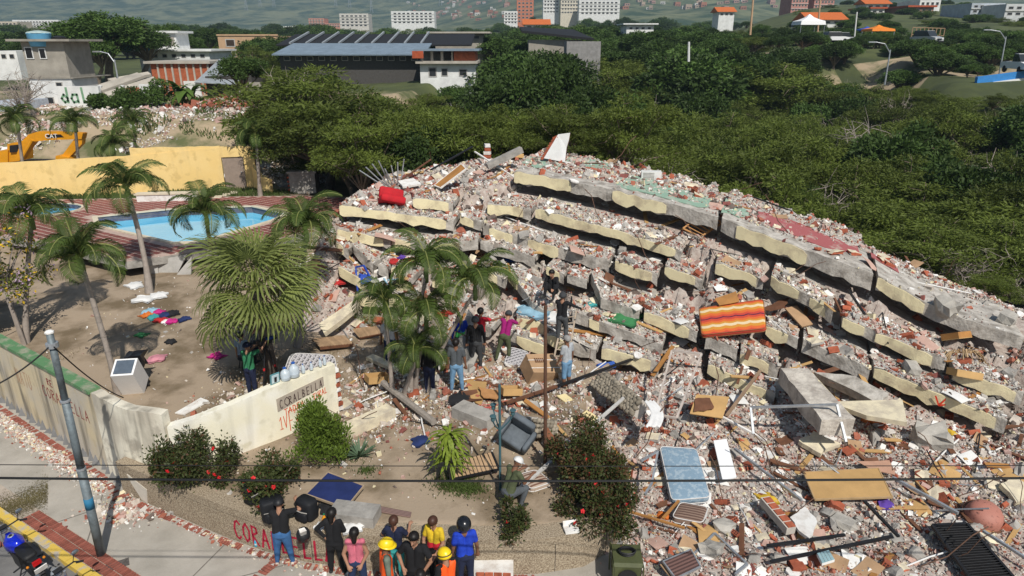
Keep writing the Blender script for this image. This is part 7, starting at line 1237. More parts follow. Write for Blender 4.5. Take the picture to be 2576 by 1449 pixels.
# ---------------- vehicles and machines
def wheel(root, c, r, w, axis, spokes=5):
    Rm = Vector((0, 0, 1)).rotation_difference(Vector(axis)).to_matrix(); g = part('wheel', MB().lathe(c, [(r*.62, -w*.4), (r*.9, -w*.5), (r, -w*.25), (r, w*.25), (r*.9, w*.5), (r*.62, w*.4)], 20, 0, Rm), mat('tyre', (.02, .02, .02), .85), root, True); part('rim', MB().lathe(c, [(r*.1, -w*.3), (r*.6, -w*.25), (r*.66, -w*.1), (r*.66, w*.1), (r*.6, w*.25), (r*.1, w*.3)], 16, 0, Rm), mat('rim_metal', (.35, .36, .38), .4, .2, metal=.6), g); return g
def motorcycle(label, A, B):
    f = (B-A); f.z = 0; rz = math.atan2(f.y, f.x); t = thing('motorcycle', label, 'motorcycle', ((A.x+B.x)/2, (A.y+B.y)/2, 0), rz); t.rotation_euler = (R(-7), 0, rz); MBlu = mat('blue_lacquer', (.005, .02, .50), .2, .1, spec=.6); MK = mat('engine_dark', (.03, .03, .032), .5, .4, 12, metal=.4)
    for x in (-.65, .68): wheel(t, (x, 0, .3), .3, .11, (0, 1, 0))
    part('tank', MB().loft([[V3(x, s*w, z) for s, z in ((-1, .72), (-.9, .85), (-.35, .96), (.35, .96), (.9, .85), (1, .72))] for x, w in ((-.12, .1), (.0, .15), (.15, .19), (.3, .18), (.4, .1))]), MBlu, t, True); part('tank_badge', MB().lathe((.22, 0, .965), [(.065, 0), (.06, .008)], 14), M_steel, t); part('fuel_cap', MB().lathe((.22, 0, .972), [(.035, 0), (.03, .014)], 12), M_dark, t)
    part('seat', cush(-.68, -.1, -.13, .13, .78, .88, .06), mat('seat_vinyl', (.015, .015, .016), .6), t, True); part('engine', MB().box((.05, 0, .45), (.42, .28, .34), None, 0, .12), MK, t); part('frame_tube', MB().tube([(.55, 0, .85), (.1, 0, .72), (-.3, 0, .7), (-.75, 0, .78)], .03, 6), M_dark, t); part('swing_arm', MB().bar((-.1, .1, .4), (-.65, .1, .3), .05, .05), MK, t)
    part('tail_fairing', MB().loft([[V3(-.6, s*.1, z) for s, z in ((-1, .72), (-1, .8), (1, .8), (1, .72))], [V3(-.86, s*.06, z) for s, z in ((-1, .8), (-1, .86), (1, .86), (1, .8))]]), M_dark, t); part('tail_light', MB().box((-.9, 0, .80), (.06, .16, .09), None, 0, .1), mat('red_lens', (.45, .01, .01), .25), t); part('number_plate', MB().box((-.98, 0, .66), (.02, .24, .15), rotm(0, 0, -.35)), M_white, t); part('rear_mudguard', MB().tube([(-.5, 0, .64), (-.75, 0, .64), (-.95, 0, .5)], .07, 6, flat=.3), M_dark, t)
    part('fork', MB().tube([(.72, .09, .3), (.55, .09, .95)], .025, 7), M_steel, t); part('fork', MB().tube([(.72, -.09, .3), (.55, -.09, .95)], .025, 7), M_steel, t); hb = part('handlebar', MB().tube([(.35, .38, 1.06), (.48, .28, 1.06), (.55, 0, 1.0), (.48, -.28, 1.06), (.35, -.38, 1.06)], .016, 7), M_dark, t)
    for s in (-1, 1): part('grip', MB().tube([(.42, s*.3, 1.06), (.33, s*.4, 1.06)], .024, 7), M_dark, hb); part('mirror', MB().sph((.44, s*.36, 1.28), (.03, .075, .05), 10, 6), mat('mirror', (.3, .34, .36), .15, .1, metal=.8), hb); part('mirror_stalk', MB().tube([(.47, s*.26, 1.06), (.45, s*.33, 1.25)], .008, 5), M_dark, hb); part('indicator', MB().sph((-.82, s*.16, .76), .03), mat('amber', (.6, .2, .01), .3), t); part('foot_peg', MB().tube([(-.1, s*.12, .35), (-.12, s*.3, .34)], .018, 6), M_dark, t)
    part('headlight', MB().sph((.68, 0, .92), (.1, .12, .1), 12, 7), M_steel, t, True); part('instrument', MB().box((.56, 0, 1.05), (.1, .16, .06), rotm(0, 0, .4), 0, .1), M_dark, t); part('front_mudguard', MB().tube([(.45, 0, .56), (.68, 0, .64), (.92, 0, .5)], .06, 6, flat=.3), MBlu, t); part('exhaust', MB().tube([(.1, -.14, .3), (-.3, -.17, .27), (-.85, -.2, .38)], [.025, .035, .05], 8), M_steel, t); part('side_stand', MB().tube([(-.05, .12, .3), (-.1, .3, .0)], .014, 5), M_dark, t)
    return t
A_, B_ = atz(100, 1420, .55), atz(26, 1340, .75); mo = motorcycle('blue motorcycle with a white plate parked at the yellow kerb', A_, B_); m2 = copy_tree(mo); m2.location = mo.location+(A_-B_).normalized()*Vector((1, 1, 0))*2.3+Vector((.14, .0, 0)); m2['label'] = 'second motorcycle at the bottom edge, only mirror and handlebar showing'
for o_ in (mo, m2): o_['group'] = 'motorcycles parked at the kerb'
p = atz(1572, 1462, .08); t = thing('generator', 'olive green generator with a coiled hose on the pavement beside the rubble', 'generator', p, rz=-.05); MO = mat('olive_enamel', (.085, .095, .04), .55, .35, 3); part('housing', MB().box((0, 0, .42), (.56, .62, .5), None, 0, .02), MO, t); part('hood', MB().loft([[V3(x, -.33, .67), V3(x, -.28, .74), V3(x, .28, .74), V3(x, .33, .67)] for x in (-.3, .3)]), MO, t); part('fan_guard', MB().lathe((0, -.315, .42), [(.05, 0), (.18, 0), (.2, .03)], 16, 0, rotm(0, math.pi/2)), M_dark, t)
for i in range(6): part('louvre', MB().bx(-.2, .2, -.325, -.312, .2+i*.02*2, .215+i*.04), M_dark, t)
part('hose_coil', MB().tube([(.15*math.cos(a)*(1+.03*(a/3)), .12*math.sin(a), .76+.012*a/3) for a in np.linspace(0, 18.8, 60)], .018, 6), M_dark, t)
for x in (-.31, .31): part('frame_tube', MB().tube([(x, -.34, 0), (x, -.36, .7), (x, .36, .7), (x, .34, 0)], .018, 6), MO, t)
# excavator behind the yellow wall
YE = 46.; q = lambda x, y, Y_=YE: aty(x, y, Y_); c0 = q(60, 400); t = thing('excavator', 'yellow excavator with arched boom working behind the yellow wall', 'excavator', (c0.x, YE, gz(c0.x, YE))); MY = mat('excavator_yellow', (.70, .30, .012), .5, .2, 2)
def slab2(name, pts, w, m, Y_=YE, root=None): o = part(name, MB().plate([q(x, y, Y_-w/2) for x, y in pts], (0, -1, 0), w), m, root or t, world=True); return o
bo = slab2('boom', [(38, 400), (52, 402), (72, 372), (86, 356), (130, 352), (205, 350), (208, 336), (150, 330), (95, 331), (72, 338), (52, 358)], .55, MY); slab2('stick', [(185, 352), (208, 334), (206, 362), (165, 405), (148, 402)], .4, MY); slab2('bucket', [(140, 392), (172, 396), (178, 408), (165, 420), (138, 418)], .9, MY); slab2('cab', [(18, 362), (48, 358), (50, 405), (18, 408)], 1.4, MY, YE+.9); slab2('cab_window', [(24, 366), (44, 364), (44, 382), (24, 384)], .1, M_dark, YE+.1); slab2('counterweight', [(-30, 385), (20, 378), (20, 412), (-30, 415)], 1.8, MY, YE+1)
part('hydraulic_ram', MB().tube([q(55, 398, YE-.5), q(82, 352, YE-.5)], .11, 8), MY, t, world=True); part('ram_rod', MB().tube([q(95, 333, YE-.1), q(185, 330, YE-.1)], .07, 8), M_steel, t, world=True)
for s in (0, 1): part('track', MB().box((-1.2, .6+s*2.2, .5), (3.6, .6, .95), None, 0, .05), M_dark, t)
pl = part('door_panel', MB().plate([q(119, 347, YE-.30), q(160, 345, YE-.30), q(152, 338, YE-.30), q(118, 339, YE-.30)], (0, -1, 0), .02), M_dark, t, world=True); fm = fontmesh('CAT', .42, .01); fm.materials.append(M_white); o = obj('maker_lettering', fm, t); o.location = q(129, 343, YE-.34)-Vector(t.location); o.rotation_euler = (math.pi/2, 0, 0)
# rubble on the bank behind the wall
n = 16000; xs = rng.uniform(-42, -13, n); ys = rng.uniform(45, 62, n); zz = ground_h(xs, ys)[0]; k = vnoise(xs, ys, 4.)+.6*vnoise(xs, ys, 1.2) > -.08; xs, ys, zz = xs[k], ys[k], zz[k]; C0 = np.stack([xs, ys, zz+.05], -1); S = np.clip(.05*(rng.pareto(2.4, len(C0))+1), .04, .4)[:, None]*rng.uniform(.4, 1.5, (len(C0), 3)); V, Fq, MI = chunks(C0, S, rng.choice([3, 3, 3, 4, 5, 5, 2, 2, 7], len(C0))); obj('bank_rubble', fast_mesh('bank_rubble', V, Fq, PAL, MI), kind='stuff', label='white and pink rubble tipped down the earth bank')
n = 2600; u = rng.random(n); cx_ = aty(565, 272, 59.5); C0 = np.stack([cx_.x+rng.normal(0, 2.6, n), 59.5+rng.normal(0, 1., n), np.zeros(n)], -1); C0[:, 2] = ground_h(C0[:, 0], C0[:, 1])[0]+.9*np.exp(-((C0[:, 0]-cx_.x)/2.6)**2)*rng.random(n); V, Fq, MI = chunks(C0, np.clip(.1*(rng.pareto(2.4, n)+1), .08, .5)[:, None]*rng.uniform(.5, 1.5, (n, 3)), rng.choice([0, 0, 0, 2, 5], n)); obj('orange_rubble', fast_mesh('orange_rubble', V, Fq, PAL, MI), kind='stuff', label='heap of orange broken brick below the corrugated shed')
# ---------------- houses on the plateau
def colm(name, c, v=.25): return mat('paint_'+name, c, .9, v, .8, .1)
def box_px(x0, x1, y0, y1, Y_): a, b = aty(x0, y1, Y_), aty(x1, y0, Y_); return a.x, b.x, a.z, b.z
def house(name, label, cat, x0, x1, y0, y1, Y_, depth, wall, wins=(), roof=None, rh=.25, over=.3, floors=(), skirt=6., winm=None, rz=0., parapet=0):
    """a block whose front fills the picture rectangle at distance Y_; wins are (x0,x1,y0,y1) in fractions of that front, each a recessed window with a pane"""
    X0, X1, Z0, Z1 = box_px(x0, x1, y0, y1, Y_); w, h = X1-X0, Z1-Z0; t = thing(name, label, cat, (X0, Y_, Z0), rz); part('wall', MB().bx(0, w, 0, depth, -skirt, h), wall, t); wm = winm or mat('window_dark', (.035, .038, .042), .3, .3)
    for a, b, c, d in wins:
        f = part('window', MB().bx(a*w, b*w, -.05, .02, c*h, d*h), mat('window_frame', (.45, .43, .4), .8), t); g = min(.12*(b-a)*w, .12*(d-c)*h); part('pane', MB().bx(a*w+g, b*w-g, -.07, -.03, c*h+g, d*h-g), wm, f)
    for z in floors: part('floor_band', MB().bx(-.12*over, w+.12*over, -.25, .0, z*h-.1, z*h+.1), colm('band', (.55, .54, .5)), t)
    if roof: part('roof', MB().bx(-over, w+over, -over, depth+over, h, h+rh), roof, t)
    return t, w, h
def grid(nx_, nz_, mx=.04, mz=.06, fx=.62, fz=.5): return [((i+.5-fx/2)/nx_*(1-2*mx)+mx, (i+.5+fx/2)/nx_*(1-2*mx)+mx, (j+.5-fz/2)/nz_*(1-2*mz)+mz, (j+.5+fz/2)/nz_*(1-2*mz)+mz) for j in range(nz_) for i in range(nx_)]
M_wr = colm('white', (.74, .74, .72)); M_gr_ = colm('greyrender', (.36, .33, .28), .35); M_tan = colm('tan', (.50, .33, .2), .2); M_sh = mat('sheet_steel', (.42, .45, .47), .5, .3, 2, metal=.3); M_brw = mat('hollow_brick_wall', (.42, .12, .055), .9, .35, 3, .3); M_blk = mat('black_roof', (.02, .02, .022), .7, .3); M_redr = mat('red_roof', (.42, .09, .035), .85, .3, 2); M_blr = mat('blue_grey_roof', (.20, .26, .32), .6, .25, 1); M_slr = colm('slabroof', (.45, .41, .35), .3)
t, w, h = house('rooftop_house', 'two storey house, grey above and white below, with water tanks on its roof', 'house', 86, 178, 196, 262, 63, 4, M_wr, [(.62, .78, .45, .85), (.3, .5, .0, .28)], skirt=2); up = MB().bx(.0, w-.1, .1, 4, h+.02, h+3.05); part('upper_wall', up, M_gr_, t)
for a in ((.06, .24, 2.0, 2.6), (.38, .54, 2.0, 2.5)): f = part('window', MB().bx(a[0]*w, a[1]*w, .03, .12, h+a[2]-.4, h+a[3]), M_wr, t); part('pane', MB().bx(a[0]*w+.08, a[1]*w-.08, .01, .06, h+a[2]-.32, h+a[3]-.08), M_dark, f)
part('roof_slab', MB().bx(-.8, w+.9, -.6, 4.6, h+3.06, h+3.25), M_gr_, t); part('floor_slab', MB().bx(-.15, w+.25, -.15, 6, h-.05, h+.01), M_gr_, t)
def tank(label, px, py, Y_, r, hh, m, lid): 
    p = aty(px, py, Y_); t = thing('water_tank', label, 'water tank', p); part('barrel', MB().lathe((0, 0, 0), [(r*.85, 0), (r*.9, hh*.3), (r*.93, hh*.33), (r*.95, hh*.6), (r*.98, hh*.63), (r, hh*.95), (r*1.04, hh)], 16), m, t, True); part('lid', MB().lathe((0, 0, hh), [(r*1.05, 0), (r*.9, hh*.1), (r*.3, hh*.2), (.05, hh*.21)], 16), lid, t)
M_btank = mat('tank_blue', (.05, .25, .55), .5, .1); tank('large light blue water tank on the flat roof of the tall house', 104, 117, 63.5, .95, 1.1, mat('tank_sky', (.14, .42, .66), .5, .1), mat('tank_lid', (.4, .5, .48), .7)); tank('black water tank on the flat roof of the tall house', 153, 117, 64, .55, .75, M_dark, M_dark)
for px, py, lab in ((318, 127, 'blue water tank left of the white roof pavilion'), (358, 124, 'blue water tank behind the white roof pavilion'), (368, 127, 'small blue tank at the foot of the white roof pavilion')): tank(lab, px, py, 98, .95, 1., M_btank, M_btank)
t, w, h = house('painted_wall', 'white broken wall with large faded green lettering on the bank', 'wall', 148, 246, 217, 262, 61.5, .3, M_wr, skirt=1.5); lt = lettering('dalo', lambda u, v: (Vector((.3+u, -.005, .15+v)), Vector((0, -1, 0))), 1.1, .75, .2, .15); part('painted_letters', lt, mat('faded_green', (.20, .36, .22), .9, .3), t)
t, w, h = house('painted_wall', 'smaller white wall scrap with black lettering behind the shrubs', 'wall', 355, 405, 212, 248, 61.5, .3, M_wr, skirt=1.5); part('painted_letters', lettering('ado', lambda u, v: (Vector((.4+u, -.005, .6+v)), Vector((0, -1, 0))), .6, .4, .09, .2), M_dark, t)
t = thing('collapsed_house', 'flattened house with long grey roof panels tilted down to one side', 'house', tuple(aty(250, 255, 64)))
for pts, Ys_ in (([(248, 212), (345, 182), (362, 190), (255, 228)], (64, 67, 66, 63)), ([(262, 232), (385, 192), (398, 202), (270, 245)], (63, 66.5, 66, 62.5)), ([(270, 198), (372, 180), (380, 186), (285, 205)], (67, 70, 70, 67))): part('roof_panel', MB().plate([aty(*p_, y_) for p_, y_ in zip(pts, Ys_)], (0, -.3, 1), .25), M_slr, t, world=True)
for px in (252, 308, 360): part('post', MB().bar(aty(px, 262, 63.5), aty(px, 215, 63.5), .3, .3), M_wr, t, world=True)
part('brick_infill', MB().plate([aty(314, 222, 64), aty(358, 220, 64), aty(358, 245, 64), aty(314, 247, 64)], (0, -1, 0), .2), M_brw, t, world=True)
t, w, h = house('brick_shed', 'long shed of bare red brick with concrete pilasters', 'shed', 405, 522, 160, 215, 74, 6, M_brw, roof=M_slr, over=.4, skirt=1.5)
for i in range(8): part('pilaster', MB().bx(w*i/7-.09, w*i/7+.09, -.1, .0, -1, h), M_slr, t)
t, w, h = house('brick_hut', 'small brick hut with tan flat roof left of the long brick shed', 'hut', 383, 425, 160, 190, 78, 4, M_brw, [(.4, .65, .2, .8)], roof=M_slr, over=.5)
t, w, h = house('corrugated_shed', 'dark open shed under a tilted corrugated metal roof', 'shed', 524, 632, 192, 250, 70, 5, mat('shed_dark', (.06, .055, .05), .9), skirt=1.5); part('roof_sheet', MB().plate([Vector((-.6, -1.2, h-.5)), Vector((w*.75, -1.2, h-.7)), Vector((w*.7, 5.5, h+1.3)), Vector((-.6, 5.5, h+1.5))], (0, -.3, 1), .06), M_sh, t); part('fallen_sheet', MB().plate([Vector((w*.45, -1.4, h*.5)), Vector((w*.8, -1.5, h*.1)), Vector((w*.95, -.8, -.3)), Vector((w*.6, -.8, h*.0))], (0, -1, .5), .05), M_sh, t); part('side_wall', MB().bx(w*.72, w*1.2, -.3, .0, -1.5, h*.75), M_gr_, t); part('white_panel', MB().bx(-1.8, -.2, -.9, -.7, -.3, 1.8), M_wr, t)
t, w, h = house('white_building', 'low white flat roofed building with a pierced roof pavilion', 'building', 352, 525, 129, 152, 100, 8, M_wr, grid(7, 1, .03, .1, .5, .5), roof=M_wr, over=.6, skirt=4); pv_ = part('pavilion', MB().bx(w*.2, w*.47, 2, 6, h+.25, h+2.4), M_wr, t); part('pavilion_roof', MB().bx(w*.14, w*.53, 1.5, 6.5, h+2.4, h+2.7), M_wr, pv_); part('screen', MB().bx(w*.27, w*.44, 1.94, 1.99, h+.7, h+1.9), M_gr_, pv_)
t, w, h = house('tan_building', 'unfinished tan two storey block with empty window openings', 'building', 556, 698, 90, 156, 128, 9, M_tan, [(.12, .28, .58, .88), (.62, .97, .55, .85), (.12, .2, .02, .42), (.05, .08, .1, .3), (.2, .27, .2, .42)], winm=mat('void_dark', (.05, .035, .025), .9), skirt=4); part('stair_bay', MB().bx(w*.39, w*.6, -.12, .0, .1*h, .72*h), mat('void_dark', (.05, .035, .025)), t)
for i in range(3): part('scaffold_pole', MB().bar((w*(.41+.07*i), -.3, 0), (w*(.41+.07*i), -.3, h*.8), .1, .1), M_tan, t)
part('parapet', MB().bx(-.1, w+.1, -.15, .1, h, h+.25), M_tan, t)
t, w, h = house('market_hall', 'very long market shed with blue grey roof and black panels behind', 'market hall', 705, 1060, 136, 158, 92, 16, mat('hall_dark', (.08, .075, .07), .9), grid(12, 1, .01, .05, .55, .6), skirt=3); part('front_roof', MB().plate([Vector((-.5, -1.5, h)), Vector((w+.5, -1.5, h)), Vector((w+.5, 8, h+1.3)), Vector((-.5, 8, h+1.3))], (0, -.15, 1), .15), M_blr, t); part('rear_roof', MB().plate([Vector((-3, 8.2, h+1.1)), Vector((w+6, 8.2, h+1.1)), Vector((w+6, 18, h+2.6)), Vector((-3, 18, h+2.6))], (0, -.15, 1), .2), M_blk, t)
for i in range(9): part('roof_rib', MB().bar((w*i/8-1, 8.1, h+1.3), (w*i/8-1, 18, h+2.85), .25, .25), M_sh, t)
t, w, h = house('brick_house', 'damaged two storey house with one red brick upper room and open rooms', 'house', 1058, 1196, 160, 205, 84, 6, M_wr, [(.15, .3, .25, .8), (.38, .5, .3, .75), (.7, .85, .3, .7)], skirt=3); part('floor_slab', MB().bx(-.4, w+.3, -.8, 6, h+.01, h+.3), M_slr, t)
uh = aty(1100, 128, 84).z-aty(1100, 160, 84).z; part('brick_wall', MB().bx(w*.6, w, -.05, 6, h+.31, h+uh), M_brw, t); part('rear_wall', MB().bx(0, w*.6, 4, 6, h+.31, h+uh), M_gr_, t)
for x in (.02, .2, .38, .57): part('column', MB().bx(w*x, w*x+.3, -.05, .3, h+.31, h+uh), M_slr, t)
part('roof', MB().bx(-.6, w+.5, -1, 6.5, h+uh, h+uh+.2), M_blr, t); part('red_fascia', MB().bx(-.7, .6, -1.1, -1.01, h+uh-.8, h+uh), M_redr, t)
t, w, h = house('block_building', 'roofless grey concrete block storey behind the tall tree', 'building', 1425, 1512, 104, 142, 92, 5, mat('block_grey', (.28, .27, .26), .95, .3, 2, .3), skirt=4); t, w, h = house('tar_roof_building', 'flat building with a wide black tarred roof on posts', 'building', 1330, 1465, 100, 108, 100, 8, M_gr_, roof=None); part('roof', MB().plate([Vector((-1, -1, 1.6)), Vector((w+1.5, -1, .6)), Vector((w-.5, 9, 1.9)), Vector((-1.2, 9, 2.3))], (0, -.1, 1), .3), M_blk, t)
house('pergola_house', 'low house with a slim flat roof above the market shed', 'house', 1095, 1215, 84, 104, 115, 6, M_gr_, grid(5, 1), roof=M_slr, over=1.2); house('white_villa', 'white villa half hidden by trees right of the tar roof', 'house', 1575, 1645, 62, 92, 150, 8, M_wr, grid(4, 2, .05, .1, .5, .45), roof=M_wr, over=.8, skirt=5); house('white_house', 'white house at the left edge behind the leafless tree', 'house', -20, 40, 128, 155, 80, 6, M_wr, grid(3, 1), skirt=2)
house('rubble_house', 'broken white house front low at the left edge', 'house', -20, 42, 256, 300, 58, 4, mat('white_bluish', (.5, .55, .62), .9, .3), [(.5, .8, .2, .7)], skirt=2)
# far blocks and towers
FARB = [('apartment_block', 'bright white slab block with rows of windows far left', 38, 146, 50, 84, 480, M_wr, (14, 5)), ('apartment_block', 'beige stepped block at the far left edge', -10, 42, 54, 88, 460, colm('beige', (.55, .48, .38)), (6, 4)), ('pink_block', 'small pink block left of the grey flats', 778, 815, 46, 70, 620, colm('pink', (.50, .24, .18)), (5, 4)), ('pink_block', 'low pink annex beside the small pink block', 815, 855, 59, 70, 620, colm('pink', (.5, .24, .18)), (6, 2)), ('apartment_block', 'pale grey flats with balconies in the distance', 856, 926, 34, 70, 560, colm('palegrey', (.60, .57, .52)), (6, 4)), ('apartment_block', 'long white terraced block in the distance', 985, 1092, 28, 62, 560, M_wr, (9, 4)), ('white_block', 'low white houses between pink block and tan building', 682, 752, 66, 80, 520, M_wr, (8, 1)), ('orange_tower', 'tall orange brick tower cut by the top of the picture', 1300, 1343, -40, 64, 520, colm('orangebrick', (.50, .18, .10)), (4, 10)), ('white_block', 'small white flats left of the orange tower', 1268, 1302, 28, 62, 500, M_wr, (4, 4)), ('white_tower', 'left of the twin white towers with dark balconies', 1366, 1408, -40, 38, 600, M_wr, (5, 8)), ('white_tower', 'right of the twin white towers, cream edged', 1410, 1458, -40, 40, 590, colm('creamt', (.66, .60, .48)), (6, 8)), ('white_block', 'wide white office block with long window bands', 1456, 1560, 0, 40, 570, M_wr, (9, 4)), ('pink_tower', 'pink apartment tower with pale stripes at top right', 1988, 2040, -40, 34, 330, colm('rose', (.48, .23, .19)), (5, 6)), ('pink_tower', 'second pink apartment tower with balconies at top right', 2044, 2106, -40, 38, 340, colm('rose', (.48, .23, .19)), (6, 6)), ('white_house', 'white gabled house below the pink towers', 2188, 2226, 22, 46, 230, M_wr, (2, 2)), ('brown_house', 'brown house with a red flat roof at top right', 2282, 2350, 18, 44, 220, colm('brownh', (.30, .18, .14)), (4, 2)), ('white_house', 'white modern house above the brown house', 2312, 2368, 0, 18, 240, M_wr, (4, 1)), ('grey_house', 'pale blue grey stepped house at the top right corner', 2440, 2530, 8, 36, 200, colm('bluegrey', (.42, .46, .50)), (5, 2)), ('grey_house', 'white grey house cut by the right edge', 2525, 2600, 10, 44, 190, colm('lightg', (.55, .56, .56)), (3, 2))]
for nm, lab, x0, x1, y0, y1, Y_, m_, (a, b) in FARB: t, w, h = house(nm, lab, 'house' if 'house' in nm else 'building', x0, x1, y0, y1, Y_, 14, m_, grid(a, b), roof=M_redr if 'brown' in nm or 'gabled' in lab else None, rh=.5, over=.6, skirt=14, floors=[i/b for i in range(1, b)] if b < 9 else ())
for px, py, Y_, w_, lab in ((2035, 50, 170, 90, 'orange tiled roof house below the pink towers'), (1808, 30, 260, 40, 'small white house with red roof in the trees'), (2178, 10, 260, 60, 'red roofed house at the top edge'), (1320, 62, 240, 60, 'long red roofed house behind the tall tree')):
    t, w, h = house('tiled_house', lab, 'house', px, px+w_, py, py+12, Y_, 8, M_wr, grid(3, 1)); part('tiled_roof', MB().loft([[V3(x, -.8, h), V3(x, 4, h+1.8), V3(x, 8.8, h)] for x in (-.8, w+.8)]), mat('orange_tiles', (.55, .14, .035), .85, .25, 3), t)
# hillside houses, each its own
hm_ = [colm('hut_red', (.36, .15, .09)), colm('hut_white', (.6, .58, .54)), colm('hut_tan', (.42, .32, .24)), colm('hut_pink', (.42, .25, .2))]
def mountain_h(x, y): 
    a = sstep(1250, 3400, y)*330*(1+.35*vnoise(x, y, 900)+.22*vnoise(x, y, 330)+.12*vnoise(x, y, 120)); b = sstep(620, 1350, y-.12*x)*sstep(-330, 250, x)*95*(1+.6*vnoise(x+50, y, 300)+.3*vnoise(x, y, 110)); return a+b+8+6*vnoise(x, y, 60)
mx = np.concatenate([np.arange(-3600, -900, 60), np.arange(-900, 1400, 22), np.arange(1400, 4200, 60)]); my = np.concatenate([np.arange(560, 1600, 22), np.arange(1600, 4200, 55)]); MX, MY_ = np.meshgrid(mx, my); MZ = mountain_h(MX, MY_); MZ[0, :] = -3; MZ[-1, :] = -3; a_, b_ = len(mx), len(my); ii = np.arange(a_*b_).reshape(b_, a_); MFc = np.stack([ii[:-1, :-1], ii[:-1, 1:], ii[1:, 1:], ii[1:, :-1]], -1).reshape(-1, 4)
M_mtn = mat('forested_slope', (.15, .16, .08), .95, 0, .02, 0, col2=(.025, .05, .02), thr=(.40, .60), detail=14); mt_ = obj('mountain', fast_mesh('mountain', np.stack([MX, MY_, MZ], -1).reshape(-1, 3), MFc, [M_mtn], None, True), kind='structure')
MBV = BVHTree.FromPolygons([tuple(v) for v in np.stack([MX, MY_, MZ], -1).reshape(-1, 3)], [tuple(f) for f in MFc])
for i in range(110):
    px = random.choice([random.gauss(1220, 70), random.gauss(1130, 60), random.uniform(1000, 2000), random.uniform(1560, 2000)]); py = random.uniform(4, 52) if px < 1340 else random.uniform(2, 24); hh = MBV.ray_cast(Vector((0, 0, CAM_H)), ray(px, py).normalized())[0]
    if hh is None: continue
    s = random.uniform(5, 10); t = thing('hillside_house', 'small brick or plastered house on the far hillside above the towers', 'house', hh-Vector((0, 0, 1)), random.uniform(-.4, .4), 'hillside houses'); part('wall', MB().bx(-s/2, s/2, -s/2, s/2, -2, random.choice([4, 5, 7])), random.choice(hm_), t); part('window', MB().bx(-s*.3, -s*.05, -s/2-.06, -s/2, 1.4, 2.8), M_dark, t); part('window', MB().bx(s*.1, s*.35, -s/2-.06, -s/2, 1.4, 2.8), M_dark, t)
for px in (655, 690, 845, 620, 1108, 880, 935): 
    hh = MBV.ray_cast(Vector((0, 0, CAM_H)), ray(px, random.uniform(14, 34)).normalized())[0]
    if hh is None: continue
    t = thing('pylon', 'faint lattice power pylon on the mountain side', 'pylon', hh, 0, 'power pylons'); m_ = MB()
    for sx in (-1, 1):
        for sy in (-1, 1): m_.bar((sx*3.5, sy*3.5, -1), (sx*.5, sy*.5, 34), .45, .45)
    for z in (8, 16, 24): m_.bar((-3.5*(1-z/40), -3.5*(1-z/40), z), (3.5*(1-z/40), -3.5*(1-z/40), z), .4, .4)
    part('lattice', m_, M_sh, t); part('cross_arm', MB().bar((-6, 0, 29), (6, 0, 29), .5, .5), M_sh, t)
# street things on the right hillside
def tent(label, px, py, Y_, w, h, c):
    p = aty(px, py, Y_); t = thing('tent', label, 'tent', (p.x, Y_, p.z)); m_ = MB(); rg = []
    for z, s in ((0, 1), (.35, .95), (.5, .6), (.7, .28), (1, .03)): rg.append([V3(sx*w/2*s, sy*w/2*s, h*.45+z*h*.55) for sx, sy in ((-1, -1), (1, -1), (1, 1), (-1, 1))])
    part('canopy', m_.loft(rg), c, t)
    for sx in (-1, 1):
        for sy in (-1, 1): part('pole', MB().bar((sx*w*.47, sy*w*.47, -2.5), (sx*w*.47, sy*w*.47, h*.47), .08, .08), M_steel, t)
tent('white peaked marquee on the right hillside', 2030, 85, 135, 4.6, 3.4, mat('tent_white', (.8, .8, .8), .7, .05)); tent('small orange market tent beside the road', 2206, 92, 125, 4., 1.9, mat('tent_orange', (.75, .22, .02), .7, .1)); tent('small blue market tent left of the orange one', 2178, 88, 135, 3., 1.5, mat('tent_blue', (.02, .08, .4), .7, .1))
def car(label, px, py, Y_, L_, c, rz, pick=False, hh=1.7):
    p = aty(px, py, Y_); t = thing('car' if not pick else 'pickup_truck', label, 'car' if not pick else 'pickup', (p.x, Y_, p.z), rz); w = .95; body = [(-L_/2, .45), (-L_/2, hh*.55), (-L_*.3, hh*.6), (L_*.3, hh*.6), (L_/2, hh*.5), (L_/2, .4)]
    part('body', MB().loft([[V3(x, s*w, z) for x, z in body] for s in (-1, 1)]), c, t); cab = [(-L_*.42 if not pick else -L_*.08, hh*.59), (-L_*.36 if not pick else -L_*.05, hh), (L_*.12, hh), (L_*.26, hh*.6)]; g = part('cabin', MB().loft([[V3(x, s*w*.88, z) for x, z in cab] for s in (-1, 1)]), mat('car_glass', (.03, .035, .04), .1, .1, spec=.6), t); part('roof_panel', MB().bx(cab[1][0], cab[2][0], -w*.86, w*.86, hh, hh+.05), c, g)
    for x in (-L_*.3, L_*.3):
        for s in (-1, 1): wheel(t, (x, s*w*.92, .36), .36, .22, (0, 1, 0))
    for s in (-1, 1): part('headlight', MB().box((L_/2+.01, s*w*.7, hh*.45), (.05, .3, .16)), M_white, t)
    part('bumper', MB().box((L_/2+.06, 0, .45), (.14, w*1.9, .2)), M_dark, t); part('grille', MB().box((L_/2+.02, 0, .75), (.06, w*1.0, .22)), M_dark, t); return t
cw = mat('car_white', (.75, .75, .75), .3, .05, spec=.5); car('white car parked at the roadside below the tents', 2098, 108, 120, 4.3, cw, .1); car('silver car partly hidden by the white car', 2118, 109, 122, 4.1, mat('car_silver', (.4, .41, .42), .3, .1, spec=.5), .2); car('silver van parked by the fence on the hillside', 2328, 112, 112, 4.4, mat('car_silver', (.4, .41, .42)), -1.2, hh=2.); car('white pickup with black grille at the right edge above the blue barrier', 2566, 183, 76, 5.2, cw, -1.75, True, 1.9)
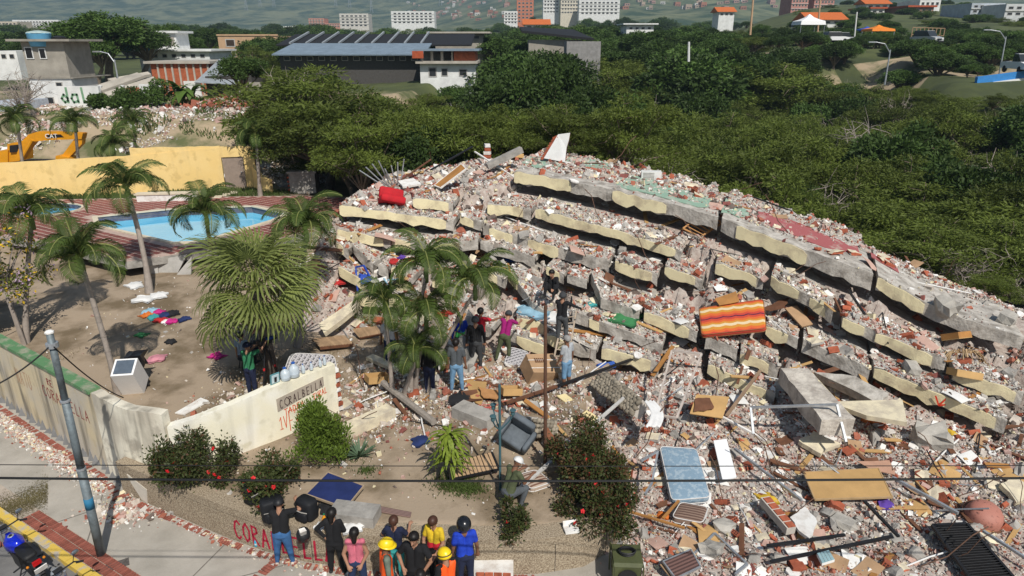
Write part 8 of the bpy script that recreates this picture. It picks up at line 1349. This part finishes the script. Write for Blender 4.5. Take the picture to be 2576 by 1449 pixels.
p0, p1 = aty(2455, 205, 73), aty(2600, 186, 75); t = thing('road_barrier', 'blue and white concrete road barrier at the right edge', 'barrier', tuple(p0)); part('blue_band', MB().bar(p0+Vector((0, 0, .1)), p1+Vector((0, 0, .1)), .3, .7), mat('barrier_blue', (.04, .22, .55), .7, .2), t, world=True); part('white_base', MB().bar(p0-Vector((0, .1, .6)), p1-Vector((0, .1, .6)), .4, .7), M_wr, t, world=True)
p0, p1 = aty(2290, 105, 118), aty(2370, 108, 116); t = thing('fence', 'open metal frame fence beside the silver van', 'fence', tuple(p0))
for i in range(9): a = p0.lerp(p1, i/8); part('post', MB().bar(a-Vector((0, 0, .5)), a+Vector((0, 0, 2.2)), .1, .1), M_tan, t, world=True)
for z in (0, 1.1, 2.2): part('rail', MB().bar(p0+Vector((0, 0, z)), p1+Vector((0, 0, z)), .1, .1), M_tan, t, world=True)
def street_lamp(label, px0, py0, px1, py1, Y_, ax, r=.09):
    a, b = aty(px0, py0, Y_), aty(px1, py1, Y_); t = thing('street_lamp', label, 'street lamp', tuple(a)); part('post', MB().tube([a-Vector((0, 0, 2)), b], [r, r*.7], 8), M_steel, t, world=True); e = b+Vector((ax, 0, .7)); part('arm', MB().tube([b-Vector((0, 0, .3)), b.lerp(e, .4)+Vector((0, 0, .25)), e], r*.6, 6), M_steel, t, world=True); part('lantern', MB().box(e+Vector((math.copysign(.3, ax), 0, 0)), (.7, .2, .12)), M_steel, t, world=True)
street_lamp('curved arm street lamp at the right edge by the pickup', 2516, 185, 2531, 92, 80, -2.0); street_lamp('curved arm street lamp rising out of the thicket', 2235, 160, 2240, 125, 70, -1.6); street_lamp('curved arm street lamp behind the collapsed white wall', 294, 190, 288, 150, 66, -1.2)
for px0, py0, px1, py1, Y_, lab, m_, r_ in ((1887, 68, 1897, -30, 110, 'rusty orange telegraph mast near the top centre right', M_tan, .17), (2057, 60, 2066, -30, 140, 'rusty orange mast before the pink towers', M_tan, .17), (2148, 88, 2156, 30, 130, 'white concrete electricity pole with transformers on the hillside', M_wr, .14), (1732, 135, 1733, 105, 80, 'short pale post standing in the thicket', M_wr, .15)): solo('mast', MB().tube([aty(px0, py0+20, Y_), aty(px1, py1, Y_)], [r_, r_*.8], 7), m_, lab, 'mast')
# ---------------- haze over the whole place
hz = MB().bx(-7400, 7400, -450, 7400, -6, 560); hzm = bpy.data.materials.new('haze_air'); hzm.use_nodes = True; N = hzm.node_tree.nodes; N.remove(N['Principled BSDF']); pv = N.new('ShaderNodeVolumePrincipled'); pv.inputs['Color'].default_value = (.58, .80, 1., 1); pv.inputs['Density'].default_value = .0003; pv.inputs['Anisotropy'].default_value = .2; hzm.node_tree.links.new(pv.outputs[0], N['Material Output'].inputs['Volume'])
o = obj('haze', hz.mesh('haze', [hzm]), kind='stuff', label='thin pale haze in the air')
